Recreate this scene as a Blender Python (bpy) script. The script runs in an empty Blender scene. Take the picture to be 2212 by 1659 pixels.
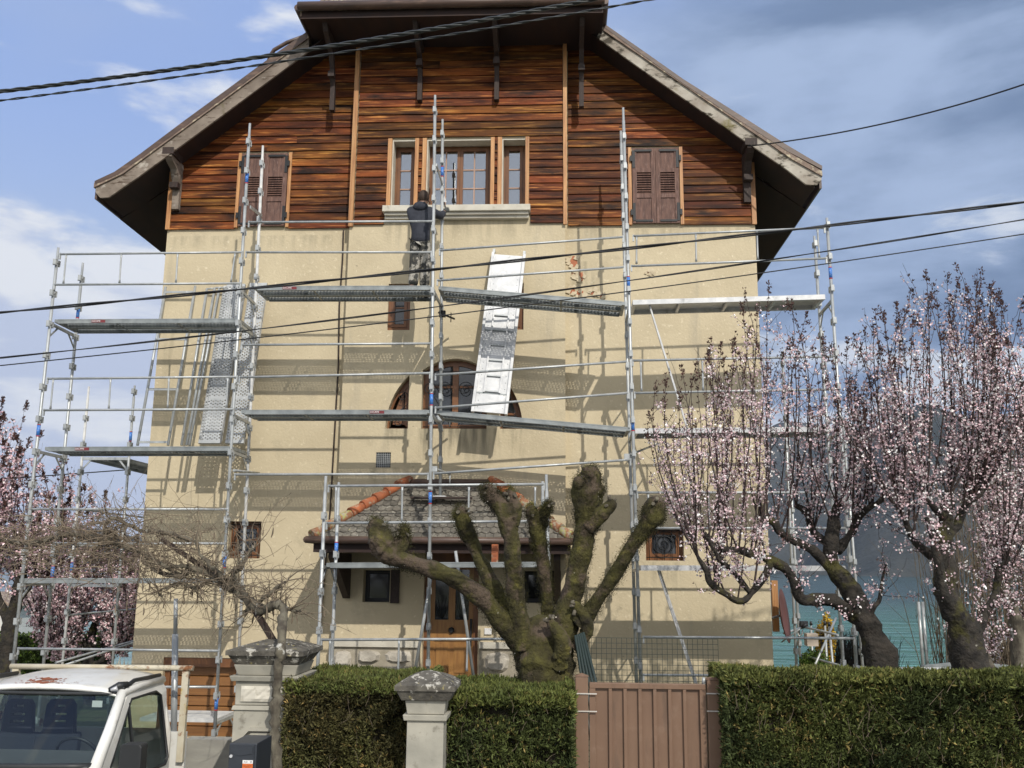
import bpy, bmesh, math, random
import numpy as np
from mathutils import Vector, Matrix, noise as mnoise
from mathutils.geometry import tessellate_polygon
random.seed(7); rng = np.random.default_rng(11)
S = bpy.context.scene
COL = S.collection
# ---------------------------------------------------------------- camera
F = 2050.0; CX, CY = 1106.0, 829.5; CAMZ = 3.2
def nrm(v): return v / np.linalg.norm(v)
Yd = nrm(np.array([105.0, -403.0, -F]))
Zd = np.array([98.0, 10509.0, -F]); Zd = nrm(Zd - Zd.dot(Yd) * Yd)
Xd = np.cross(Yd, Zd)
R3 = np.array([Xd, Yd, Zd])
cam = bpy.data.cameras.new('camera'); camo = bpy.data.objects.new('camera', cam); COL.objects.link(camo)
mw = Matrix.Identity(4)
for i in range(3):
    for j in range(3): mw[i][j] = R3[i][j]
mw[2][3] = CAMZ
camo.matrix_world = mw
cam.sensor_width = 36; cam.lens = 36 * F / 2212.0; cam.clip_start = 0.1; cam.clip_end = 12000
S.camera = camo
def ray(px, py):
    return R3 @ np.array([px - CX, CY - py, -F])
def P(px, py, Y):
    w = ray(px, py); s = Y / w[1]
    return Vector((w[0] * s, Y, CAMZ + w[2] * s))
def RX(x0, y0, x1, y1, Y):
    m = (y0 + y1) / 2; n = (x0 + x1) / 2
    return P(x0, m, Y).x, P(x1, m, Y).x, P(n, y1, Y).z, P(n, y0, Y).z
# ---------------------------------------------------------------- world
SUNV = Vector((-0.42, 1.0, -0.85)).normalized()
W = bpy.data.worlds.new('World'); S.world = W; W.use_nodes = True
nt = W.node_tree; nt.nodes.clear(); N = nt.nodes.new; L = nt.links.new
out = N('ShaderNodeOutputWorld'); bg = N('ShaderNodeBackground'); bg.inputs[1].default_value = 0.1
L(bg.outputs[0], out.inputs[0])
sky = N('ShaderNodeTexSky'); sky.sky_type = 'NISHITA'; sky.sun_disc = False
sky.sun_elevation = math.asin(-SUNV.z); sky.sun_rotation = math.atan2(-SUNV.x, -SUNV.y)
sky.air_density = 1.0; sky.dust_density = 0.6; sky.ozone_density = 2.0
tc = N('ShaderNodeTexCoord'); sep = N('ShaderNodeSeparateXYZ'); L(tc.outputs['Generated'], sep.inputs[0])
def wmath(op, a, b=None, c=None, clamp=False):
    n = N('ShaderNodeMath'); n.operation = op; n.use_clamp = clamp
    for i, v in enumerate((a, b, c)):
        if v is None: continue
        if isinstance(v, (int, float)): n.inputs[i].default_value = v
        else: L(v, n.inputs[i])
    return n.outputs[0]
def wmix(f, a, b):
    n = N('ShaderNodeMix'); n.data_type = 'RGBA'
    L(f, n.inputs[0])
    for k, v in ((6, a), (7, b)):
        if isinstance(v, tuple): n.inputs[k].default_value = (*v, 1)
        else: L(v, n.inputs[k])
    return n.outputs[2]
def wnoise(scale, st, detail=7, rough=.55, dist=.3):
    mp = N('ShaderNodeMapping'); mp.inputs['Scale'].default_value = st; L(tc.outputs['Generated'], mp.inputs[0])
    n = N('ShaderNodeTexNoise'); n.inputs['Scale'].default_value = scale; n.inputs['Detail'].default_value = detail
    n.inputs['Roughness'].default_value = rough; n.inputs['Distortion'].default_value = dist
    L(mp.outputs[0], n.inputs[0]); return n.outputs[0]
def wramp(v, a, b):
    n = N('ShaderNodeMapRange'); n.interpolation_type = 'SMOOTHSTEP'; L(v, n.inputs[0])
    n.inputs[1].default_value = a; n.inputs[2].default_value = b; return n.outputs[0]
n1 = wnoise(2.2, (1, 1, 2.6)); n2 = wnoise(5.0, (1, 1, 3.2)); n3 = wnoise(1.1, (1, 1, 2.0), 4)
blue = wmix(wramp(sep.outputs[2], 0.05, .55), (5.4, 6.7, 8.8), (2.9, 4.3, 8.1))
blue = wmix(wmath('MULTIPLY', wramp(n3, .3, .75), .30), blue, sky.outputs[0])
white = wmix(wramp(n2, .40, .58), (5.4, 6.1, 7.9), (8.2, 8.5, 9.1))
grey = wmix(wramp(wmath('ADD', wmath('MULTIPLY', n1, .7), wmath('MULTIPLY', n2, .3)), .42, .60), (1.75, 2.55, 4.2), (3.9, 5.0, 7.2))
# white clouds low down, grey cloud bank to the right
lowm = wramp(sep.outputs[2], .46, .12)
cm = wramp(wmath('ADD', wmath('MULTIPLY', lowm, .235), wmath('ADD', wmath('MULTIPLY', n1, .65), wmath('MULTIPLY', n2, .35))), .535, .615)
c = wmix(wmath('MULTIPLY', wramp(n3, .38, .62), .55), blue, (5.2, 6.1, 7.9))
c = wmix(cm, c, white)
bank = wramp(wmath('ADD', sep.outputs[0], wmath('MULTIPLY', wmath('SUBTRACT', n1, .5), .5)), -.02, .22)
brk = wmath('MULTIPLY', wramp(wmath('SUBTRACT', n2, wmath('MULTIPLY', sep.outputs[2], .62)), .36, .46), .85)
g2 = wmix(brk, grey, (7.2, 7.7, 8.6))
c = wmix(bank, c, g2)
# bright cloud added to the unseen sky behind the camera, filling the facade's shade
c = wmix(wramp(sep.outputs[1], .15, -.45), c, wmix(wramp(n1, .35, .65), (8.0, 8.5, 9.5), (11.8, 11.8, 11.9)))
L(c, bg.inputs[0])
# ---------------------------------------------------------------- sun
sl = bpy.data.lights.new('sun', 'SUN'); sl.energy = 3.25; sl.angle = math.radians(.5); sl.color = (1, .94, .84)
so = bpy.data.objects.new('sun', sl); COL.objects.link(so); so.rotation_euler = SUNV.to_track_quat('-Z', 'Y').to_euler(); so.location = (10, -15, 20)
S.view_settings.view_transform = 'Standard'; S.view_settings.look = 'None'; S.view_settings.gamma = 1
S.view_settings.use_curve_mapping = False; S.view_settings.exposure = 0.0
# ---------------------------------------------------------------- materials
def mat(name, c1, c2=None, scale=4.0, detail=5, rough=.8, metal=0.0, bump=0.0, bscale=None, stretch=(1, 1, 1), rnd=0.0,
        spots=None, attr=False, lo=.35, hi=.65, spec=.5, coat=0, hue=0):
    m = bpy.data.materials.new(name); m.use_nodes = True
    nt = m.node_tree; b = nt.nodes['Principled BSDF']; N = nt.nodes.new; L = nt.links.new
    b.inputs['Roughness'].default_value = rough; b.inputs['Metallic'].default_value = metal
    b.inputs['Specular IOR Level'].default_value = spec
    if coat: b.inputs['Coat Weight'].default_value = coat; b.inputs['Coat Roughness'].default_value = .08
    geo = N('ShaderNodeNewGeometry'); mp = N('ShaderNodeMapping'); mp.inputs['Scale'].default_value = stretch
    L(geo.outputs['Position'], mp.inputs[0])
    vec = mp.outputs[0]
    if rnd:
        oi = N('ShaderNodeObjectInfo'); cb = N('ShaderNodeCombineXYZ'); mm = N('ShaderNodeMath'); mm.operation = 'MULTIPLY'; mm.inputs[1].default_value = 57.0
        L(oi.outputs['Random'], mm.inputs[0]); L(mm.outputs[0], cb.inputs[0]); L(mm.outputs[0], cb.inputs[2])
        va = N('ShaderNodeVectorMath'); L(vec, va.inputs[0]); L(cb.outputs[0], va.inputs[1]); vec = va.outputs[0]
    if c2 is None: c2 = tuple(x * .85 for x in c1)
    nz = N('ShaderNodeTexNoise'); nz.inputs['Scale'].default_value = scale; nz.inputs['Detail'].default_value = detail; L(vec, nz.inputs[0])
    mr = N('ShaderNodeMapRange'); mr.inputs[1].default_value = lo; mr.inputs[2].default_value = hi; L(nz.outputs[0], mr.inputs[0])
    mx = N('ShaderNodeMix'); mx.data_type = 'RGBA'; L(mr.outputs[0], mx.inputs[0])
    mx.inputs[6].default_value = (*c1, 1); mx.inputs[7].default_value = (*c2, 1); col = mx.outputs[2]
    for sp in (spots or []):
        sc, s_scale, t0, t1 = sp[:4]; st = sp[4] if len(sp) > 4 else (1, 1, 1)
        mp2 = N('ShaderNodeMapping'); mp2.inputs['Scale'].default_value = st; L(vec, mp2.inputs[0]); mp2.inputs['Location'].default_value = (s_scale, 3.1, 7.7)
        z = N('ShaderNodeTexNoise'); z.inputs['Scale'].default_value = s_scale; z.inputs['Detail'].default_value = 6; z.inputs['Roughness'].default_value = .62; L(mp2.outputs[0], z.inputs[0])
        r = N('ShaderNodeMapRange'); r.inputs[1].default_value = t0; r.inputs[2].default_value = t1; L(z.outputs[0], r.inputs[0])
        x = N('ShaderNodeMix'); x.data_type = 'RGBA'; L(r.outputs[0], x.inputs[0]); L(col, x.inputs[6]); x.inputs[7].default_value = (*sc, 1); col = x.outputs[2]
    if attr:
        a = N('ShaderNodeAttribute'); a.attribute_name = 'tint'
        x = N('ShaderNodeMix'); x.data_type = 'RGBA'; x.blend_type = 'MULTIPLY'; x.inputs[0].default_value = 1; L(col, x.inputs[6]); L(a.outputs['Color'], x.inputs[7]); col = x.outputs[2]
    if rnd:
        hs = N('ShaderNodeHueSaturation'); r = N('ShaderNodeMapRange'); r.inputs[3].default_value = 1 - rnd; r.inputs[4].default_value = 1 + rnd
        L(oi.outputs['Random'], r.inputs[0]); L(r.outputs[0], hs.inputs['Value']); L(col, hs.inputs['Color'])
        if hue:
            r2 = N('ShaderNodeMath'); r2.operation = 'MULTIPLY_ADD'; wn = N('ShaderNodeMath'); wn.operation = 'FRACT'; w5 = N('ShaderNodeMath'); w5.operation = 'MULTIPLY'; w5.inputs[1].default_value = 13.7
            L(oi.outputs['Random'], w5.inputs[0]); L(w5.outputs[0], wn.inputs[0]); L(wn.outputs[0], r2.inputs[0]); r2.inputs[1].default_value = hue; r2.inputs[2].default_value = .5 - hue / 2; L(r2.outputs[0], hs.inputs['Hue'])
        col = hs.outputs[0]
    L(col, b.inputs['Base Color'])
    if bump:
        bn = N('ShaderNodeTexNoise'); bn.inputs['Scale'].default_value = bscale or scale * 4; bn.inputs['Detail'].default_value = 6; L(vec, bn.inputs[0])
        bp = N('ShaderNodeBump'); bp.inputs['Strength'].default_value = 1.0; bp.inputs['Distance'].default_value = bump; L(bn.outputs[0], bp.inputs['Height']); L(bp.outputs[0], b.inputs['Normal'])
    return m
def glassmat(name, tint=(.8, .86, .85), refl=.25):
    m = bpy.data.materials.new(name); m.use_nodes = True; nt = m.node_tree; nt.nodes.clear(); N = nt.nodes.new; L = nt.links.new
    o = N('ShaderNodeOutputMaterial'); t = N('ShaderNodeBsdfTransparent'); t.inputs[0].default_value = (*tint, 1)
    g = N('ShaderNodeBsdfGlossy'); g.inputs['Roughness'].default_value = .015; g.inputs[0].default_value = (.95, .97, 1, 1)
    fr = N('ShaderNodeFresnel'); fr.inputs[0].default_value = 1.5
    ad = N('ShaderNodeMath'); ad.operation = 'ADD'; ad.use_clamp = True; ad.inputs[1].default_value = refl; L(fr.outputs[0], ad.inputs[0])
    mx = N('ShaderNodeMixShader'); L(ad.outputs[0], mx.inputs[0]); L(t.outputs[0], mx.inputs[1]); L(g.outputs[0], mx.inputs[2]); L(mx.outputs[0], o.inputs[0])
    return m
M = {}
M['plaster'] = mat('cream_plaster', (.565, .485, .335), (.50, .425, .29), scale=1.3, detail=8, rough=.92, bump=.006, bscale=26,
                   spots=[((.40, .345, .24), 2.2, .58, .80), ((.27, .23, .17), 9, .69, .73, (1, 1, 2.5)), ((.66, .58, .42), 14, .60, .7), ((.40, .35, .26), 1.1, .60, .78, (2.2, 1, .35))])
M['siding'] = mat('stained_larch_siding', (.20, .058, .012), (.034, .009, .0035), scale=2.2, detail=10, rough=.62, bump=.004, bscale=30, stretch=(.6, 3, 3.4), rnd=.45, hue=.024, spec=.2, lo=.30, hi=.70,
                  spots=[((.50, .215, .055), 4, .53, .72, (.6, 1, 2.2)), ((.010, .005, .004), 1.5, .50, .68, (.9, 1, .6)), ((.03, .010, .005), 5, .58, .68, (.5, 1, 3))])
M['trim'] = mat('golden_wood_trim', (.46, .22, .08), (.30, .125, .045), scale=5, rough=.5, stretch=(6, 6, .5), bump=.002, rnd=.12, spots=[((.62, .38, .17), 5, .5, .65, (6, 6, .4))])
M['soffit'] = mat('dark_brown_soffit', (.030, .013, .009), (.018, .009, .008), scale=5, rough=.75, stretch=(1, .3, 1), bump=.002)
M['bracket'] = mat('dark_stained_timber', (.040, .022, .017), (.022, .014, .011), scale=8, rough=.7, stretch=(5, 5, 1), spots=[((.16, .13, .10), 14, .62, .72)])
M['barge'] = mat('weathered_grey_board', (.27, .225, .185), (.15, .12, .095), scale=2.2, detail=9, rough=.9, stretch=(1, 1, 1.4), bump=.004, bscale=16,
                 spots=[((.075, .05, .035), 6, .56, .66, (1, 1, 3)), ((.42, .38, .33), 5, .58, .7), ((.10, .09, .03), 2.5, .62, .75)])
M['barge_white'] = mat('flaking_white_board', (.46, .43, .37), (.26, .22, .18), scale=2.6, detail=9, rough=.85, bump=.004, bscale=16,
                 spots=[((.06, .05, .035), 4, .52, .62, (1, 1, 2)), ((.14, .12, .02), 2.0, .60, .74)])
M['fascia'] = mat('brown_gutter', (.10, .06, .045), (.06, .038, .030), scale=4, rough=.45, stretch=(.6, 1, 3), spots=[((.16, .10, .07), 6, .55, .7)])
M['frame'] = mat('brown_window_frame', (.20, .085, .032), (.14, .058, .024), scale=8, rough=.4, stretch=(1, 1, .4))
M['muntin'] = mat('pinkish_glazing_bar', (.42, .27, .20), rough=.5)
M['doorwood'] = mat('golden_door_wood', (.34, .175, .055), (.24, .115, .037), scale=5, rough=.4, stretch=(5, 5, .5))
M['garage'] = mat('orange_garage_boards', (.27, .125, .04), (.20, .088, .03), scale=4, rough=.5, stretch=(.4, 1, 6), rnd=.08)
M['shutter'] = mat('faded_brown_shutter', (.165, .088, .066), (.09, .047, .038), scale=7, rough=.75, stretch=(3, 3, .6), bump=.002, spots=[((.28, .18, .15), 11, .56, .68, (3, 1, 1))])
M['iron'] = mat('black_iron', (.02, .022, .025), rough=.5, metal=.3)
M['glass'] = glassmat('window_glass', (.6, .63, .66), .26)
M['glassdark'] = mat('dark_pane', (.012, .016, .022), (.02, .024, .03), rough=.06, spec=.9)
M['curtain'] = mat('sheer_curtain', (.36, .36, .37), (.28, .285, .30), scale=12, stretch=(8, 1, .3), rough=.9)
M['galv'] = mat('galvanised_steel', (.46, .48, .485), (.34, .36, .37), scale=9, rough=.42, metal=.35, stretch=(1, 1, .6), spots=[((.55, .57, .58), 20, .6, .7)])
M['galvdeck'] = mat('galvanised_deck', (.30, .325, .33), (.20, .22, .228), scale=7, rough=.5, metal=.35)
M['plank_sunlit'] = mat('sunlit_galvanised_plank', (.47, .485, .49), (.33, .345, .355), scale=5, rough=.5, metal=.25, spots=[((.60, .61, .61), 9, .6, .7)])  # same galvanised steel as the decks, with sunlit brightness put into the colour
M['alu'] = mat('aluminium', (.60, .61, .62), (.48, .49, .505), scale=6, rough=.4, metal=.25, spots=[((.68, .68, .675), 9, .5, .7), ((.36, .365, .37), 5, .62, .72)])
M['whitepole'] = mat('paint_splashed_tube', (.62, .62, .60), (.45, .46, .47), scale=9, rough=.7)
M['blue'] = mat('blue_sticker', (.03, .14, .50), (.06, .22, .60), scale=60, rough=.4, spots=[((.45, .55, .75), 70, .58, .64)])
M['red'] = mat('red_sticker', (.45, .03, .03), rough=.4)
M['maroon'] = mat('maroon_sticker', (.18, .025, .03), (.14, .02, .025), rough=.4)
M['white'] = mat('white_print', (.8, .8, .8), rough=.5)
M['sill'] = mat('pale_stone_sill', (.60, .57, .49), (.50, .47, .40), scale=5, rough=.8, bump=.002, spots=[((.40, .37, .30), 9, .62, .72)])
M['stonewh'] = mat('white_limestone', (.55, .51, .44), (.36, .33, .28), scale=5, detail=9, rough=.9, bump=.03, bscale=9)
M['mortar'] = mat('mortar', (.38, .34, .27), (.30, .27, .21), scale=8, rough=.95, bump=.004)
M['tile'] = mat('lichened_grey_tile', (.165, .15, .125), (.10, .092, .078), scale=9, detail=8, rough=.9, bump=.003, rnd=.28,
                spots=[((.27, .26, .22), 16, .56, .66), ((.34, .33, .12), 7, .68, .76), ((.05, .045, .035), 12, .60, .72)])
M['terra'] = mat('terracotta', (.40, .12, .045), (.26, .085, .038), scale=7, rough=.8, rnd=.15, spots=[((.30, .27, .20), 10, .56, .66)])
M['terralichen'] = mat('lichened_terracotta', (.30, .13, .065), (.20, .10, .055), scale=9, rough=.9, rnd=.1, spots=[((.33, .33, .12), 9, .52, .60), ((.30, .27, .20), 15, .50, .58)])
M['rooftile'] = mat('brown_roof_tile', (.26, .19, .15), (.15, .11, .09), scale=6, rough=.85, rnd=.1, spots=[((.48, .42, .30), 8, .52, .64)])
M['moss'] = mat('mossy_bark', (.070, .064, .016), (.030, .025, .010), scale=6, detail=9, rough=1, bump=.045, bscale=18,
                spots=[((.085, .062, .044), 2.6, .50, .58), ((.12, .105, .024), 8, .60, .72), ((.33, .31, .27), 11, .68, .72), ((.016, .013, .007), 4, .56, .70)])
M['mosstuft'] = mat('moss_tufts', (.066, .058, .013), (.028, .024, .008), scale=6, rough=1, attr=True)
M['bark'] = mat('dark_bark', (.042, .035, .028), (.018, .016, .013), scale=10, detail=8, rough=.95, bump=.03, bscale=24, spots=[((.060, .055, .014), 3, .54, .64), ((.24, .23, .19), 13, .68, .72), ((.012, .010, .009), 5, .54, .66)])
M['twig'] = mat('grey_brown_twig', (.23, .185, .13), (.13, .10, .072), scale=12, rough=.9)
M['twigdark'] = mat('dark_twig', (.065, .045, .04), (.035, .025, .024), scale=12, rough=.9)
M['vine'] = mat('vine_bark', (.15, .135, .10), (.06, .05, .038), scale=14, detail=8, rough=.95, bump=.012, bscale=40, stretch=(1, 1, .5), spots=[((.42, .41, .37), 9, .62, .66)])
M['petal'] = mat('pale_pink_petals', (.80, .68, .69), (.66, .53, .55), scale=5, rough=.8, attr=True)
M['bud'] = mat('bronze_buds', (.085, .038, .030), (.05, .024, .02), scale=9, rough=.8, attr=True)
M['leafhedge'] = mat('thuja_sprays', (.082, .100, .036), (.045, .060, .022), scale=2.2, rough=.75, attr=True, spec=.3)
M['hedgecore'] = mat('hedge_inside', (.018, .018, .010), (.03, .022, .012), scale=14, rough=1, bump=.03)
M['shrub'] = mat('shrub_leaves', (.07, .10, .02), (.05, .07, .015), scale=3, rough=.8, attr=True)
M['cable'] = mat('black_cable', (.012, .013, .016), rough=.6)
M['cablegrey'] = mat('twisted_cable_sheath', (.022, .026, .026), rough=.42)
M['paint'] = mat('white_truck_paint', (.74, .74, .71), (.66, .655, .62), scale=2, rough=.32, coat=.4, spots=[((.48, .44, .37), 6, .62, .80), ((.55, .52, .46), 2.2, .58, .8, (2, 2, .5))])
M['rubber'] = mat('black_plastic', (.02, .022, .024), rough=.5)
M['dash'] = mat('grey_dashboard', (.10, .105, .11), rough=.8)
M['seat'] = mat('dark_blue_seat', (.025, .03, .045), rough=.9)
M['carglass'] = glassmat('truck_glass', (.74, .82, .80), .0)
M['rustrail'] = mat('rusty_cream_rail', (.60, .56, .45), (.50, .44, .32), scale=5, rough=.7, spots=[((.24, .10, .04), 5, .55, .62), ((.45, .33, .08), 7, .58, .66)])
M['rust'] = mat('rust_patch', (.30, .10, .045), (.20, .06, .03), scale=20, rough=.9)
M['concrete'] = mat('grey_concrete', (.34, .33, .29), (.26, .25, .225), scale=4, detail=8, rough=.9, bump=.003, stretch=(.5, 1, 2))
M['pillar'] = mat('weathered_pillar_stone', (.40, .38, .32), (.28, .27, .23), scale=3.5, detail=8, rough=.9, bump=.004, spots=[((.20, .185, .15), 7, .60, .70), ((.15, .14, .12), 3, .62, .75, (1, 1, .3))])
M['pcap'] = mat('lichened_capstone', (.13, .12, .10), (.055, .05, .043), scale=9, detail=8, rough=1, bump=.012, bscale=28, spots=[((.44, .42, .37), 13, .56, .61), ((.30, .26, .12), 16, .62, .68)])
M['gate'] = mat('brown_gate_paint', (.185, .112, .072), (.165, .098, .063), scale=3, rough=.5, spots=[((.215, .14, .098), 8, .56, .8), ((.10, .065, .045), 3, .58, .8, (3, 1, .4)), ((.27, .22, .18), 22, .70, .76)])
M['mesh'] = mat('dark_green_wire', (.025, .04, .038), rough=.5)
M['wire'] = mat('pale_tie_wire', (.55, .52, .48), rough=.5)
M['mailbox'] = mat('anthracite_mailbox', (.032, .038, .048), (.028, .033, .042), rough=.42)
M['orange'] = mat('orange_sticker', (.62, .14, .03), rough=.6)
M['ink'] = mat('ink', (.05, .02, .02), rough=.8)
M['asphalt'] = mat('asphalt', (.10, .10, .10), (.075, .075, .076), scale=30, rough=.95, bump=.004, bscale=90)
M['grass'] = mat('garden_grass', (.06, .075, .022), (.09, .085, .035), scale=1.2, detail=8, rough=1, bump=.02, bscale=20)
M['gravel'] = mat('drive_gravel', (.22, .20, .17), (.15, .14, .12), scale=20, rough=1, bump=.01, bscale=60)
M['forest'] = mat('wooded_slope', (.016, .022, .022), (.048, .050, .044), scale=.009, detail=10, rough=1, bump=8, bscale=.03)
M['reed'] = mat('dry_reeds', (.34, .24, .13), (.22, .15, .08), scale=4, rough=.9, attr=True)
M['yellow'] = mat('yellow_blossom', (.55, .36, .03), rough=.8, attr=True)
M['dish'] = mat('brown_dish', (.13, .052, .042), (.11, .045, .038), rough=.6)
M['jacket'] = mat('navy_jacket', (.018, .021, .032), (.03, .034, .048), scale=14, rough=.85, bump=.006, bscale=22)
M['camo'] = mat('paint_stained_trousers', (.055, .055, .05), (.03, .03, .03), scale=10, rough=.9, bump=.005, spots=[((.36, .34, .30), 9, .50, .55), ((.14, .13, .10), 13, .55, .6)])
M['skin'] = mat('skin', (.42, .25, .18), rough=.6)
M['hair'] = mat('brown_hair', (.055, .03, .018), (.03, .018, .012), scale=60, rough=.7, bump=.006, bscale=90)
M['boot'] = mat('dusty_boot', (.06, .05, .045), rough=.9)
M['glove'] = mat('grey_glove', (.08, .085, .085), rough=.9)
M['facade_white'] = mat('white_wall', (.66, .66, .64), (.6, .6, .58), rough=.8)
M['beige'] = mat('beige_box', (.50, .42, .34), rough=.6)
M['clay'] = mat('bare_brick_patch', (.45, .17, .09), (.36, .14, .08), scale=20, rough=.95, bump=.004)
M['flake'] = mat('peeling_plaster_flake', (.60, .52, .38), (.50, .42, .29), scale=10, rough=.9)
mw_ = mat('lake_water', (.085, .27, .19), (.035, .16, .135), scale=.42, detail=4, lo=.2, hi=.8, rough=.14, bump=.5, bscale=.5, stretch=(.16, .55, 1), spec=.4)
M['water'] = mw_
_n = mw_.node_tree; _b = _n.nodes['Principled BSDF']; _l = _b.inputs['Base Color'].links[0].from_socket
_g = _n.nodes.new('ShaderNodeNewGeometry'); _s = _n.nodes.new('ShaderNodeSeparateXYZ'); _n.links.new(_g.outputs['Position'], _s.inputs[0])
_r = _n.nodes.new('ShaderNodeMapRange'); _r.interpolation_type = 'SMOOTHSTEP'; _n.links.new(_s.outputs[1], _r.inputs[0]); _r.inputs[1].default_value = 75; _r.inputs[2].default_value = 260
_x = _n.nodes.new('ShaderNodeMix'); _x.data_type = 'RGBA'; _n.links.new(_r.outputs[0], _x.inputs[0]); _n.links.new(_l, _x.inputs[6]); _x.inputs[7].default_value = (.028, .085, .095, 1); _n.links.new(_x.outputs[2], _b.inputs['Base Color'])   # shallow shelf to deep water
# ---------------------------------------------------------------- builders
def tag(o, label=None, cat=None, group=None, kind=None):
    if label: o['label'] = label
    if cat: o['category'] = cat
    if group: o['group'] = group
    if kind: o['kind'] = kind
    return o
def off(o):
    v = Vector((0, 0, 0))
    while o is not None:
        v += o.location; o = o.parent
    return v
def root(name, loc, label, cat, group=None):
    o = bpy.data.objects.new(name, None); COL.objects.link(o); o.location = loc; o.empty_display_size = .2
    return tag(o, label, cat, group)
def link(name, me, parent=None, loc=None, label=None, kind=None):
    o = bpy.data.objects.new(name, me); COL.objects.link(o)
    if loc is None: loc = Vector((0, 0, 0))
    if parent is not None: o.parent = parent; o.location = Vector(loc) - off(parent)
    else: o.location = loc
    if label: o['label'] = label
    if kind: o['kind'] = kind
    return o
def inst(src, name, parent, loc, rot=None, scale=None, label=None):
    me = src if isinstance(src, bpy.types.Mesh) else src.data
    o = link(name, me, parent, loc, label)
    if rot is not None: o.rotation_euler = rot
    if scale is not None: o.scale = scale
    return o
class MB:
    def __init__(s): s.v = []; s.f = []; s.m = []; s.sm = []
    def add(s, vs, fs, mi=0, smooth=False):
        b = len(s.v); s.v += [tuple(v) for v in vs]
        for f in fs: s.f.append(tuple(b + i for i in f)); s.m.append(mi); s.sm.append(smooth)
        return s
    def box(s, x0, x1, y0, y1, z0, z1, mi=0):
        if x0 > x1: x0, x1 = x1, x0
        if y0 > y1: y0, y1 = y1, y0
        if z0 > z1: z0, z1 = z1, z0
        return s.add([(x0, y0, z0), (x1, y0, z0), (x1, y1, z0), (x0, y1, z0), (x0, y0, z1), (x1, y0, z1), (x1, y1, z1), (x0, y1, z1)],
                     [(0, 3, 2, 1), (4, 5, 6, 7), (0, 1, 5, 4), (1, 2, 6, 5), (2, 3, 7, 6), (3, 0, 4, 7)], mi)
    def frame(s, a, b, w, h, mi=0, up=(0, 0, 1)):   # rectangular bar from a to b
        a = Vector(a); b = Vector(b); d = (b - a).normalized(); u = Vector(up)
        sdir = d.cross(u)
        if sdir.length < 1e-4: sdir = d.cross(Vector((0, 1, 0)))
        sdir.normalize(); u = sdir.cross(d)
        vs = []
        for p in (a, b):
            for i, j in ((-1, -1), (1, -1), (1, 1), (-1, 1)): vs.append(p + sdir * (i * w / 2) + u * (j * h / 2))
        return s.add(vs, [(0, 1, 2, 3), (7, 6, 5, 4), (0, 4, 5, 1), (1, 5, 6, 2), (2, 6, 7, 3), (3, 7, 4, 0)], mi)
    def tube(s, pts, rad, seg=8, mi=0, cap=True, nz=0, nf=3.0, smooth=True):
        pts = [Vector(p) for p in pts]; n = len(pts)
        if not hasattr(rad, '__len__'): rad = [rad] * n
        t0 = (pts[1] - pts[0]).normalized(); up = Vector((0, 0, 1)) if abs(t0.z) < .9 else Vector((0, 1, 0))
        u = t0.cross(up).normalized(); vs = []
        for i, p in enumerate(pts):
            t = (pts[min(i + 1, n - 1)] - pts[max(i - 1, 0)])
            t = t.normalized() if t.length > 1e-9 else t0
            u = (u - t * u.dot(t))
            u = u.normalized() if u.length > 1e-6 else t.orthogonal().normalized()
            w = t.cross(u)
            for k in range(seg):
                a = 2 * math.pi * k / seg; d = u * math.cos(a) + w * math.sin(a); r = rad[i]
                if nz:
                    q = p + d * r
                    r = r * (1 + nz * (mnoise.noise(q * nf) + .5 * mnoise.noise(q * nf * 2.7) + (.35 * abs(mnoise.noise(q * nf * 6)) if seg > 14 else 0)))
                vs.append(p + d * r)
        fs = []
        for i in range(n - 1):
            for k in range(seg):
                a = i * seg + k; b = i * seg + (k + 1) % seg; fs.append((a, b, b + seg, a + seg))
        s.add(vs, fs, mi, smooth)
        if cap:
            bse = len(s.v) - len(vs)
            s.f.append(tuple(bse + k for k in reversed(range(seg)))); s.m.append(mi); s.sm.append(False)
            s.f.append(tuple(bse + (n - 1) * seg + k for k in range(seg))); s.m.append(mi); s.sm.append(False)
        return s
    def prism(s, loops, d0, d1, axis='y', mi=0, back=True):
        """polygon loops [outer, hole...] of 2-D points; extruded from d0 to d1 along axis"""
        def m3(p, d):
            return (p[0], d, p[1]) if axis == 'y' else ((d, p[0], p[1]) if axis == 'x' else (p[0], p[1], d))
        flat = [p for l in loops for p in l]
        if len(loops) == 1 and len(loops[0]) == 4: tr = [(0, 1, 2, 3)]
        else: tr = tessellate_polygon([[Vector((p[0], p[1], 0)) for p in l] for l in loops])
        n = len(flat)
        s.add([m3(p, d0) for p in flat] + [m3(p, d1) for p in flat], [], mi)
        b = len(s.v) - 2 * n
        for t in tr:
            s.f.append(tuple(b + i for i in t)); s.m.append(mi); s.sm.append(False)
            if back: s.f.append(tuple(b + n + i for i in reversed(t))); s.m.append(mi); s.sm.append(False)
        k = 0
        for l in loops:
            for i in range(len(l)):
                j = (i + 1) % len(l); s.f.append((b + k + i, b + k + j, b + n + k + j, b + n + k + i)); s.m.append(mi); s.sm.append(False)
            k += len(l)
        return s
    def mesh(s, name, mats, origin=(0, 0, 0), recalc=True):
        o = Vector(origin); me = bpy.data.meshes.new(name)
        me.from_pydata([(v[0] - o.x, v[1] - o.y, v[2] - o.z) for v in s.v], [], s.f)
        for m in (mats if isinstance(mats, (list, tuple)) else [mats]): me.materials.append(M[m] if isinstance(m, str) else m)
        me.polygons.foreach_set('material_index', s.m); me.polygons.foreach_set('use_smooth', s.sm)
        if recalc and len(s.f) < 60000:
            bm = bmesh.new(); bm.from_mesh(me); bmesh.ops.recalc_face_normals(bm, faces=bm.faces); bm.to_mesh(me); bm.free()
        me.update(); return me
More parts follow.
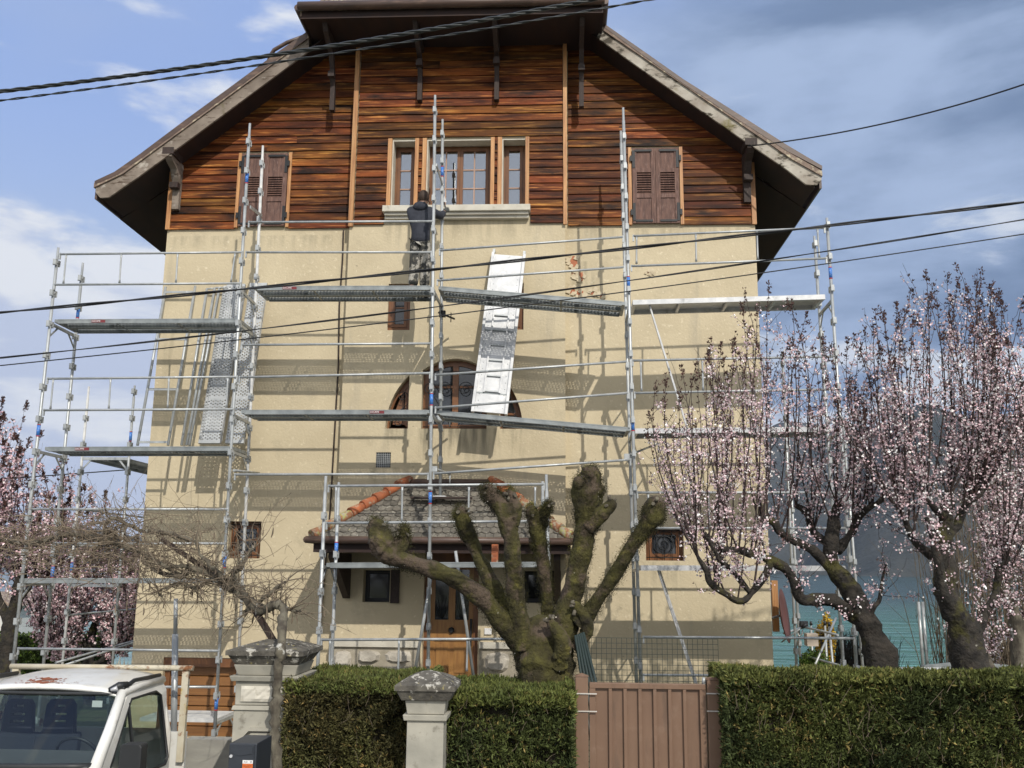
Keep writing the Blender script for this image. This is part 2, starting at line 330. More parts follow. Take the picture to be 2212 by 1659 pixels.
    def build(s, name, mats, parent=None, label=None, kind=None, bevel=0):
        vs = np.array(s.v); c = Vector((vs.min(0) + vs.max(0)) / 2)
        if parent is None: c = Vector((c.x, c.y, float(vs[:, 2].min())))
        o = link(name, s.mesh(name, mats, c), parent, c, label, kind)
        if bevel:
            b = o.modifiers.new('bevel', 'BEVEL'); b.width = bevel; b.segments = 2; b.limit_method = 'ANGLE'
        return o
def fast(name, V, Fc, mats, parent=None, tint=None, kind=None, matidx=None, smooth=False):
    """V (n,3), Fc (m,k) arrays"""
    V = np.asarray(V, np.float32); Fc = np.asarray(Fc, np.int32)
    c = (V.min(0) + V.max(0)) / 2
    if parent is None: c[2] = V[:, 2].min()
    me = bpy.data.meshes.new(name); me.vertices.add(len(V)); me.vertices.foreach_set('co', (V - c).ravel())
    k = Fc.shape[1]; me.loops.add(Fc.size); me.loops.foreach_set('vertex_index', Fc.ravel())
    me.polygons.add(len(Fc)); me.polygons.foreach_set('loop_start', np.arange(0, Fc.size, k, dtype=np.int32))
    for m in (mats if isinstance(mats, (list, tuple)) else [mats]): me.materials.append(M[m])
    if matidx is not None: me.polygons.foreach_set('material_index', np.asarray(matidx, np.int32))
    if smooth: me.polygons.foreach_set('use_smooth', np.ones(len(Fc), bool))
    me.update(calc_edges=True)
    if tint is not None:
        a = me.color_attributes.new('tint', 'FLOAT_COLOR', 'POINT'); t = np.ones((len(V), 4), np.float32); t[:, :3] = tint; a.data.foreach_set('color', t.ravel())
    return link(name, me, parent, Vector([float(x) for x in c]), kind=kind)
def leaves(name, pos, nrmv, size, mat_, parent=None, tint=None, kind=None, shape='diamond', spread=.6, blades=1, aspect=.35, dirs=None):
    """many small leaf quads. pos (n,3); direction = nrmv + random; size (n,)"""
    pos = np.repeat(np.asarray(pos, float), blades, 0); n = len(pos)
    d = np.repeat(np.asarray(nrmv, float), blades, 0) + rng.normal(0, spread, (n, 3)); d /= np.linalg.norm(d, axis=1)[:, None] + 1e-9
    r = rng.normal(0, 1, (n, 3)); w = np.cross(d, r); w /= np.linalg.norm(w, axis=1)[:, None] + 1e-9
    sz = np.repeat(np.asarray(size, float), blades)[:, None]
    nn = np.cross(d, w)
    a = pos; b = pos + d * sz * .5 + w * sz * aspect * .5 + nn * sz * .08; c = pos + d * sz; e = pos + d * sz * .5 - w * sz * aspect * .5 + nn * sz * .08
    V = np.stack([a, b, c, e], 1).reshape(-1, 3); Fc = np.arange(n * 4).reshape(n, 4)
    if tint is not None: tint = np.repeat(np.repeat(tint, blades, 0), 4, 0)
    return fast(name, V, Fc, mat_, parent, tint, kind)
class TB:
    """fast thin-tube collector (numpy)"""
    def __init__(s, seg=4): s.V = []; s.F = []; s.n = 0; s.seg = seg
    def add(s, pts, r0, r1=None):
        p = np.asarray(pts, float); n = len(p); r1 = r0 if r1 is None else r1
        t = np.gradient(p, axis=0); t /= np.linalg.norm(t, axis=1)[:, None] + 1e-9
        ref = np.array([.31, .87, .12]); u = np.cross(t, ref); u /= np.linalg.norm(u, axis=1)[:, None] + 1e-9; w = np.cross(t, u)
        r = np.linspace(r0, r1, n)[:, None, None] if not hasattr(r0, '__len__') else np.asarray(r0)[:, None, None]
        a = np.arange(s.seg) * 2 * math.pi / s.seg
        ring = p[:, None, :] + r * (np.cos(a)[None, :, None] * u[:, None, :] + np.sin(a)[None, :, None] * w[:, None, :])
        i = np.arange(n - 1)[:, None] * s.seg; k = np.arange(s.seg)[None, :]; k2 = (k + 1) % s.seg
        f = np.stack([i + k, i + k2, i + s.seg + k2, i + s.seg + k], -1).reshape(-1, 4) + s.n
        s.V.append(ring.reshape(-1, 3)); s.F.append(f); s.n += n * s.seg
    def build(s, name, m, parent=None, kind=None):
        return fast(name, np.concatenate(s.V), np.concatenate(s.F), m, parent, kind=kind, smooth=True)
def smoothpath(pts, k=4):
    pts = [Vector(p) for p in pts]; out = []
    for i in range(len(pts) - 1):
        p0 = pts[max(i - 1, 0)]; p1 = pts[i]; p2 = pts[i + 1]; p3 = pts[min(i + 2, len(pts) - 1)]
        for j in range(k):
            t = j / k
            out.append(.5 * ((2 * p1) + (-p0 + p2) * t + (2 * p0 - 5 * p1 + 4 * p2 - p3) * t * t + (-p0 + 3 * p1 - 3 * p2 + p3) * t ** 3))
    out.append(pts[-1]); return out
def lerpl(vals, k):
    o = []
    for i in range(len(vals) - 1):
        for j in range(k): o.append(vals[i] + (vals[i + 1] - vals[i]) * j / k)
    return o + [vals[-1]]
def text(name, body, size, m, parent, loc, rot=(math.pi / 2, 0, 0), width=None, depth=.0015, extra=None):
    cu = bpy.data.curves.new(name, 'FONT'); cu.body = body; cu.size = size; cu.extrude = depth; cu.align_x = 'CENTER'; cu.align_y = 'CENTER'
    tmp = bpy.data.objects.new(name, cu); COL.objects.link(tmp)
    dg = bpy.context.evaluated_depsgraph_get(); me = bpy.data.meshes.new_from_object(tmp.evaluated_get(dg)); bpy.data.objects.remove(tmp)
    me.materials.clear(); me.materials.append(M[m])
    if width:
        xs = [v.co.x for v in me.vertices]; w = max(xs) - min(xs); k = width / w
        for v in me.vertices: v.co.x *= k
    o = link(name, me, parent, loc); o.rotation_euler = rot; return o
# ---------------------------------------------------------------- ground, water, hills
def gz(x, y):
    t = min(max((y - 24) / 26, 0), 1); t = t * t * (3 - 2 * t)
    return -3.2 * t + .06 * mnoise.noise(Vector((x * .15, y * .15, 0))) * min(1, max(0, (y - 20) / 8))
xs = [-4000, -1500, -500, -150] + list(range(-60, 61, 4)) + [150, 500, 1500, 4000]
ys = [-200, -60, -20, -6, 3.4, 7.9, 9, 12, 16, 20] + list(range(22, 62, 2)) + [80, 150]
V = [(x, y, gz(x, y) - .012) for y in ys for x in xs]; nx = len(xs)
Fc = [(j * nx + i, j * nx + i + 1, (j + 1) * nx + i + 1, (j + 1) * nx + i) for j in range(len(ys) - 1) for i in range(nx - 1)]
fast('ground', V, Fc, 'grass', kind='structure')
MB().box(-60, 60, -3.6, 3.6, -.05, .0).build('road', 'asphalt', kind='structure')
MB().box(-60, 60, 3.6, 7.9, -.05, .10).build('pavement', 'concrete', kind='structure')
MB().box(-9.5, -3.95, 7.9, 15.55, -.03, .004).build('driveway', 'gravel', kind='structure')
V = [(x, y, -2.6) for y in (46, 70, 120, 300, 1000, 4200) for x in (-6000, -800, -100, 0, 100, 800, 6000)]
Fc = [(j * 7 + i, j * 7 + i + 1, (j + 1) * 7 + i + 1, (j + 1) * 7 + i) for j in range(5) for i in range(6)]
fast('lake', V, Fc, 'water', kind='structure')
def hills(name, Y0, Y1, prof, amp, seed, dx):
    xs = np.arange(prof[0][0], prof[-1][0] + 1, dx); ny = 12
    hx = np.interp(xs, [p[0] for p in prof], [p[1] for p in prof]); V = []
    for j in range(ny):
        v = j / (ny - 1); y = Y0 + (Y1 - Y0) * v; s = math.sin(min(v * 1.25, 1) * math.pi / 2) ** .8 if v < .8 else 1 - (v - .8)
        for i, x in enumerate(xs):
            nz = mnoise.fractal(Vector((x / 420 + seed, y / 420, seed)), 1.0, 2.1, 6)
            nzf = mnoise.noise(Vector((x / 60, y / 60, seed))) * amp * .12
            V.append((x, y, -3 + hx[i] * s * (1 + .22 * nz * (1 - s * .5)) + nz * amp * s + nzf * s))
    n = len(xs); Fc = [(j * n + i, j * n + i + 1, (j + 1) * n + i + 1, (j + 1) * n + i) for j in range(ny - 1) for i in range(n - 1)]
    return fast(name, V, Fc, 'forest', kind='structure', smooth=True)
def hp(px, py, Y): p = P(px, py, Y); return (p.x, p.z)
hills('far_hills', 3300, 4300, [hp(-700, 1190, 3800), hp(-200, 1150, 3800), hp(80, 1120, 3800), hp(320, 1160, 3800), hp(700, 1150, 3800), hp(1400, 980, 3800),
      hp(1640, 925, 3800), hp(1714, 903, 3800), hp(1790, 912, 3800), hp(1870, 905, 3800), hp(2100, 900, 3800), hp(2600, 880, 3800)], 28, 3.0, 25)
hills('near_hills', 2100, 2700, [hp(1780, 1225, 2400), hp(1880, 1050, 2400), hp(1950, 905, 2400), hp(1994, 868, 2400), hp(2058, 858, 2400), hp(2140, 872, 2400), hp(2208, 866, 2400), hp(2700, 820, 2400)], 18, 9.0, 20)
# ---------------------------------------------------------------- the house
YS, YC, YW = 15.6, 15.4, 15.57     # side wall, centre bay, (planks sit proud of these)
XL = P(345, 700, YS).x; XR = P(1640, 700, YS).x
XCL = P(750, 600, YC).x; XCR = P(1221, 600, YC).x
ZW = (P(361, 497, YS).z + P(1632, 487, YS).z) / 2
ZWC = P(985, 485, YC).z
# run-off stains on the render, each with its own place and ragged outline; under the arched window partly hatch-platform shadow put into the colour
_t = M['plaster'].node_tree; _b = _t.nodes['Principled BSDF']; _c = _b.inputs['Base Color'].links[0].from_socket; _N = _t.nodes.new; _L = _t.links.new
_g = _N('ShaderNodeNewGeometry'); _s = _N('ShaderNodeSeparateXYZ'); _L(_g.outputs['Position'], _s.inputs[0])
_mp = _N('ShaderNodeMapping'); _mp.inputs['Scale'].default_value = (7, 1, .9); _L(_g.outputs['Position'], _mp.inputs[0]); _nz = _N('ShaderNodeTexNoise'); _nz.inputs['Scale'].default_value = 1.4; _nz.inputs['Detail'].default_value = 7; _L(_mp.outputs[0], _nz.inputs[0])
def _m(op, a, b=None):
    n = _N('ShaderNodeMath'); n.operation = op; n.use_clamp = op == 'MULTIPLY'
    for i, v in enumerate((a, b)):
        if v is None: continue
        if isinstance(v, float): n.inputs[i].default_value = v
        else: _L(v, n.inputs[i])
    return n.outputs[0]
def _ramp(v, a, b, c0=0., c1=1.):
    n = _N('ShaderNodeMapRange'); n.interpolation_type = 'SMOOTHSTEP'; _L(v, n.inputs[0]); n.inputs[1].default_value = a; n.inputs[2].default_value = b; n.inputs[3].default_value = c0; n.inputs[4].default_value = c1; return n.outputs[0]
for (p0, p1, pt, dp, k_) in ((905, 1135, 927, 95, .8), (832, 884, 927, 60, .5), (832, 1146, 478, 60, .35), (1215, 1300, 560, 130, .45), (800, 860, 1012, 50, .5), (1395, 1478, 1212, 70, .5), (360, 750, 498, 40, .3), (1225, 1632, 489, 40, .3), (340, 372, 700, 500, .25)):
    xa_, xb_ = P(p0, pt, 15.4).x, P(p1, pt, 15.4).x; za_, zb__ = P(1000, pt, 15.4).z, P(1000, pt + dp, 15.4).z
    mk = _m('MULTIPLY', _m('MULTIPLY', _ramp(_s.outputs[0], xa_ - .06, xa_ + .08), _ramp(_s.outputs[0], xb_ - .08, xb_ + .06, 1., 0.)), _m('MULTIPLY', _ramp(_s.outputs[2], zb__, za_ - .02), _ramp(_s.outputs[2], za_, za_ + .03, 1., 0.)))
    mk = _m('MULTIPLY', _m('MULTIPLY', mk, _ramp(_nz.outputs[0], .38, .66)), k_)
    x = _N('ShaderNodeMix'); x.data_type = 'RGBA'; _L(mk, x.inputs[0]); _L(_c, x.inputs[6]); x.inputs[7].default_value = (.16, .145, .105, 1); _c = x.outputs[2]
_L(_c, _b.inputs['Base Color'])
house = root('house', (0, 15.6, 0), 'tall cream rendered house with stained timber gable and deep dark eaves', 'house')
# roof geometry
YB = 15.02                                                       # bargeboard plane
bl = lambda px, py: P(px, py, YB)
tl0, tl1, tl2 = bl(205, 396), bl(268, 366), bl(663, 76)
tr0, tr1, tr2 = bl(1775, 371), bl(1712, 336), bl(1303, 58)
ml = (tl2.z - tl1.z) / (tl2.x - tl1.x); mr_ = (tr2.z - tr1.z) / (tr2.x - tr1.x)
XRG = (tl2.x + tr2.x) / 2; ZRG = tl2.z + ml * (XRG - tl2.x)
ZRG = (ZRG + tr2.z + mr_ * (XRG - tr2.x)) / 2
YH = 14.36; YBK = 27.0
ZH = (P(650, 14, YH).z + P(1303, 0, YH).z) / 2
XHL = P(649, 14, YH).x; XHR = P(1303, 0, YH).x
def ztop(x):
    if x < XRG:
        return tl1.z + (ZRG - tl1.z) / (XRG - tl1.x) * (x - tl1.x) if x > tl1.x else tl0.z + (tl1.z - tl0.z) / (tl1.x - tl0.x) * (x - tl0.x)
    return tr1.z + (ZRG - tr1.z) / (XRG - tr1.x) * (x - tr1.x) if x < tr1.x else tr0.z + (tr1.z - tr0.z) / (tr1.x - tr0.x) * (x - tr0.x)
TH = .30                                                          # vertical depth of roof build-up down to the soffit
def zsof(x): return ztop(x) - TH
# walls -------------------------------------------------------------------
def rect(px0, py0, px1, py1, Y):
    x0, x1, z0, z1 = RX(px0, py0, px1, py1, Y); return x0, x1, z0, z1
def loop(r): return [(r[0], r[2]), (r[1], r[2]), (r[1], r[3]), (r[0], r[3])]
WUP = [rect(846, 303, 896, 450, YC), rect(921, 301, 1060, 449, YC), rect(1084, 300, 1135, 448, YC)]
zt = (WUP[0][3] + WUP[1][3] + WUP[2][3]) / 3; zb = (WUP[0][2] + WUP[1][2] + WUP[2][2]) / 3
WUP = [(a, b, zb, zt) for a, b, _, _ in WUP]
W_SL = rect(838, 613, 886, 713, YC); W_SR = rect(1083, 611, 1131, 712, YC)
W_VENT = rect(812, 977, 844, 1010, YC)
W_PL = rect(784, 1232, 842, 1301, YC); W_PR = rect(1132, 1234, 1190, 1303, YC)
W_DOOR = rect(914, 1192, 1033, 1470, YC)
W_LL = rect(493, 1126, 563, 1206, YS); W_LR = rect(1395, 1139, 1477, 1211, YS)
W_GAR = rect(347, 1421, 541, 1594, YS)
zb_ = P(981, 926, YC).z
def arc_pts(x0, x1, fn, n=10): return [(x0 + (x1 - x0) * i / n, fn(x0 + (x1 - x0) * i / n)) for i in range(n + 1)]
xa0, xa1 = P(832, 926, YC).x, P(1129, 926, YC).x; xc = (xa0 + xa1) / 2; ra = (xa1 - xa0) / 2
zc0, zc1 = P(981, 800, YC).z, P(981, 775, YC).z; xm0, xm1 = P(911, 860, YC).x, P(1052, 860, YC).x
xq0, xq1 = P(883, 860, YC).x, P(1080, 860, YC).x
Hq = P(883, 810, YC).z - zb_
sq = math.sqrt(max(1e-4, 1 - ((xc - xq0) / ra) ** 2)); HE = Hq / sq
quart = lambda x: zb_ + HE * math.sqrt(max(0, 1 - ((x - xc) / ra) ** 2)) ** 1.0
mid = lambda x: zc0 + (zc1 - zc0) * (1 - ((x - xc) / ((xm1 - xm0) / 2)) ** 2)
Q1 = [(xa0 + (xq0 - xa0) * (1 - math.cos(i / 9 * math.pi / 2)) , 0) for i in range(10)]
Q1 = [(x, quart(x)) for x, _ in Q1]; A_L = [(xq0, zb_)] + list(reversed(Q1))[0:] ; A_L = [(xq0, zb_)] + list(reversed(Q1))
A_R = [(2 * xc - x, z) for x, z in reversed(A_L)]
A_M = [(xm0, zb_), (xm1, zb_)] + list(reversed(arc_pts(xm0, xm1, mid, 12)))
w = MB()
zr = lambda x: zsof(x) + .05
w.prism([[(XL, 0), (XCL + .02, 0), (XCL + .02, zr(XCL)), (tl1.x + .001 if tl1.x > XL else XL, zr(XL))], loop(W_LL), loop(W_GAR)], YS, YS + .35)
w.prism([[(XCR - .02, 0), (XR, 0), (XR, zr(XR)), (XCR - .02, zr(XCR))], loop(W_LR)], YS, YS + .35)
w.prism([[(XCL, 0), (XCR, 0), (XCR, ZH - .15), (XCL, ZH - .15)]] + [loop(r) for r in WUP + [W_SL, W_SR, W_VENT, W_PL, W_PR, W_DOOR]] + [A_L, A_R, A_M], YC, YC + .45)
w.box(XL, XL + .3, YS + .36, YBK - .8, 0, zr(XL)); w.box(XR - .3, XR, YS + .36, YBK - .8, 0, zr(XR)); w.box(XL + .3, XR - .3, YBK - 1.1, YBK - .8, 0, zr(XL))
w.box(XL + .31, XR - .31, YS + .5, YBK - 1.2, ZW - .2, ZW)
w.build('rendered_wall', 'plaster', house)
# peeling patch: bare clay with flakes of plaster standing off the wall
pm = MB(); fm = MB(); random.seed(3)
for (px, py, rx, ry) in [(1239, 566, 11, 15), (1242, 592, 7, 9), (1254, 596, 8, 12), (1236, 628, 10, 9), (1252, 634, 12, 7), (1281, 632, 9, 7), (1299, 638, 7, 5), (1403, 588, 8, 4), (1226, 555, 3, 9)]:
    c0 = P(px, py, YS); r1, r2 = rx / 132, ry / 132; n = 14; lp = []
    for k in range(n):
        a = 2 * math.pi * k / n; q = .65 + .5 * random.random(); lp.append((c0.x + r1 * q * math.cos(a), c0.z + r2 * q * math.sin(a)))
    if px > 1225: pm.prism([lp], YS - .004, YS + .01)
    for k in range(7):
        a = random.random() * 6.28; q = .8 + .4 * random.random(); x = c0.x + r1 * q * math.cos(a); z = c0.z + r2 * q * math.sin(a); s_ = .02 + .035 * random.random()
        fm.prism([[(x - s_, z - s_ * .5), (x + s_ * .4, z - s_), (x + s_, z + s_ * .3), (x, z + s_)]], YS - .016 - .01 * random.random(), YS - .006)
pm.build('bare_patch', 'clay', house); fm.build('peeling_flakes', 'flake', house, kind='stuff')
# siding: every board a part ------------------------------------------------
HB = (P(360, 497, YS).z, P(360, 436, YS).z); hb = (HB[1] - HB[0]) / 4.0 * 1.10
board_cache = {}
def plank(x0, x1, z, h, Y):
    if x1 - x0 < .05: return
    d0, d1 = .034, .010; o = MB(); g = .006
    v = []
    for x in (x0 + .001, x1 - .001): v += [(x, Y - d0, z + g), (x, Y - .002, z + g), (x, Y - .002, z + h + .012), (x, Y - d1, z + h + .012)]
    o.add(v, [(0, 1, 2, 3), (7, 6, 5, 4), (0, 4, 5, 1), (1, 5, 6, 2), (2, 6, 7, 3), (3, 7, 4, 0)]); o.build('siding_board', 'siding', house)
WT = [(P(837, 380, YC).x, P(904, 380, YC).x), (P(912, 380, YC).x, P(1068, 380, YC).x), (P(1075, 380, YC).x, P(1143, 380, YC).x)]
SHL = rect(513, 334, 629, 493, YS); SHR = rect(1357, 322, 1475, 487, YS)
SILL = rect(830, 451, 1146, 476, YC)
xtrimL = P(765, 330, YC).x; xtrimR = P(1221, 330, YC).x
def cut(iv, a, b):
    o = []
    for s0, s1 in iv:
        if b <= s0 or a >= s1: o.append((s0, s1)); continue
        if a > s0: o.append((s0, a))
        if b < s1: o.append((b, s1))
    return o
def rows(xa, xb, z0, Y, cuts, zmax, clip):
    z = z0; k = 0
    while z < zmax:
        h = hb; a, b = xa, xb
        if clip:                                         # keep below the soffit line
            while a < xb and zsof(a) < z - .01: a += .02
            while b > xa and zsof(b) < z - .01: b -= .02
        if b - a > .1:
            iv = [(a, b)]
            for (c0, c1, cz0, cz1) in cuts:
                if z + h * .5 > cz0 and z + h * .5 < cz1: iv = cut(iv, c0, c1)
            for s0, s1 in iv:
                if s1 - s0 > 1.7 and random.random() < .4:
                    q = s0 + (s1 - s0) * random.uniform(.3, .7); plank(s0, q, z, h, Y); plank(q, s1, z, h, Y)
                else: plank(s0, s1, z, h, Y)
        z += h; k += 1
rows(XL - .02, xtrimL - .05, ZW, YS - .01, [SHL], 99, True) if False else None
rows(XL, P(758, 330, YC).x, ZW, YS - .01, [SHL], ZH - .2, True)
rows(P(772, 330, YC).x, P(1216, 330, YC).x, ZWC, YC - .01, [(SILL[0], SILL[1], 0, SILL[3] - .01)] + [(a, b, 0, zt) for a, b in WT], ZH - .14, False)
rows(P(1227, 330, YC).x, XR, ZW, YS - .01, [SHR], ZH - .2, True)
MB().box(P(766, 330, YC).x - .045, P(766, 330, YC).x + .035, YC - .06, YC - .012, ZWC - .03, ZH - .15).build('corner_board', 'trim', house)
MB().box(P(1221, 330, YC).x - .035, P(1221, 330, YC).x + .03, YC - .06, YC - .012, ZWC - .03, ZH - .15).build('corner_board', 'trim', house)
MB().box(XL - .02, XL + .055, YS - .06, YS - .012, ZW, zsof(XL)).build('corner_board', 'trim', house)
MB().box(XR - .055, XR + .02, YS - .06, YS - .012, ZW, zsof(XR)).build('corner_board', 'trim', house)
# left flank of the projecting bay above the render line
# windows ------------------------------------------------------------------
def win(parent, r, Y, fw=.058, sash=.05, cols=1, rws=3, leafs=1, name='window', recess=.16, label=None, curtain=True, pane='glass', bar='muntin', arched=None, fm='frame'):
    x0, x1, z0, z1 = r; f = MB(); y = Y + recess
    for a, b, c_, d in ((x0, x0 + fw, z0, z1), (x1 - fw, x1, z0, z1), (x0 + fw, x1 - fw, z0, z0 + fw), (x0 + fw, x1 - fw, z1 - fw, z1)): f.box(a, b, y, y + .07, c_, d)
    fo = f.build(name, fm, parent, label)
    iw = (x1 - x0 - 2 * fw) / leafs
    for l in range(leafs):
        a0 = x0 + fw + l * iw + .002; a1 = a0 + iw - .004; c0, c1 = z0 + fw + .002, z1 - fw - .002; s = MB()
        for a, b, c_, d in ((a0, a0 + sash, c0, c1), (a1 - sash, a1, c0, c1), (a0 + sash, a1 - sash, c0, c0 + sash), (a0 + sash, a1 - sash, c1 - sash, c1)): s.box(a, b, y - .015, y + .045, c_, d)
        s.build('sash', fm, fo)
        p0, p1, q0, q1 = a0 + sash, a1 - sash, c0 + sash, c1 - sash
        mb = MB()
        for i in range(1, cols): mb.box(p0 + (p1 - p0) * i / cols - .011, p0 + (p1 - p0) * i / cols + .011, y + .006, y + .022, q0, q1)
        for i in range(1, rws):
            zz = q0 + (q1 - q0) * i / rws; mb.box(p0, p1, y + .008, y + .020, zz - .011, zz + .011)
        if mb.v: mb.build('glazing_bar', bar, fo)
        MB().box(p0, p1, y + .024, y + .030, q0, q1).build('pane', pane, fo)
        if curtain: MB().box(p0 - .02, p1 + .02, y + .10, y + .11, q0 - .02, q1 + .02).build('curtain', 'curtain', fo)
    return fo
for i, r in enumerate(WUP):
    win(house, r, YC, cols=2 if i == 1 else 1, leafs=2 if i == 1 else 1, name='window', recess=.25)
    a, b = WT[i]
    rv = MB()                                            # cream reveal linings
    rv.box(r[0] - .004, r[0] + .02, YC + .0, YC + .24, r[2], r[3]).box(r[0] + .02, r[1], YC + .0, YC + .24, r[3] - .02, r[3] + .004)
    rv.build('reveal', 'sill', house)
    for (p, q) in ((a, r[0]), (r[1], b)): MB().box(p, q, YC - .055, YC - .004, zb - .02, zt + .012).build('window_trim', 'trim', house)
s = MB(); x0, x1, z0, z1 = SILL
s.box(x0, x1, YC - .20, YC + .2, z1 - .11, z1).box(x0 + .03, x1 - .03, YC - .15, YC, z1 - .16, z1 - .112).box(x0 + .03, x1 - .03, YC - .10, YC, z0, z1 - .162)
s.build('stone_sill', 'sill', house, bevel=.008)
win(house, W_SL, YC, rws=2, curtain=False, pane='glassdark', bar='frame', recess=.06); win(house, W_SR, YC, rws=2, curtain=False, pane='glassdark', bar='frame', recess=.06)
# arched windows
def offs(lp, d):
    n = len(lp); o = []
    cxm = sum(p[0] for p in lp) / n; czm = sum(p[1] for p in lp) / n
    for i in range(n):
        p0, p1, p2 = Vector(lp[i - 1]), Vector(lp[i]), Vector(lp[(i + 1) % n])
        e1 = (p1 - p0); e2 = (p2 - p1)
        n1_ = Vector((-e1.y, e1.x)); n2_ = Vector((-e2.y, e2.x)); n1_ = n1_.normalized() if n1_.length > 1e-6 else n1_; n2_ = n2_.normalized() if n2_.length > 1e-6 else n2_
        b = (n1_ + n2_); b = b.normalized() if b.length > 1e-6 else n1_
        k = d / max(.35, b.dot(n1_) if n1_.length > 0 else 1)
        q = p1 + b * k
        o.append((q.x, q.y))
    return o
def area(l): return sum(l[i][0] * l[(i + 1) % len(l)][1] - l[(i + 1) % len(l)][0] * l[i][1] for i in range(len(l))) / 2
def dedupe(l):
    o = []
    for p in l:
        if not o or (abs(p[0] - o[-1][0]) + abs(p[1] - o[-1][1])) > .004: o.append(p)
    return o if area(o) > 0 else list(reversed(o))
def spiral(cx, cz, r, turns, Y, r_=.006, ph=0, sgn=1):
    return [Vector((cx + sgn * r * (1 - t * .9) * math.cos(ph + t * turns * 6.283), Y, cz + r * (1 - t * .9) * math.sin(ph + t * turns * 6.283))) for t in [i / 28 for i in range(29)]]
for nm, lp in (('l', A_L), ('m', A_M), ('r', A_R)):
    lp = dedupe(lp); i1 = offs(lp, .035); f = MB(); f.prism([lp, list(reversed(i1))], YC + .17, YC + .23); fo = f.build('arched_window', 'frame', house)
    i1b = offs(lp, .037); i2 = offs(lp, .09); MB().prism([i1b, list(reversed(i2))], YC + .155, YC + .21).build('sash', 'frame', fo)
    i3 = offs(lp, .088); MB().prism([i3], YC + .185, YC + .19).build('pane', 'glassdark', fo)
    g = MB()
    xs_ = [p[0] for p in lp]; x0, x1 = min(xs_), max(xs_); z0 = zb_; z1 = max(p[1] for p in lp)
    if nm == 'm':
        MB().box(xc - .05, xc + .05, YC + .150, YC + .22, z0 + .09, z1 - .06).build('mullion', 'frame', fo)
        zz = z0 + (z1 - z0) * .62; MB().box(x0 + .09, xc - .051, YC + .16, YC + .2, zz - .02, zz + .02).box(xc + .051, x1 - .09, YC + .16, YC + .2, zz - .02, zz + .02).build('glazing_bar', 'frame', fo)
        for sx in (-1, 1):
            g.tube(spiral(xc + sx * .17, z0 + .68, .13, 1.8, YC + .06, sgn=sx), .007, 5)
            g.tube(spiral(xc + sx * .42, z0 + .68, .11, 1.8, YC + .06, sgn=-sx), .007, 5)
            g.tube(spiral(xc + sx * .3, z0 + .2, .15, 1.6, YC + .06, sgn=sx), .007, 5)
            g.tube([(xc + sx * .05, YC + .06, z0 + .03), (xc + sx * .35, YC + .06, z0 + .55)], .006, 5)
        for z_ in (z0 + .04, z0 + .34, z1 - .2): g.tube([(x0 + .02, YC + .065, z_), (x1 - .02, YC + .065, z_)], .007, 5)
    else:
        sx = 1 if nm == 'l' else -1; ex = xq0 if nm == 'l' else xq1
        g.tube(spiral(ex - sx * .11, z0 + .55, .09, 1.8, YC + .06, sgn=sx), .007, 5); g.tube(spiral(ex - sx * .08, z0 + .3, .06, 1.6, YC + .06, sgn=sx), .007, 5)
        g.tube(spiral(ex - sx * .18, z0 + .12, .11, 1.6, YC + .06, sgn=-sx), .007, 5); g.tube([(ex - sx * .02, YC + .06, z0 + .42), (x0 + .08 if nm == 'l' else x1 - .08, YC + .06, z0 + .2)], .006, 5)
        zz = z0 + .27; MB().box(min(ex, ex - sx * .30) + .005, max(ex, ex - sx * .30) - .005, YC + .16, YC + .2, zz - .018, zz + .018).build('glazing_bar', 'frame', fo)
    g.build('iron_grille', 'iron', fo)
def grille(parent, r, Y):
    g = MB(); x0, x1, z0, z1 = r; cx_ = (x0 + x1) / 2; cz_ = (z0 + z1) / 2; R_ = min(x1 - x0, z1 - z0) * .42
    g.tube(spiral(cx_, cz_, R_, 2.6, Y), .008, 5)
    for k in range(5): x = x0 + (x1 - x0) * (k + .5) / 5; g.tube([(x, Y + .012, z0), (x, Y + .012, z1)], .006, 5)
    for z_ in (z0 + .05, z1 - .05): g.tube([(x0, Y + .012, z_), (x1, Y + .012, z_)], .007, 5)
    return g.build('iron_grille', 'iron', parent)
o = win(house, W_LR, YS, fw=.06, rws=1, curtain=False, pane='glassdark', recess=.14); grille(o, W_LR, YS + .06)
o = win(house, W_LL, YS, fw=.06, rws=2, curtain=False, pane='glassdark', recess=.14, bar='frame'); grille(o, W_LL, YS + .06)
for r in (W_PL, W_PR):
    win(house, r, YC, fw=.03, sash=.03, rws=1, curtain=False, pane='glassdark', recess=.20, fm='iron')
    b = MB(); b.box(r[1] + .02, r[1] + .16, YC - .05, YC - .012, r[2] - .01, r[3] + .01); b.build('open_shutter', 'bracket', house)
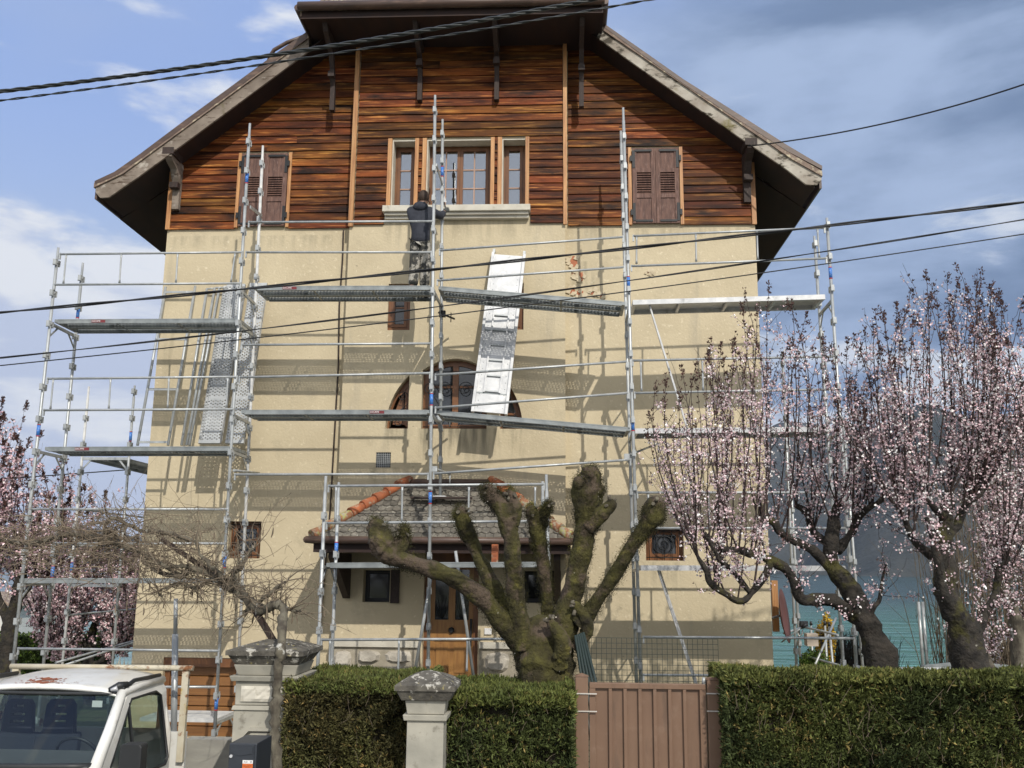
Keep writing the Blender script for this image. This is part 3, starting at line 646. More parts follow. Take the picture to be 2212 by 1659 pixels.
# shutters
def shutter(x0, x1, z0, z1, Y):
    f = MB(); sw = .075; zz = [z0, z0 + .42 * .0 + (z1 - z0) * .36, z0 + (z1 - z0) * .70, z1]
    f.box(x0, x0 + sw, Y - .045, Y, z0, z1).box(x1 - sw, x1, Y - .045, Y, z0, z1)
    for z_ in (z0, zz[1] - sw / 2, zz[2] - sw / 2, z1 - sw): f.box(x0 + sw, x1 - sw, Y - .043, Y - .002, z_, z_ + sw)
    o = f.build('shutter', 'shutter', house)
    MB().box(x0 + sw, x1 - sw, Y - .028, Y - .01, z0 + sw, zz[1] - sw / 2).build('shutter_panel', 'shutter', o)
    MB().box(x0 + sw, x1 - sw, Y - .028, Y - .01, zz[2] + sw / 2, z1 - sw).build('shutter_panel', 'shutter', o)
    n = 9; a = zz[1] + sw / 2; b = zz[2] - sw / 2
    for i in range(n):
        z_ = a + (b - a) * (i + .5) / n; s_ = MB(); h = (b - a) / n * .62
        s_.add([(x0 + sw, Y - .042, z_ - h * .6), (x1 - sw, Y - .042, z_ - h * .6), (x1 - sw, Y - .012, z_ + h * .5), (x0 + sw, Y - .012, z_ + h * .5),
                (x0 + sw, Y - .036, z_ - h * .6 - .01), (x1 - sw, Y - .036, z_ - h * .6 - .01), (x1 - sw, Y - .006, z_ + h * .5 - .01), (x0 + sw, Y - .006, z_ + h * .5 - .01)],
               [(0, 1, 2, 3), (4, 7, 6, 5), (0, 4, 5, 1), (3, 2, 6, 7), (0, 3, 7, 4), (1, 5, 6, 2)]).build('louvre', 'shutter', o)
    MB().box(x0 + sw, x1 - sw, Y - .004, Y + .004, a, b).build('shutter_backing', 'iron', o)
    return o
for r in (SHL, SHR):
    x0, x1, z0, z1 = r; m_ = (x0 + x1) / 2; tw = .07
    for p, q in ((x0, x0 + tw * .8), (x1 - tw * .8, x1)): MB().box(p, q, YS - .06, YS - .004, z0, z1 + .01).build('shutter_trim', 'trim', house)
    for sx, (p, q) in ((-1, (x0 + tw, m_ - .003)), (1, (m_ + .003, x1 - tw))):
        o = shutter(p, q, z0 + .02, z1 - .01, YS - .03)
        h_ = MB()                                          # L-shaped iron corner straps
        e = p if sx < 0 else q
        for z_, dz in ((z1 - .06, -1), (z0 + .06, 1)):
            h_.box(e - .0 if sx < 0 else e - .045, e + .045 if sx < 0 else e, YS - .086, YS - .078, z_, z_ + dz * .32)
            h_.box(e + .046 if sx < 0 else p + .06, q - .06 if sx < 0 else e - .046, YS - .086, YS - .078, z_ - .018, z_ + .018)
            h_.box(e - .04 * 1 if sx < 0 else e, e if sx < 0 else e + .04, YS - .10, YS - .07, z_ + dz * .10, z_ + dz * .2)
            h_.build('strap_hinge', 'iron', o); h_ = MB()
# roof ---------------------------------------------------------------------
def slope_poly(side):
    s_ = MB()
    if side < 0: e0, e1, xh = tl0, tl1, XHL
    else: e0, e1, xh = tr0, tr1, XHR
    zh = ztop(xh); ya = YB - .03; T = .09
    rise = ZRG - zh; yr = YH + rise * .95
    P0 = [(e0.x, ya, e0.z), (e1.x, ya, e1.z), (xh, ya, zh), (xh, YH, zh), (XRG, yr, ZRG), (XRG, YBK, ZRG), (e1.x, YBK, e1.z), (e0.x, YBK, e0.z)]
    n = 8; v = P0 + [(a, b, c_ - T) for a, b, c_ in P0]
    fs = [(0, 1, 6, 7), (1, 2, 3, 4, 5, 6)]; fs += [tuple(i + n for i in reversed(f)) for f in fs] + [(i, (i + 1) % n, n + (i + 1) % n, n + i) for i in range(n)]
    s_.add(v, fs); return s_, yr
s_, YRG = slope_poly(-1); s_.build('roof_slope', 'rooftile', house)
s_, _ = slope_poly(1); s_.build('roof_slope', 'rooftile', house)
zhl = ZH
hp_ = MB(); T = .09
v = [(XHL, YH, ZH), (XHR, YH, ZH), (XRG, YRG, ZRG)]; hp_.add(v + [(a, b, c_ - T) for a, b, c_ in v], [(0, 1, 2), (5, 4, 3), (0, 3, 4, 1), (1, 4, 5, 2), (2, 5, 3, 0)]); hp_.build('hip_slope', 'rooftile', house)
# tile ends along the hip eave: corrugated pantile noses
tb = MB(); nt_ = 58; wdt = (XHR - XHL - .3) / nt_
for i in range(nt_):
    x = XHL + .25 + (i + .5) * wdt
    for r_ in range(3):
        y0 = YH + .03 + r_ * .26; z0 = ZH + .02 + r_ * .26 * 1.0
        tb.tube([(x, y0, z0), (x, y0 + .3, z0 + .30)], wdt * .44, 6)
tb.build('roof_tile_rows', 'rooftile', house, kind='stuff')
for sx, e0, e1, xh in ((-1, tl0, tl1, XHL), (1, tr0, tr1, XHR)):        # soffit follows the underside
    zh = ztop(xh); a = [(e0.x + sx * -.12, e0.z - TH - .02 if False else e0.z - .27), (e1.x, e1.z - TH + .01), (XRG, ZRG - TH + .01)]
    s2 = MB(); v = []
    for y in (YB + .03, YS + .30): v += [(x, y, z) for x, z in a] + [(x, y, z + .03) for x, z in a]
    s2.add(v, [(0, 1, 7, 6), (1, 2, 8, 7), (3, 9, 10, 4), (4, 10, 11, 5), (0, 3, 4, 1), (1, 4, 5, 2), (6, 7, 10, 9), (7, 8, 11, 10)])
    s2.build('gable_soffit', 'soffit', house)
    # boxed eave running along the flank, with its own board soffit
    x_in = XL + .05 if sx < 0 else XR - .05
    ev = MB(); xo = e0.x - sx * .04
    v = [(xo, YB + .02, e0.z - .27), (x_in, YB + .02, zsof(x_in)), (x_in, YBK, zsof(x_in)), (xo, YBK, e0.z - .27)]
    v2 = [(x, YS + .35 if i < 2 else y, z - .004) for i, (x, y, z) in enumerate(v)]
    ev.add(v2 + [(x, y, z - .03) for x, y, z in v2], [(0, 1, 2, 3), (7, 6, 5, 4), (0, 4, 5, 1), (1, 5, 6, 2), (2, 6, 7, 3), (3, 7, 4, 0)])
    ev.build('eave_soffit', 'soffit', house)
    MB().add([(e0.x, YB + .04, e0.z - .05), (e0.x, YBK, e0.z - .05), (e0.x, YBK, e0.z - .27), (e0.x, YB + .04, e0.z - .27), (xo, YB + .04, e0.z - .05), (xo, YBK, e0.z - .05), (xo, YBK, e0.z - .28), (xo, YB + .04, e0.z - .28)],
             [(0, 1, 2, 3), (4, 7, 6, 5), (0, 3, 7, 4), (1, 5, 6, 2), (0, 4, 5, 1), (3, 2, 6, 7)]).build('eave_fascia', 'fascia', house)
def pxpoly(pts, Y): return [(P(a, b, Y).x, P(a, b, Y).z) for a, b in pts]
def strip(pts, Y, y1, name, m_):
    lp = pxpoly(pts, Y); o = MB(); o.prism([lp], Y, y1); return o.build(name, m_, house)
strip([(207, 399), (253, 379), (300, 346), (400, 273), (500, 200), (600, 128), (667, 84), (667, 110), (600, 160), (500, 234), (400, 308), (300, 381), (235, 426), (216, 427), (206, 415)], YB, YB + .04, 'bargeboard', 'barge')
strip([(1301, 57), (1400, 128), (1475, 181), (1600, 263), (1700, 327), (1775, 366), (1775, 387), (1765, 400), (1741, 398), (1700, 366), (1600, 298), (1475, 211), (1400, 159), (1289, 80)], YB, YB + .04, 'bargeboard', 'barge_white')
strip([(204, 391), (247, 371), (300, 334), (400, 259), (500, 186), (600, 112), (663, 68), (663, 84), (600, 127), (500, 199), (400, 272), (300, 345), (252, 378), (206, 398)], YB - .035, YB + .03, 'verge_tiles', 'fascia')
strip([(1301, 48), (1400, 117), (1475, 170), (1600, 249), (1700, 313), (1776, 358), (1776, 366), (1700, 326), (1600, 262), (1475, 180), (1400, 127), (1301, 56)], YB - .035, YB + .03, 'verge_tiles', 'fascia')
# hip eave: gutter, fascia, soffit
gp = MB(); gr = .075
gp.tube([(XHL - .02, YH - .06, ZH - .035), (XHR + .02, YH - .06, ZH - .035)], gr, 12)
gp.tube([(XHL - .04, YH - .03, ZH - .035), (XHL - .04, YB + .3, ZH - .035)], gr * .8, 10); gp.tube([(XHR + .03, YH - .03, ZH - .035), (XHR + .03, YB + .3, ZH - .035)], gr * .8, 10)
gp.build('gutter', 'fascia', house)
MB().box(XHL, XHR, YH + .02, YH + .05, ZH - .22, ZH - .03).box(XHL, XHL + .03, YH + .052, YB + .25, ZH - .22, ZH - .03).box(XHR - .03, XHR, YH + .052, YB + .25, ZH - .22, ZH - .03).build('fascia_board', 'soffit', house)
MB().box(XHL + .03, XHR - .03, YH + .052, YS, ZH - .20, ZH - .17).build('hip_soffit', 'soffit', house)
MB().tube([P(664, 76, YB), P(620, 92, YB), P(592, 108, YB), P(583, 122, YB + .05), P(580, 134, YB + .1)], .035, 8).build('downpipe', 'fascia', house)
# timber brackets
def bracket(px, ytop, yblk, ybot):
    X = P(px, yblk, 15.2).x; zt_ = ZH - .2; zb2 = P(px, ybot, YC - .1).z; zk = P(px, yblk, 15.15).z; w_ = .04
    prof = [(YC - .03, zb2), (YC - .15, zb2), (YC - .15, zb2 + .45), (YC - .22, zk - .05), (YC - .24, zk + .12), (YC - .38, zt_ - .30), (YH + .24, zt_ - .12), (YH + .16, zt_),
            (YC - .03, zt_), (YC - .03, zt_ - .12), (YC - .28, zt_ - .16), (YC - .17, zk + .1), (YC - .10, zk - .1), (YC - .07, zb2 + .4)]
    o = MB(); o.prism([prof], X - w_, X + w_, 'x'); o = o.build('eave_bracket', 'bracket', house)
    MB().box(X - .055, X + .055, YC - .31, YC - .19, zk - .05, zk + .05).build('bracket_block', 'bracket', o)
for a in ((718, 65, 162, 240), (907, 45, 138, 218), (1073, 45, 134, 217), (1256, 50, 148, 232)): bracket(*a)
for px, sx in ((376, 1), (1617, -1)):
    X = P(px, 385, 15.35).x; zk = zsof(X)
    o = MB(); prof = [(YS - .02, zk - .85), (YS - .12, zk - .85), (YS - .14, zk - .45), (YS - .30, zk - .18), (YS - .48, zk - .12), (YB + .02, zk - .06), (YB + .02, zk + .0), (YS - .02, zk + .0)]
    o.prism([prof], X - .06, X + .06, 'x'); o = o.build('purlin_bracket', 'barge' if sx > 0 else 'bracket', house)
    MB().box(X - .10, X + .10, YB - .005, YB + .38, zk - .02, zk + .10).build('purlin_end', 'bracket', o)
    MB().box(X - .075, X + .075, YS - .26, YS - .145, zk - .50, zk - .40).build('bracket_block', 'bracket', o)
# vent, nameplate
x0, x1, z0, z1 = W_VENT; o = MB().box(x0, x1, YC + .03, YC + .04, z0, z1).build('air_vent', 'iron', house)
g = MB()
for k in range(9):
    a = x0 + (x1 - x0) * k / 8; g.frame((a, YC + .018, z0), (a, YC + .018, z1), .006, .006); b = z0 + (z1 - z0) * k / 8; g.frame((x0, YC + .022, b), (x1, YC + .022, b), .006, .006)
g.build('vent_mesh', 'galv', o)
x0, x1, z0, z1 = rect(484, 1318, 545, 1353, YS)
MB().prism([[(x0, z0), (x1 - .04, z0), (x1, z0 + .04), (x1, z1), (x0, z1)]], YS - .03, YS + .01).build('name_plaque', 'plaster', house)
text('plaque_text', 'VILLA', .075, 'mortar', house, ((x0 + x1) / 2, YS - .031, z1 - .09))
text('plaque_text', 'St BERNARD', .085, 'mortar', house, ((x0 + x1) / 2, YS - .031, z0 + .11), width=.40)
# conduit down the left recess
cpts = [P(742, 497, YS - .03), P(740, 560, YS - .03), P(733, 660, YS - .03), P(731, 790, YS - .03), P(722, 950, YS - .03), P(713, 1106, YS - .03), P(700, 1250, YS - .03), P(688, 1400, YS - .03)]
MB().tube(cpts, .014, 6).build('conduit', 'bracket', house)
# plinth, door, garage
zpl = P(820, 1397, YC).z; zps = P(820, 1386, YC).z
xd0, xd1 = W_DOOR[0], W_DOOR[1]; xp0, xp1 = P(716, 1400, YC).x, P(1200, 1400, YC).x
for a, b in ((xp0, xd0 - .03), (xd1 + .03, xp1)):
    MB().box(a, b, YC - .10, YC - .004, zpl + .002, zps + .02).build('plinth_sill', 'sill', house)
    MB().box(a, b, YC - .05, YC - .002, 0, zpl).build('plinth', 'mortar', house)
    x = a + .04
    while x < b - .2:
        z = zpl - .04; wd = random.uniform(.26, .5); wd = min(wd, b - x - .02)
        while z > .5:
            h = random.uniform(.2, .34); st = MB(); n = 9; lp = []
            for k in range(n):
                an = 2 * math.pi * (k + .3 * random.random()) / n; lp.append((x + wd / 2 + wd * .47 * (abs(math.cos(an)) ** .6) * math.copysign(1, math.cos(an)) * random.uniform(.85, 1.05), z - h / 2 + h * .46 * (abs(math.sin(an)) ** .6) * math.copysign(1, math.sin(an)) * random.uniform(.85, 1.05)))
            lp2 = [(x + wd / 2 + (p[0] - x - wd / 2) * .72, z - h / 2 + (p[1] - z + h / 2) * .72) for p in lp]
            d_ = random.uniform(.04, .075); v = [(p[0], YC - .049, p[1]) for p in lp] + [(p[0], YC - .05 - d_, p[1]) for p in lp2]
            st.add(v, [tuple(range(n, 2 * n))] + [(i, (i + 1) % n, n + (i + 1) % n, n + i) for i in range(n)]); st.build('rubble_stone', 'stonewh', house); z -= h + .02
        x += wd + .03
x0, x1, z0, z1 = W_DOOR; y = YC + .16
f = MB(); fw = .09
f.box(x0, x0 + fw, y - .02, y + .1, z0, z1).box(x1 - fw, x1, y - .02, y + .1, z0, z1)
f.box(x0 + fw, x1 - fw, y - .02, y + .1, z1 - .22, z1); door = f.build('front_door', 'frame', house)
dx0, dx1 = x0 + fw, x1 - fw; dm = (dx0 + dx1) / 2; zg0, zg1 = P(970, 1340, YC).z, P(970, 1215, YC).z
zg1 = min(zg1, z1 - .28)
lf = MB(); st = .075
lf.box(dx0, dx0 + st, y, y + .05, z0, z1 - .22).box(dx1 - st, dx1, y, y + .05, z0, z1 - .22).box(dm - st * .7, dm + st * .7, y - .004, y + .05, zg0, zg1).box(dx0 + st, dx1 - st, y, y + .05, zg1, z1 - .22).box(dx0 + st, dx1 - st, y, y + .05, zg0 - .33, zg0)
lf.box(dx0 + st, dx1 - st, y + .016, y + .05, z0, zg0 - .33); lf.build('door_leaf', 'doorwood', door)
for a, b in ((dx0 + st + .03, dm - .05), (dm + .05, dx1 - st - .03)): MB().box(a, b, y + .002, y + .015, z0 + .1, zg0 - .38).build('door_panel', 'doorwood', door)
for a, b in ((dx0 + st, dm - st * .7), (dm + st * .7, dx1 - st)):
    MB().box(a, b, y + .02, y + .03, zg0, zg1).build('door_glass', 'glassdark', door)
    g = MB(); mx_ = (a + b) / 2
    for k in range(5): g.tube([(mx_ + (k - 2) * .01, y + .008, zg0 + .02), (mx_ + (k - 2) * .045, y + .008, zg0 + .22), (mx_ + (k - 2) * .07, y + .008, zg0 + .36)], .004, 4)
    g.build('door_grille', 'iron', door)
MB().tube([(dm, y - .05, zg0 - .16), (dm, y - .03, zg0 - .16), (dm, y, zg0 - .16)], [.035, .05, .02], 12).build('door_knob', 'iron', door)
MB().box(dx1 - .05, dx1 - .02, y - .06, y, zg0 - .4, zg0 + .02).build('door_handle', 'iron', door)
MB().box(x0 - .1, x1 + .1, YC - .9, YC + .14, z0 - .12, z0 - .002).build('doorstep', 'concrete', house)
MB().box(*[P(1047, 1360, YC).x, P(1062, 1360, YC).x], YC - .03, YC - .002, P(1050, 1370, YC).z, P(1050, 1357, YC).z).build('door_bell', 'white', house)
# orange hollow brick standing on the wall shelf beside the door
x0, x1, z0, z1 = W_GAR; zl = P(430, 1441, YS).z
g = MB(); g.box(x0, x1, YS + .02, YS + .12, zl, z1); gd = g.build('garage_door', 'frame', house)
g = MB(); g.box(x0, x0 + .08, YS + .1, YS + .2, 0.01, zl).build('garage_jamb', 'frame', gd); MB().box(x1 - .08, x1, YS + .1, YS + .2, 0.01, zl).build('garage_jamb', 'frame', gd)
z = zl - .004; k = 0
while z > .06:
    h = .155; MB().prism([[(YS + .16, z - h + .010), (YS + .15, z - h + .018), (YS + .15, z - .010), (YS + .16, z - .002), (YS + .19, z - .002), (YS + .19, z - h + .010)]], x0 + .08, x1 - .08, 'x').build('garage_board', 'garage', gd); z -= h
# porch roof ---------------------------------------------------------------
YE = 14.08
ez = (P(672, 1163, YE).z + P(1238, 1167, YE).z) / 2; ex0, ex1 = P(677, 1165, YE).x, P(1233, 1165, YE).x
rz = P(973, 1042, YC).z; rx0, rx1 = P(884, 1042, YC).x, P(1063, 1042, YC).x
pr = MB(); v = [(ex0, YE, ez), (ex1, YE, ez), (rx1, YC - .01, rz), (rx0, YC - .01, rz), (ex0, YC - .01, ez), (ex1, YC - .01, ez)]
pr.add(v, [(0, 1, 2, 3), (0, 3, 4), (1, 5, 2), (0, 4, 5, 1), (3, 2, 5, 4)]); porch = pr.build('porch_roof', 'soffit', house)
nrows = 11; sl_ = Vector((0, YC - YE, rz - ez)); Ls = sl_.length; sdir = sl_.normalized(); nn = Vector((0, -sdir.z, sdir.y))
tw = .118; n_ = 7
tm = MB(); pts = [(-tw / 2 + .003, .17)] + [(-tw / 2 + .003 + (tw - .006) * i / 6, -.0 - .038 * math.sin(math.pi * i / 6) ** .8) for i in range(7)] + [(tw / 2 - .003, .17)]
tm.prism([pts], -.008, .010, 'z'); tile = tm.mesh('roof_tile', 'tile')
rot = Matrix((Vector((1, 0, 0)), sdir, nn)).transposed()
dummy = (rot @ Matrix.Rotation(math.radians(-6.5), 3, 'X')).to_euler()
for r_ in range(nrows):
    t = r_ / nrows; bx0 = ex0 + (rx0 - ex0) * t; bx1 = ex1 + (rx1 - ex1) * t; base = Vector((0, YE, ez)) + sdir * (Ls * t + .01) + nn * .02
    n = int((bx1 - bx0) / tw); x = bx0 + ((bx1 - bx0) - n * tw) / 2 + (tw / 2 if r_ % 2 else 0)
    while x < bx1 + .0:
        if x > bx0 - .02: inst(tile, 'roof_tile', porch, Vector((x, base.y, base.z)) + nn * random.uniform(0, .006), (dummy.x, dummy.y + random.uniform(-.02, .02), dummy.z + random.uniform(-.04, .04)))
        x += tw
for sx in (-1, 1):
    a = Vector((ex0 - .02 if sx < 0 else ex1 + .02, YE - .02, ez + .03)); b = Vector((rx0 if sx < 0 else rx1, YC - .04, rz + .03)); d_ = b - a; n = 8
    for i in range(n):
        p = a + d_ * (i / n) - d_.normalized() * .0; q = a + d_ * ((i + 1.15) / n)
        m_ = MB(); m_.tube([p + nn * .018, q + nn * .0], [.085, .066], 10); m_.build('hip_tile', 'terralichen' if (i < 3 and sx < 0) or sx > 0 and i < 5 else 'terra', porch)
m_ = MB(); m_.tube([(rx0 - .05, YC - .06, rz + .0), (rx1 + .05, YC - .06, rz + .0)], .05, 8); m_.build('ridge_flashing', 'fascia', porch)
MB().box(rx0 + .1, rx1 - .1, YC - .2, YC - .13, rz - .12, rz - .10).build('lead_strip', 'fascia', porch)
# side slopes' tiles (joined: edge-on from the front)
st_ = MB()
for sx in (-1, 1):
    for r_ in range(9):
        t = r_ / 9; xe = (ex0 + (rx0 - ex0) * t) if sx < 0 else (ex1 + (rx1 - ex1) * t); z = ez + (rz - ez) * t; y0 = YE + (YC - YE) * t
        st_.box(xe - .02, xe + .14 * -sx if False else xe + .06, y0 + .05, YC - .01, z + .01, z + .03)
st_.build('flank_tiles', 'tile', porch, kind='stuff')
g = MB(); g.tube([(ex0 - .1, YE - .06, ez - .02), (ex1 + .1, YE - .06, ez - .02)], .055, 10); g.tube([(ex0 - .1, YE - .03, ez - .02), (ex0 - .1, YC, ez - .02)], .05, 8); g.tube([(ex1 + .1, YE - .03, ez - .02), (ex1 + .1, YC, ez - .02)], .05, 8)
g.build('porch_gutter', 'fascia', porch)
MB().box(ex0, ex1, YE + .02, YE + .06, ez - .20, ez - .004).box(ex0, ex0 + .04, YE + .062, YC - .01, ez - .2, ez - .004).box(ex1 - .04, ex1, YE + .062, YC - .01, ez - .2, ez - .004).box(ex0 + .04, ex1 - .04, YE + .062, YC - .01, ez - .10, ez - .06).build('porch_fascia', 'soffit', porch)
for x in (ex0 + .25, ex1 - .2): MB().prism([[(YC - .02, ez - .9), (YC - .1, ez - .9), (YE + .15, ez - .28), (YE + .15, ez - .2), (YC - .02, ez - .2)]], x - .05, x + .05, 'x').build('porch_bracket', 'bracket', porch)
# ---------------------------------------------------------------- scaffold kit (shared meshes)
YO, YI = 13.97, 14.80
def lineat(pt, pb, Y, z):
    a, b = P(*pt, Y), P(*pb, Y); t = (z - a.z) / (b.z - a.z); return a + (b - a) * t
cm_ = MB(); cm_.tube([(0, 0, -.022), (0, 0, .022)], .031, 10)
for sx in (-1, 1): cm_.box(sx * .030, sx * .072, -.024, .024, -.045, .045); cm_.box(sx * .052, sx * .058, -.03, .03, -.055, .02)
COUP = cm_.mesh('coupler', 'galv')
st_ = MB(); st_.tube([(0, 0, -.08), (0, 0, .08)], .0262, 12, 0); st_.tube([(0, 0, .08), (0, 0, .095)], .0263, 12, 1); st_.tube([(0, 0, -.095), (0, 0, -.08)], .0263, 12, 1)
STICK = st_.mesh('sticker', ['blue', 'red'])
def post(parent, pt, pb, Y, zbot, stick=(), mtl='galv', coup=True, first=.18, r=.0245, foot=True, label=None):
    top = P(*pt, Y); bot = lineat(pt, pb, Y, zbot); d = (bot - top); L_ = d.length; u = d.normalized()
    o = MB().tube([top, top + u * .22, top + u * .221, bot], [r * .8, r * .8, r, r], 10).build('post', mtl, parent, label)
    q = u.to_track_quat('-Z', 'Y').to_euler()
    if coup:
        t = first + .0
        zt_ = math.floor(top.z * 2) / 2.0 - .10
        while zt_ > bot.z + .1:
            p = top + u * ((top.z - zt_) / -u.z); inst(COUP, 'coupler', o, p, q); zt_ -= .5
    for (sx, sy) in stick:
        t = (P(sx, sy, Y).z - top.z) / u.z; inst(STICK, 'sticker', o, top + u * t, q)
    if foot: MB().box(bot.x - .075, bot.x + .075, bot.y - .075, bot.y + .075, bot.z - .006, bot.z + .004).build('base_plate', 'galv', o)
    return o
def rail(parent, a, b, Y, Yb=None, r=.0185, mtl='galv', name='guard_rail'):
    p, q = P(*a, Y), P(*b, Yb or Y); d = (q - p).normalized()
    m = MB().tube([p, q], r, 8)
    for e in (p, q): m.box(e.x - .012, e.x + .012, e.y - .012, e.y + .012, e.z - .085, e.z + .02)
    return m.build(name, mtl, parent)
def spindle(parent, a, b, Y):
    p, q = P(*a, Y), P(*b, Y); m = MB().tube([p, p + (q - p) * .12, p + (q - p) * .88, q], [.019, .014, .014, .019], 6)
    return m.build('rail_spindle', 'galv', parent)
# perforated steel plank: real holes, folded edges, cross ribs
PL, PW = 2.85, .312
def plank_mesh(pl=PL):
    m = MB(); nx = int(pl / .054); ny = 8
    dx = (pl - .1) / nx; dy = (PW - .02) / ny; y0 = .01; x0 = .05
    for j in range(ny):
        for i in range(nx):
            a, b, c_, d_ = x0 + i * dx, x0 + (i + 1) * dx, y0 + j * dy, y0 + (j + 1) * dy
            if (i % 26) != 13:
                cx_, cy_ = (a + b) / 2 + (dx * .19 if j % 2 == 0 else -dx * .19), (c_ + d_) / 2; hx, hy = dx * .285, dy * .43
                v = [(a, c_, 0), (b, c_, 0), (b, d_, 0), (a, d_, 0), (cx_ - hx, cy_, 0), (cx_, cy_ - hy, 0), (cx_ + hx, cy_, 0), (cx_, cy_ + hy, 0)]
                m.add(v, [(0, 5, 4), (0, 1, 5), (1, 6, 5), (1, 2, 6), (2, 7, 6), (2, 3, 7), (3, 4, 7), (3, 0, 4)])
                w = [(cx_ - hx, cy_, -.003), (cx_, cy_ - hy, -.003), (cx_ + hx, cy_, -.003), (cx_, cy_ + hy, -.003)]
                m.add(v[4:] + w, [(0, 1, 5, 4), (1, 2, 6, 5), (2, 3, 7, 6), (3, 0, 4, 7)])
            else: m.add([(a, c_, 0), (b, c_, 0), (b, d_, 0), (a, d_, 0)], [(0, 1, 2, 3)])
    m.box(0, .05, 0, PW, -.05, .001); m.box(pl - .05, pl, 0, PW, -.05, .001)
    for y_ in (0, PW - .004): m.box(.0501, pl - .0501, y_, y_ + .004, -.068, .004)
    m.box(.0501, pl - .0501, .0042, .03, -.068, -.064); m.box(.0501, pl - .0501, PW - .03, PW - .0042, -.068, -.064)
    m.box(.0501, pl - .0501, -.003, -.0002, -.012, -.004); m.box(.0501, pl - .0501, -.003, -.0002, -.064, -.056)
    for k in (.33, .66): m.box(pl * k - .015, pl * k + .015, .0045, PW - .0045, -.06, -.055)
    return m.mesh('deck_plank', 'galvdeck', recalc=False)
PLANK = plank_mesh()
PLANK_B = PLANK.copy(); PLANK_B.materials[0] = M['plank_sunlit']
def brand(parent, x, y, z, rot):
    o = MB().box(-.11, .11, -.0015, .0, -.022, .022).mesh('brand_sticker', 'maroon'); s_ = link('brand_sticker', o, parent, (x, y, z)); s_.rotation_euler = rot
    t = text('brand_text', 'DACAME', .036, 'white', parent, (x - .035, y - .003, z), rot=(math.pi / 2, rot[1], 0), width=.135)
def deck(parent, a, b, Y=YO, yoff=.03, n=2, logo=None, w=PW):
    p, q = P(*a, Y), P(*b, Y); ang = -math.atan2(q.z - p.z, q.x - p.x); L_ = (q - p).length; first = None
    for i in range(n):
        o = inst(PLANK, 'deck_plank', parent, (p.x, Y + yoff + i * (w + .02), p.z), (0, ang, 0), (L_ / PL, 1, 1)); first = first or o
        if i == 0 and logo:
            f = logo; brand(parent, p.x + (q.x - p.x) * f, Y + yoff - .005, p.z + (q.z - p.z) * f - .032, (0, ang, 0))
    return first
def transom(parent, Xo, z, Y0=YO, Y1=YI, name='transom', mtl='galv'):
    xo, xi = (Xo if isinstance(Xo, tuple) else (Xo, Xo))
    m = MB().frame((xo, Y0, z), (xi, Y1, z), .03, .045); m.frame((xo, Y0 + .02, z - .2), (xo + (xi - xo) * .3, Y0 + .24, z - .02), .012, .03); m.frame((xi, Y1 - .02, z - .2), (xi + (xo - xi) * .3, Y1 - .24, z - .02), .012, .03)
    return m.build(name, mtl, parent)
def postx(pt, pb, Y, z): return lineat(pt, pb, Y, z).x
A = ((126, 535), (24, 1470)); AI = ((179, 568), (92, 1454)); B = ((540, 267), (463, 1593)); BI = ((568, 315), (508, 1586))
C_ = ((940, 206), (925, 1429)); CI = ((956, 258), (951, 1076)); D = ((1346, 233), (1384, 1476)); DI = ((1341, 283), (1375, 1476)); E = ((1786, 471), (1850, 1440)); EI = ((1759, 510), (1822, 1440))
sc = root('scaffold', (0, YO, 0), 'galvanised steel facade scaffold standing across the whole front of the house', 'scaffold')
post(sc, *A, YO, .01, [(83, 930)]); post(sc, *AI, YI, .01, [(168, 676), (118, 1235)]); post(sc, *B, YO, .01, [(533, 385), (469, 1520), (491, 1213)]); post(sc, *BI, YI, .01, [], mtl='whitepole', label='steel post splashed with white paint')
post(sc, *C_, YO, .01, [(934, 863), (928, 1075)]); zf = P(951, 1076, YI).z; post(sc, *CI, YI, zf + .03, [(956, 371)]); post(sc, *D, YO, .01, [(1359, 610), (1365, 918)]); post(sc, *DI, YI, .01, [])
post(sc, *E, YO, .01, [(1796, 590)]); post(sc, *EI, YI, .01)
# foot board of the inner post on the porch roof
fx = P(951, 1077, YI); MB().frame((fx.x - .45, YI - .03, zf + .0), (fx.x + .5, YI - .03, zf + .0), .16, .03).build('foot_board', 'bracket', sc); MB().box(fx.x - .1, fx.x + .1, YI - .12, YI + .06, zf + .016, zf + .026).build('base_plate', 'white', sc)
YR = YO - .03
for a, b in (((130, 549), (523, 545)), ((118, 615), (520, 612)), ((103, 818), (512, 814)), ((95, 886), (505, 884)), ((67, 1100), (493, 1100)), ((113, 1174), (487, 1174)), ((40, 1401), (473, 1406)), ((300, 1484), (467, 1484)),
             ((538, 480), (935, 478)), ((532, 545), (932, 545)), ((523, 745), (931, 742)), ((518, 815), (929, 806)), ((508, 1025), (925, 1024)),
             ((950, 541), (1346, 512)), ((945, 606), (1348, 577)), ((941, 810), (1354, 781)), ((941, 881), (1356, 849)), ((937, 1023), (1362, 993)),
             ((1368, 510), (1781, 492)), ((1364, 575), (1785, 558)), ((1367, 779), (1801, 770)), ((1371, 849), (1808, 841)), ((1377, 1064), (1822, 1064)), ((1377, 1141), (1828, 1141)), ((1390, 1376), (1845, 1379)), ((1390, 1458), (1850, 1461))):
    rail(sc, a, b, YR)
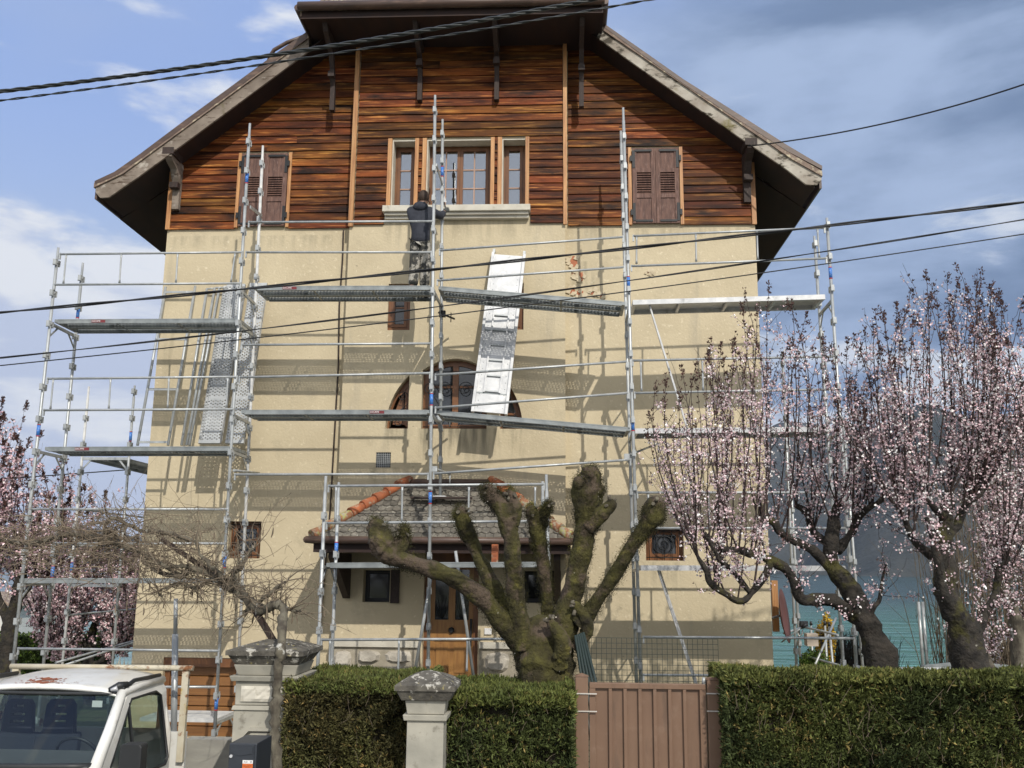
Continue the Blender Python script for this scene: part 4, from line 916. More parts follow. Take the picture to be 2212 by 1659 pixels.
for a, b in (((143, 551), (137, 612)), ((262, 550), (258, 611)), ((384, 549), (380, 610)), ((508, 548), (499, 609)), ((115, 820), (109, 883)), ((239, 819), (235, 882)), ((365, 818), (362, 881)), ((492, 817), (489, 880)),
             ((1375, 512), (1375, 570)), ((1503, 507), (1504, 565)), ((1635, 501), (1637, 560)), ((1766, 496), (1770, 556)), ((1384, 782), (1386, 845)), ((1517, 780), (1519, 843)), ((1650, 777), (1653, 842)), ((1783, 775), (1788, 841)), ((1530, 1068), (1532, 1136)), ((1400, 1068), (1402, 1136))):
    spindle(sc, a, b, YR)
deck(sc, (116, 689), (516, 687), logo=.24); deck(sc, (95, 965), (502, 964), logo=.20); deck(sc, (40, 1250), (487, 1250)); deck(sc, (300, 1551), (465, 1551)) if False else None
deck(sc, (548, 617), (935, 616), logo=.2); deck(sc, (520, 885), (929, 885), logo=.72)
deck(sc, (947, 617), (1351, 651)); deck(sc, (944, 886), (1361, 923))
for (pt, pi, ys) in ((A, AI, (692, 968, 1256)), (B, BI, (620, 692, 890, 968, 1256, 1556)), (C_, CI, (622, 890)), (D, DI, (656, 928, 1224)), (E, EI, (642, 925, 1224))):
    for y_ in ys:
        z = P(pt[0][0], y_, YO).z - .05; transom(sc, (postx(*pt, YO, z), postx(*pi, YI, z)), z)
# low deck in front of the garage (painted)
z = P(430, 1553, YO).z; xa = P(300, 1553, YO).x; xb = P(466, 1553, YO).x
MB().box(xa, xb, YO + .03, YI - .03, z - .05, z).build('low_deck', 'whitepole', sc)
# aluminium hatch decks in the right bay
def aludeck(parent, a, b, Y):
    p, q = P(*a, Y), P(*b, Y); ang = -math.atan2(q.z - p.z, q.x - p.x); L_ = (q - p).length; m = MB()
    m.box(0, L_, .02, .06, -.075, 0).box(0, L_, .58, .62, -.075, 0).box(0, .05, .061, .579, -.07, -.002).box(L_ - .05, L_, .061, .579, -.07, -.002)
    for k in (.25, .5, .75): m.box(L_ * k - .02, L_ * k + .02, .061, .579, -.07, -.03)
    m.box(.051, L_ - .051, .061, .579, -.014, -.001)
    o = link('hatch_deck', m.mesh('hatch_deck', 'alu'), parent, (p.x, Y, p.z)); o.rotation_euler = (0, ang, 0); return o
aludeck(sc, (1367, 647), (1783, 635), YO); aludeck(sc, (1372, 925), (1797, 921), YO); aludeck(sc, (1384, 1221), (1828, 1222), YO)
# wall ties
for (a, b) in (((1354, 985), (1422, 958)), ((939, 1012), (972, 1024))):
    p = P(*a, YO + .05); q = P(*b, YI + .1); MB().tube([p, q], .017, 6).tube([q, q - Vector((0, 0, .15))], .012, 5).box(p.x - .04, p.x + .04, p.y - .04, p.y + .04, p.z - .05, p.z + .03).build('wall_tie', 'galv', sc)
for (a, y_) in ((956, 676), (953, 900)):
    p = P(a, y_, YI); MB().tube([p + Vector((-.06, -.03, 0)), p + Vector((.16, .3, -.02))], .017, 6).box(p.x - .05, p.x + .05, p.y - .05, p.y + .03, p.z - .07, p.z + .03).tube([p + Vector((.14, -.02, 0)), p + Vector((.14, -.02, -.16))], .008, 5).build('wall_tie', 'iron' if y_ < 700 else 'galv', sc)
for (a, b, pt) in (((541, 447), (565, 466), 0), ((943, 356), (956, 400), 0)):
    MB().frame(P(*a, YO), P(*b, YI), .02, .045).build('top_bracket', 'galv', sc)
MB().tube([P(505, 1016, YO), P(560, 1022, YI + .5)], .02, 6).build('wall_tie', 'galv', sc)
# ladders of the right-hand bay
def ladder(pt, pb, w, Y0, Y1, label, n, grp='aluminium access ladders in the right scaffold bay', m='alu', cat='ladder', name='ladder', rungr=.014):
    a, b = P(*pt, Y1), P(*pb, Y0); d = b - a; side = Vector((w, 0, 0)) if isinstance(w, (int, float)) else Vector(w)
    r = root(name, b, label, cat, grp)
    for sx in (0, 1): MB().frame(a + side * sx, b + side * sx, .022, .06, up=(0, 1, 0)).build('stile', m, r)
    for i in range(n):
        p = a + d * ((i + .6) / n); MB().tube([p, p + side], rungr, 6).build('rung', m, r)
    return r
ladder((1403, 660), (1482, 918), (.06, .33, 0), YO + .15, YO + .12, 'upper aluminium ladder slanting below the top right scaffold deck', 8)
ladder((1421, 1232), (1506, 1490), (.06, .33, 0), YO + .15, YO + .12, 'lower aluminium ladder slanting behind the wire panel and brown gate', 8)
# ---------------------------------------------------------------- porch scaffold
YP, YPI = 12.8, 13.52
ps = root('scaffold', (0, YP, 0), 'low galvanised scaffold bay standing in front of the tiled porch', 'scaffold')
PA = ((704, 1028), (687, 1426)); PAI = ((732, 1042), (717, 1426)); PB = ((1180, 1025), (1188, 1430)); PBI = ((1172, 1040), (1178, 1430))
post(ps, *PA, YP, .01); post(ps, *PAI, YPI, .01, [(727, 1185)]); post(ps, *PB, YP, .01); post(ps, *PBI, YPI, .01)
for a, b in (((710, 1050), (1175, 1046)), ((706, 1130), (1178, 1126)), ((695, 1382), (1187, 1380))): rail(ps, a, b, YP - .03)
for x, x2 in ((726, 724), (869, 868), (1013, 1012), (1156, 1156)): spindle(ps, (x, 1052), (x2, 1127), YP - .03)
for x in (713, 862, 1010, 1150): spindle(ps, (x, 1384), (x - 2, 1450), YP - .03)
deck(ps, (704, 1216), (1188, 1214), Y=YP, yoff=.03)
for pt, pi in ((PA, PAI), (PB, PBI)):
    z = P(pt[0][0], 1220, YP).z - .03; transom(ps, (postx(*pt, YP, z), postx(*pi, YPI, z)), z, YP, YPI)
for a, b in (((934, 1230), (893, 1470)), ((984, 1190), (1024, 1470))):
    MB().tube([P(*a, YPI + .05), P(*b, YPI + .1)], .022, 8).build('raking_tube', 'galv', ps)
# ---------------------------------------------------------------- scaffold along the left flank
YL, YL2 = 17.0, 19.9
ls = root('scaffold', (0, YL, 0), 'scaffold bay beyond the left corner of the house with a dark deck running back', 'scaffold')
LA = ((192, 835), (133, 1453)); LB = ((291, 833), (242, 1446))
post(ls, *LA, YL, .01, [(157, 1225)], mtl='whitepole', label='outer tube splashed with white paint'); post(ls, *LB, YL, .01, [(283, 943)])
def shiftpost(pp, Y, Y2):
    a, b = P(*pp[0], Y), P(*pp[1], Y); o = []
    return a + Vector((0, Y2 - Y, 0)), b + Vector((0, Y2 - Y, 0))
for pp in (LA, LB):
    a, b = shiftpost(pp, YL, YL2); b.z = -.0; MB().tube([a, b], .0245, 8).build('post', 'galv', ls)
zl_ = P(230, 988, YL).z; xl0, xl1 = postx(*LA, YL, zl_), postx(*LB, YL, zl_)
MB().box(xl0, xl1, YL - .02, YL + .03, zl_ - .05, zl_).frame((xl0, YL, zl_ - .25), (xl0 + .18, YL, zl_ - .04), .012, .03).frame((xl1, YL, zl_ - .25), (xl1 - .18, YL, zl_ - .04), .012, .03).build('transom', 'galv', ls)
for i in range(2):
    o = inst(PLANK, 'deck_plank', ls, (xl0 + .08 + (i + 1) * .35, YL + .03, zl_), (0, 0, math.pi / 2))
for y_ in (1100, 1178, 1330):
    z = P(230, y_, YL).z; MB().tube([(postx(*LA, YL, z), YL, z), (postx(*LA, YL, z), YL2, z)], .018, 6).build('guard_rail', 'galv', ls)
z = P(230, 1262, YL).z; MB().box(postx(*LA, YL, z), postx(*LB, YL, z), YL - .02, YL + .03, z - .05, z).build('transom', 'galv', ls)
for (a, b) in (((120, 1432), (290, 1384)), ((130, 1440), (330, 1375))): MB().tube([P(*a, YL - .5), P(*b, YL + 2.2)], .02, 6).build('raking_tube', 'galv', ls)
# ---------------------------------------------------------------- scaffold along the right flank
rs = root('scaffold', (0, 16.9, 0), 'scaffold bay and tube railing beyond the right corner of the house', 'scaffold')
for pp, Y in ((((1690, 760), (1722, 1470)), 16.9), (((1700, 880), (1731, 1470)), 18.8), (((1820, 900), (1866, 1470)), 16.9)): post(rs, *pp, Y, .01, foot=False)
for pp, Y in ((((1752, 1350), (1757, 1470)), 19.5), (((1782, 1350), (1788, 1470)), 19), (((1791, 1352), (1802, 1470)), 18.5)):
    post(rs, *pp, Y, .01, coup=False, foot=False)
    t = P(*pp[0], Y); MB().tube([t, t + Vector((0, 0, .07))], [.032, .02], 8).build('tube_clamp', 'rubber', rs)
for (a, ya, b, yb_) in (((1732, 1353), 18.8, (1810, 1372), 17), ((1732, 1415), 18.8, (1830, 1442), 17), ((1750, 1460), 17.5, (1806, 1335), 18.5), ((1694, 1368), 16.5, (1732, 1356), 18.8), ((1385, 1222), 14.9, (1700, 1224), 16.9)):
    if a[0] < 1400: continue
    MB().tube([P(*a, ya), P(*b, yb_)], .021, 8).build('raking_tube', 'galv', rs)
x = P(1736, 1352, 18.8); MB().box(x.x - .07, x.x + .07, x.y - .07, x.y + .05, x.z - .04, x.z + .09).build('tube_clamp', 'rubber', rs)
MB().tube([P(1726, 1358, 18.7), P(1722, 1366, 18.7), P(1726, 1374, 18.7), P(1733, 1370, 18.7), P(1734, 1360, 18.7)], .014, 6).build('rope_loop', 'white', rs)
tl = root('scaffold_tube', P(1986, 1460, 17), 'pair of steel tubes leaning up behind the white wall by the lake', 'tube')
for dx in (0, 9): MB().tube([P(1984 + dx, 1300, 17), P(1997 + dx, 1480, 16.9)], .028, 8).build('tube', 'galv', tl)
# ---------------------------------------------------------------- loose kit on the decks
zd = P(430, 964, YO).z
def leanplank(pt, pb, yt, yb_, label, w):
    """perforated plank standing on end; pt/pb = top-left and bottom-left px"""
    a, b = P(*pt, yt), P(*pb, yb_); b.z = max(b.z, zd + .01); d = (a - b); L_ = d.length; b.x += w; x = d.normalized(); s_ = Vector((-1, 0, 0)); s_ = (s_ - x * s_.dot(x)).normalized(); n = x.cross(s_)
    R = Matrix((x, s_, n)).transposed()
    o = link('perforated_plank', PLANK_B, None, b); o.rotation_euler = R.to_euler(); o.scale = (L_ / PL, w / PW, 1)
    tag(o, label, 'scaffold plank', 'perforated planks propped on the left deck'); return o
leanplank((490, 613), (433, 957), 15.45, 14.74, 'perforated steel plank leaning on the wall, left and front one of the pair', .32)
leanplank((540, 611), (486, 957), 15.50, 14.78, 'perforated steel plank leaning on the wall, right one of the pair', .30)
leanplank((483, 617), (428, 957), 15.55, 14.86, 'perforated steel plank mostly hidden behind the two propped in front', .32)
lf = root('tubular_ladder', P(300, 962, 14.75), 'wide tubular steel ladder leaning against the wall on the left deck', 'ladder')
for (a, b) in (((358, 620), (297, 962)), ((422, 618), (363, 962))): MB().tube([P(*a, 15.5), P(*b, 14.75)], .0235, 8).build('upright', 'galv', lf)
for (a, b, t) in (((357, 631), (420, 631), .03), ((339, 733), (402, 733), .33), ((319, 841), (383, 841), .65), ((300, 955), (364, 955), .98)):
    Y_ = 15.5 - .75 * t; MB().frame(P(*a, Y_), P(*b, Y_), .02, .035).build('crossbar', 'galv', lf)
for i, (a, b, l) in enumerate((((447, 624), (392, 962), 'loose steel tube leaning on the wall, leftmost of three'), ((464, 622), (403, 962), 'loose steel tube leaning on the wall, middle of three'), ((474, 622), (409, 962), 'loose steel tube leaning on the wall, nearest the perforated planks'))):
    p, q = P(*a, 15.5), P(*b, 14.8); o = MB().tube([p, q], .022, 8).tube([p, p + Vector((.12, -.02, .0))], .016, 6).build('scaffold_tube', 'galv'); tag(o, l, 'tube', 'loose tubes on the left deck')
# aluminium hatch platform leaning across the arched window
p = P(1096, 897, 14.72); q = P(1136, 552, YC - .12); zz = P(1055, 905, YO).z; d = q - p; L_ = d.length; x = d.normalized(); s_ = Vector((-1, 0, .02)); s_ = (s_ - x * s_.dot(x)).normalized(); n = x.cross(s_); W_ = .575
ap = root('hatch_platform', p, 'bright aluminium hatch platform with built-in ladder leaning over the arched window', 'platform')
R = Matrix((x, s_, n)).transposed(); ap.rotation_euler = R.to_euler()
def loc(mb, name, m_):
    o = bpy.data.objects.new(name, mb.mesh(name, m_)); COL.objects.link(o); o.parent = ap; return o
loc(MB().box(0, L_, 0, .045, -.03, .05), 'side_rail', 'alu'); loc(MB().box(0, L_, W_ - .045, W_, -.03, .05), 'side_rail', 'alu')
loc(MB().box(.02, L_ - .02, .046, W_ - .046, -.02, .006), 'panel', 'alu')
lad = MB().box(.35, L_ * .72, .15, .175, .008, .035); loc(lad, 'ladder_stile', 'alu'); loc(MB().box(.35, L_ * .72, W_ - .175, W_ - .15, .008, .035), 'ladder_stile', 'alu')
for k in range(6): loc(MB().box(.36 + k * .27, .385 + k * .27, .176, W_ - .176, .008, .036), 'ladder_rung', 'galv')
for xx in (.34, L_ * .50, L_ * .735): loc(MB().box(xx - .012, xx + .012, .047, W_ - .047, .0065, .0078), 'panel_seam', 'galvdeck')
rv = MB()
for sy in (.09, W_ - .09):
    for k in range(22): rv.tube([(.1 + k * .11, sy, .006), (.1 + k * .11, sy, .012)], [.008, .005], 6)
o = loc(rv, 'rivets', 'galvdeck'); o['kind'] = 'stuff'
for yy in (.03, W_ - .03): loc(MB().box(L_, L_ + .07, yy - .02, yy + .02, -.01, .03).box(L_ + .045, L_ + .07, yy - .02, yy + .02, -.07, -.0101), 'hook', 'galv')
# hollow orange brick on the porch rail shelf
p = P(1070, 1195, YC - .5)
ob = root('hollow_brick', (p.x, YC - .5, P(1070, 1212, YC - .5).z), 'orange hollow clay brick standing on the porch scaffold deck', 'brick')
x0, x1, z0, z1 = RX(1063, 1178, 1076, 1211, 13.3)
zdk = P(1070, 1215, YP).z
b = MB()
b.box(x0, x1, 13.2, 13.4, zdk + .002, zdk + .25); b.build('brick_body', 'terra', ob)
for k in range(4): MB().box(x0 + .015, x1 - .015, 13.195, 13.199, zdk + .02 + k * .058, zdk + .055 + k * .058).build('cavity', 'rust', ob)
ob.location = ob.location
# ---------------------------------------------------------------- overhead cables
def cable(pts, Y, r, label, m='cable', strands=0, Y2=None, pitch=.45, ext=True):
    n = len(pts); P3 = []
    xs_ = [p[0] for p in pts]; co = np.polyfit([x / 1000 for x in xs_], [p[1] for p in pts], min(2, n - 1))
    x0, x1 = xs_[0] - (2200 if xs_[0] < 0 else 0), xs_[-1] + (2200 if xs_[-1] > 1500 else 0); N_ = 110
    def yv(x):                                  # keep the measured curve, run on straight beyond it
        c_ = min(max(x, xs_[0]), xs_[-1]); s_ = (np.polyval(co, (c_ + 1) / 1000) - np.polyval(co, (c_ - 1) / 1000)) / 2
        return float(np.polyval(co, c_ / 1000) + s_ * (x - c_))
    for i in range(N_ + 1):
        x = x0 + (x1 - x0) * i / N_; y = yv(x)
        P3.append(P(x, y, max(4, Y + ((Y2 - Y) * (x - xs_[0]) / (xs_[-1] - xs_[0]) if Y2 else 0))))
    if not strands: o = MB().tube(P3, r, 8).build('overhead_cable', m)
    else:
        b = MB(); cum = [0]
        for i in range(N_): cum.append(cum[-1] + (P3[i + 1] - P3[i]).length)
        K = N_ * 5
        for s_ in range(strands):
            q = []
            for k in range(K + 1):
                t = k / 5; i = min(int(t), N_ - 1); f = t - i; p = P3[i].lerp(P3[i + 1], f); l = cum[i] + (cum[i + 1] - cum[i]) * f
                a = 2 * math.pi * (l / pitch + s_ / strands); q.append(p + Vector((0, math.cos(a), math.sin(a))) * r * 1.05)
            b.tube(q, r, 6)
        o = b.build('overhead_cable', m)
    tag(o, label, 'cable', 'overhead cables crossing in front of the house'); return o
cable([(-260, 232), (0, 194), (333, 147), (737, 97), (1304, 2), (1500, -40), (1760, -110)], 7.5, .0100, 'thick twisted black cable crossing the gable, topmost on the left', 'cablegrey', 3, pitch=.42)
cable([(-260, 250), (0, 216), (567, 138), (737, 113), (1421, 0), (1700, -60)], 7.7, .006, 'thin twisted cable running just below the thick twisted one', 'cablegrey', 2, pitch=.4)
cable([(1617, 315), (1680, 309), (1841, 280), (2041, 237), (2212, 180), (2500, 70)], 15.0, .012, 'black service cable fixed to the right purlin bracket and rising to the right', Y2=11)
cable([(-260, 702), (0, 671), (737, 603), (1231, 553), (1475, 523), (2212, 435), (2500, 402)], 7.2, .0070, 'thickest straight black cable, running up past the worker\'s feet', strands=2, pitch=1.8)
cable([(-260, 800), (0, 772), (737, 689), (1475, 590), (1718, 553), (2212, 474), (2500, 425)], 7.4, .0042, 'double black cable below the thickest straight one', strands=2, pitch=3.0)
cable([(-260, 815), (0, 790), (737, 709), (1475, 613), (1895, 553), (2212, 506), (2500, 460)], 7.6, .0050, 'thin single black cable, lowest of those crossing the whole house')
cable([(-260, 1053), (0, 1033), (283, 1016), (520, 995)], 19.0, .012, 'distant thin wire behind the left scaffold posts', 'cablegrey')
# ---------------------------------------------------------------- worker
def skin(name, nodes, edges, radii, m, parent, lv=2, rootv=0):
    me = bpy.data.meshes.new(name); me.from_pydata([tuple(n) for n in nodes], edges, []); o = bpy.data.objects.new(name, me); COL.objects.link(o)
    o.modifiers.new('s', 'SKIN'); sk = me.skin_vertices[0].data
    for i, r in enumerate(radii): sk[i].radius = (r, r) if not hasattr(r, '__len__') else r; sk[i].use_root = (i == rootv)
    md = o.modifiers.new('u', 'SUBSURF'); md.levels = lv; md.render_levels = lv
    dg = bpy.context.evaluated_depsgraph_get(); ev = bpy.data.meshes.new_from_object(o.evaluated_get(dg)); bpy.data.objects.remove(o)
    ev.materials.clear(); ev.materials.append(M[m]); ev.polygons.foreach_set('use_smooth', [True] * len(ev.polygons))
    vs = np.empty(len(ev.vertices) * 3, np.float32); ev.vertices.foreach_get('co', vs); vs = vs.reshape(-1, 3); c = Vector([float(t) for t in (vs.min(0) + vs.max(0)) / 2])
    for v in ev.vertices: v.co -= c
    return link(name, ev, parent, c)
foot = P(905, 616, 14.42); head = P(903, 411, 14.42); Hh = head.z - foot.z; k = Hh / 1.615; zf_ = P(905, 617, YO).z + .004
wk = root('person', (foot.x, 14.45, zf_), 'worker in dark navy jacket and paint-stained trousers standing on the top deck facing the window', 'person', None)
def B3(x, y, z): return Vector((foot.x + x * k, 14.45 + y * k, zf_ + z * k))     # x right, y away from camera, z up
# joints
hipL, hipR = B3(-.09, 0, .93), B3(.09, 0, .93); kneeL, kneeR = B3(-.10, .02, .50), B3(.10, .05, .50); ankL, ankR = B3(-.11, -.03, .09), B3(.09, .03, .09)
pel, wai, che, nec, hd = B3(0, 0, .95), B3(0, .0, 1.12), B3(.0, .02, 1.34), B3(.0, .04, 1.50), B3(.02, .06, 1.60)
shL, shR = B3(-.17, .02, 1.42), B3(.17, .04, 1.42); elL, elR = B3(-.12, .24, 1.22), B3(.28, .20, 1.40); wrL, wrR = B3(.02, .40, 1.32), B3(.33, .38, 1.55)
nodes = [pel, wai, che, nec, B3(.02, .06, 1.58), B3(.02, .07, 1.66), shL, elL, wrL, shR, elR, wrR, hipL, kneeL, ankL, hipR, kneeR, ankR]
edges = [(0, 1), (1, 2), (2, 3), (3, 4), (4, 5), (2, 6), (6, 7), (7, 8), (2, 9), (9, 10), (10, 11), (0, 12), (12, 13), (13, 14), (0, 15), (15, 16), (16, 17)]
rad = [.085, .09, .12, .055, .075, .07, .06, .045, .032, .06, .045, .032, .06, .045, .04, .06, .045, .04]
skin('body', nodes, edges, [r * k for r in rad], 'skin', wk)
# head details
fd = MB(); c = B3(.02, .07, 1.66)
hx = root  # keep name
def ell(mb, c, rx, ry, rz, seg=14, rg=9, cutf=None, mi=0):
    vs, fs = [], []
    for i in range(rg + 1):
        th = math.pi * i / rg
        for j in range(seg):
            a = 2 * math.pi * j / seg; vs.append((c.x + rx * math.sin(th) * math.cos(a), c.y + ry * math.sin(th) * math.sin(a), c.z + rz * math.cos(th)))
    for i in range(rg):
        for j in range(seg):
            f = (i * seg + j, i * seg + (j + 1) % seg, (i + 1) * seg + (j + 1) % seg, (i + 1) * seg + j)
            if cutf is None or cutf(sum((Vector(vs[t]) for t in f), Vector()) / 4): fs.append(f)
    return mb.add(vs, fs, mi, True)
ell(MB(), B3(.02, .075, 1.655), .086 * k, .105 * k, .12 * k).build('head', 'skin', wk)
ell(MB(), B3(.02, .068, 1.675), .095 * k, .113 * k, .122 * k, 18, 12, lambda p: p.z > B3(0, 0, 1.68).z or p.y < B3(0, .075, 0).y and p.z > B3(0, 0, 1.595).z).build('hair', 'hair', wk)
m_ = MB(); m_.tube([B3(.105, .16, 1.64), B3(.118, .175, 1.615)], [.012 * k, .018 * k], 8).build('nose', 'skin', wk)
for sx in (-1, 1): ell(MB(), B3(.02 + sx * .086, .085, 1.63), .012 * k, .024 * k, .034 * k, 8, 6).build('ear', 'skin', wk)
for sx in (-.03, .04): ell(MB(), B3(.05 + sx, .168, 1.645), .011 * k, .008 * k, .008 * k, 8, 6).build('eye', 'iron', wk)
MB().tube([B3(.02, .170, 1.585), B3(.06, .17, 1.583)], .006 * k, 6).build('mouth', 'rust', wk)
# jacket (sleeves, hem, hood) and trousers
jn = [B3(0, -.01, .80), B3(0, -.01, .98), B3(0, .0, 1.30), B3(0, .03, 1.44), B3(-.175, .02, 1.41), B3(-.14, .24, 1.21), B3(.0, .385, 1.31), B3(.175, .04, 1.41), B3(.29, .20, 1.39), B3(.325, .36, 1.53)]
skin('jacket', jn, [(0, 1), (1, 2), (2, 3), (2, 4), (4, 5), (5, 6), (2, 7), (7, 8), (8, 9)], [(.185 * k, .15 * k), (.165 * k, .135 * k), (.17 * k, .135 * k), (.095 * k, .09 * k)] + [r * k for r in (.09, .068, .05, .09, .068, .05)], 'jacket', wk)
ell(MB(), B3(-.01, -.045, 1.47), .125 * k, .075 * k, .085 * k).build('hood', 'jacket', wk)
0 and MB().tube([B3(.155 * math.cos(6.283 * t / 16), -.01 + .12 * math.sin(6.283 * t / 16), .84) for t in range(17)], .024 * k, 6).build('jacket_hem', 'jacket', wk)
tn = [B3(0, 0, .95), B3(-.07, 0, .84), B3(-.085, .02, .50), B3(-.10, -.02, .12), B3(.075, 0, .84), B3(.085, .05, .50), B3(.075, .03, .12)]
skin('trousers', tn, [(0, 1), (1, 2), (2, 3), (0, 4), (4, 5), (5, 6)], [(.14 * k, .12 * k)] + [r * k for r in (.115, .095, .088, .115, .095, .088)], 'camo', wk)
for a in (ankL, ankR):
    m_ = MB(); m_.tube([a + Vector((0, -.07 * k, -.04 * k)), a + Vector((0, .02, -.04 * k)), a + Vector((0, .16 * k, -.058 * k)), a + Vector((0, .2 * k, -.068 * k))], [.05 * k, .052 * k, .042 * k, .022 * k], 10).build('boot', 'boot', wk)
for w_, d_, el in ((wrL, Vector((.06, .06, .03)), elL), (wrR, Vector((.02, .05, .07)), elR)):
    u = (w_ - el).normalized(); s_ = u.cross(Vector((0, 1, 0))).normalized(); t_ = u.cross(s_)
    h = MB(); h.tube([w_, w_ + u * .04 * k, w_ + u * .09 * k], [.028 * k, .04 * k, .038 * k], 8)
    for i in range(4):
        b_ = w_ + u * .085 * k + s_ * (i - 1.5) * .019 * k; ln = (.06, .072, .068, .052)[i] * k
        h.tube([b_, b_ + u * ln * .5 + t_ * .008 * k, b_ + u * ln * .8 + t_ * .03 * k], [.0105 * k, .0095 * k, .007 * k], 6)
    b_ = w_ + u * .035 * k - s_ * .035 * k; h.tube([b_, b_ + u * .035 * k - s_ * .02 * k, b_ + u * .06 * k - s_ * .012 * k + t_ * .02 * k], [.013 * k, .011 * k, .008 * k], 6)
    h.build('glove', 'glove', wk)
tr = root('trowel', wrR, 'small trowel held up in the gloved right hand of the worker', 'hand tool')
MB().tube([wrR + Vector((.0, .07, .10)), wrR + Vector((-.02, .10, .20))], .012, 6).build('handle', 'bracket', tr)
b0 = wrR + Vector((-.02, .10, .2)); MB().prism([[(b0.x - .04, b0.z), (b0.x + .04, b0.z), (b0.x, b0.z + .12)]], b0.y, b0.y + .003).build('blade', 'alu', tr)
# ---------------------------------------------------------------- pillars, wall, mailbox, gate
def pillar(xc_, Y, w, ztop_, label, capw, ornate):
    r = root('gate_pillar', (xc_, Y + w / 2, 0), label, 'pillar', 'stone pillars along the front boundary'); h = w / 2; yc = Y + h
    def pyr(a, b, z0, z1, m='pillar', name='x', mi=0):
        return MB().add([(xc_ - a, yc - a, z0), (xc_ + a, yc - a, z0), (xc_ + a, yc + a, z0), (xc_ - a, yc + a, z0), (xc_ - b, yc - b, z1), (xc_ + b, yc - b, z1), (xc_ + b, yc + b, z1), (xc_ - b, yc + b, z1)],
                        [(0, 3, 2, 1), (4, 5, 6, 7), (0, 1, 5, 4), (1, 2, 6, 5), (2, 3, 7, 6), (3, 0, 4, 7)]).build(name, m, r, bevel=.006)
    c2 = capw / 2; z = ztop_
    top = MB(); n = 9                                        # weathered hipped capstone with rough surface
    vs = []; hh = (.085 if ornate else .10)
    for j in range(n):
        for i in range(n):
            u, v = i / (n - 1) * 2 - 1, j / (n - 1) * 2 - 1; e = max(abs(u), abs(v)); zz = z - hh + hh * min(1, (1 - e) * 1.35) ** (.9 if e > .3 else .9) + .018 * mnoise.noise(Vector((u * 4 + xc_, v * 4, 3))) * (1 if e < 1 else .3)
            vs.append((xc_ + u * c2, yc + v * c2, zz))
    fs = [(j * n + i, j * n + i + 1, (j + 1) * n + i + 1, (j + 1) * n + i) for j in range(n - 1) for i in range(n - 1)]
    bot = [(xc_ - c2, yc - c2, z - hh - .045), (xc_ + c2, yc - c2, z - hh - .045), (xc_ + c2, yc + c2, z - hh - .045), (xc_ - c2, yc + c2, z - hh - .045)]
    b0 = len(vs); vs += bot; ring = [i for i in range(n)]
    fs.append((b0 + 3, b0 + 2, b0 + 1, b0)); fs.append(tuple([b0, b0 + 1] + [n - 1 - i for i in range(n)])); fs.append(tuple([b0 + 1, b0 + 2] + [n * n - 1 - i * n for i in range(n)]))
    fs.append(tuple([b0 + 2, b0 + 3] + [n * (n - 1) + i for i in range(n)])); fs.append(tuple([b0 + 3, b0] + [i * n for i in range(n)]))
    top.add(vs, fs).build('capstone', 'pcap', r)
    z -= hh + .047; pyr(c2 * .80, c2 * .95, z - .085, z, 'pcap', 'cap_moulding'); z -= .088
    pyr(h * 1.0, h * 1.12, z - (.10 if ornate else .12), z, 'pillar', 'neck'); z -= (.103 if ornate else .123)
    pyr(h * 1.16, h * 1.22, z - .05, z, 'pillar', 'collar'); z -= .053
    if ornate:
        pyr(h * 1.02, h * 1.04, z - .22, z, 'pillar', 'frieze'); 
        q = MB(); n = 14; vs = []
        for j in range(6):
            for i in range(n):
                vs.append((xc_ - h * .82 + 1.64 * h * i / (n - 1), yc - h * 1.03 - .012 - .022 * abs(mnoise.noise(Vector((i * .9, j * .9, 2)))) * (1 if 0 < i < n - 1 and 0 < j < 5 else 0), z - .185 + .145 * j / 5))
        q.add(vs, [(j * n + i, j * n + i + 1, (j + 1) * n + i + 1, (j + 1) * n + i) for j in range(5) for i in range(n - 1)]).build('rough_panel', 'sill', r)
        z -= .223; pyr(h * 1.12, h * 1.08, z - .04, z, 'pillar', 'string_course'); z -= .043
        pyr(h * 1.05, h * 1.05, 0, z, 'pillar', 'shaft')
        y_ = yc - h * 1.05; a = h * .72; zt_ = z - .20; o = MB(); lp = [(xc_ - a, 0.1), (xc_ + a, .1), (xc_ + a, zt_ - .09), (xc_ + a - .1, zt_), (xc_ - a + .1, zt_), (xc_ - a, zt_ - .09)]; o.prism([lp], y_ - .022, y_ - .001); o.build('shaft_panel', 'pillar', r)
        o = MB(); lp2 = [(xc_ - a - .05, zt_ - .12), (xc_ - a - .05, zt_ - .09), (xc_ - a + .08, zt_ + .045), (xc_ + a - .08, zt_ + .045), (xc_ + a + .05, zt_ - .09), (xc_ + a + .05, zt_ - .12), (xc_ + a - .08, zt_ + .02), (xc_ - a + .08, zt_ + .02)]
        o.prism([lp2], y_ - .05, y_ - .001); o.build('panel_hood', 'pillar', r)
    else:
        pyr(h, h, 0, z, 'pillar', 'shaft')
    return r
YPL = 9.5; xpl = P(582, 1450, YPL).x; zpt = P(582, 1388, YPL).z + .02
pillar(xpl, YPL - .1, .56, zpt, 'large grey stone gate pillar with mossy moulded cap between garage drive and hedge', .76, True)
YPR = 8.85; xpr = P(919, 1550, YPR).x
pillar(xpr, YPR, .33, P(920, 1449, YPR + .2).z, 'slim pale stone pillar with white-lichened cap set into the hedge front', .54, False)
x0, x1, z0, z1 = RX(398, 1597, 545, 1659, 11.2)
w_ = root('low_wall', (x0, 11.2, 0), 'low grey board-marked concrete wall behind the mailbox', 'wall')
z = z1; k_ = 0
while z > .02: MB().box(x0, x1, 11.2 - .004 * (k_ % 2), 11.4, max(0, z - .33), z - .006).build('wall_course', 'concrete', w_); z -= .335; k_ += 1
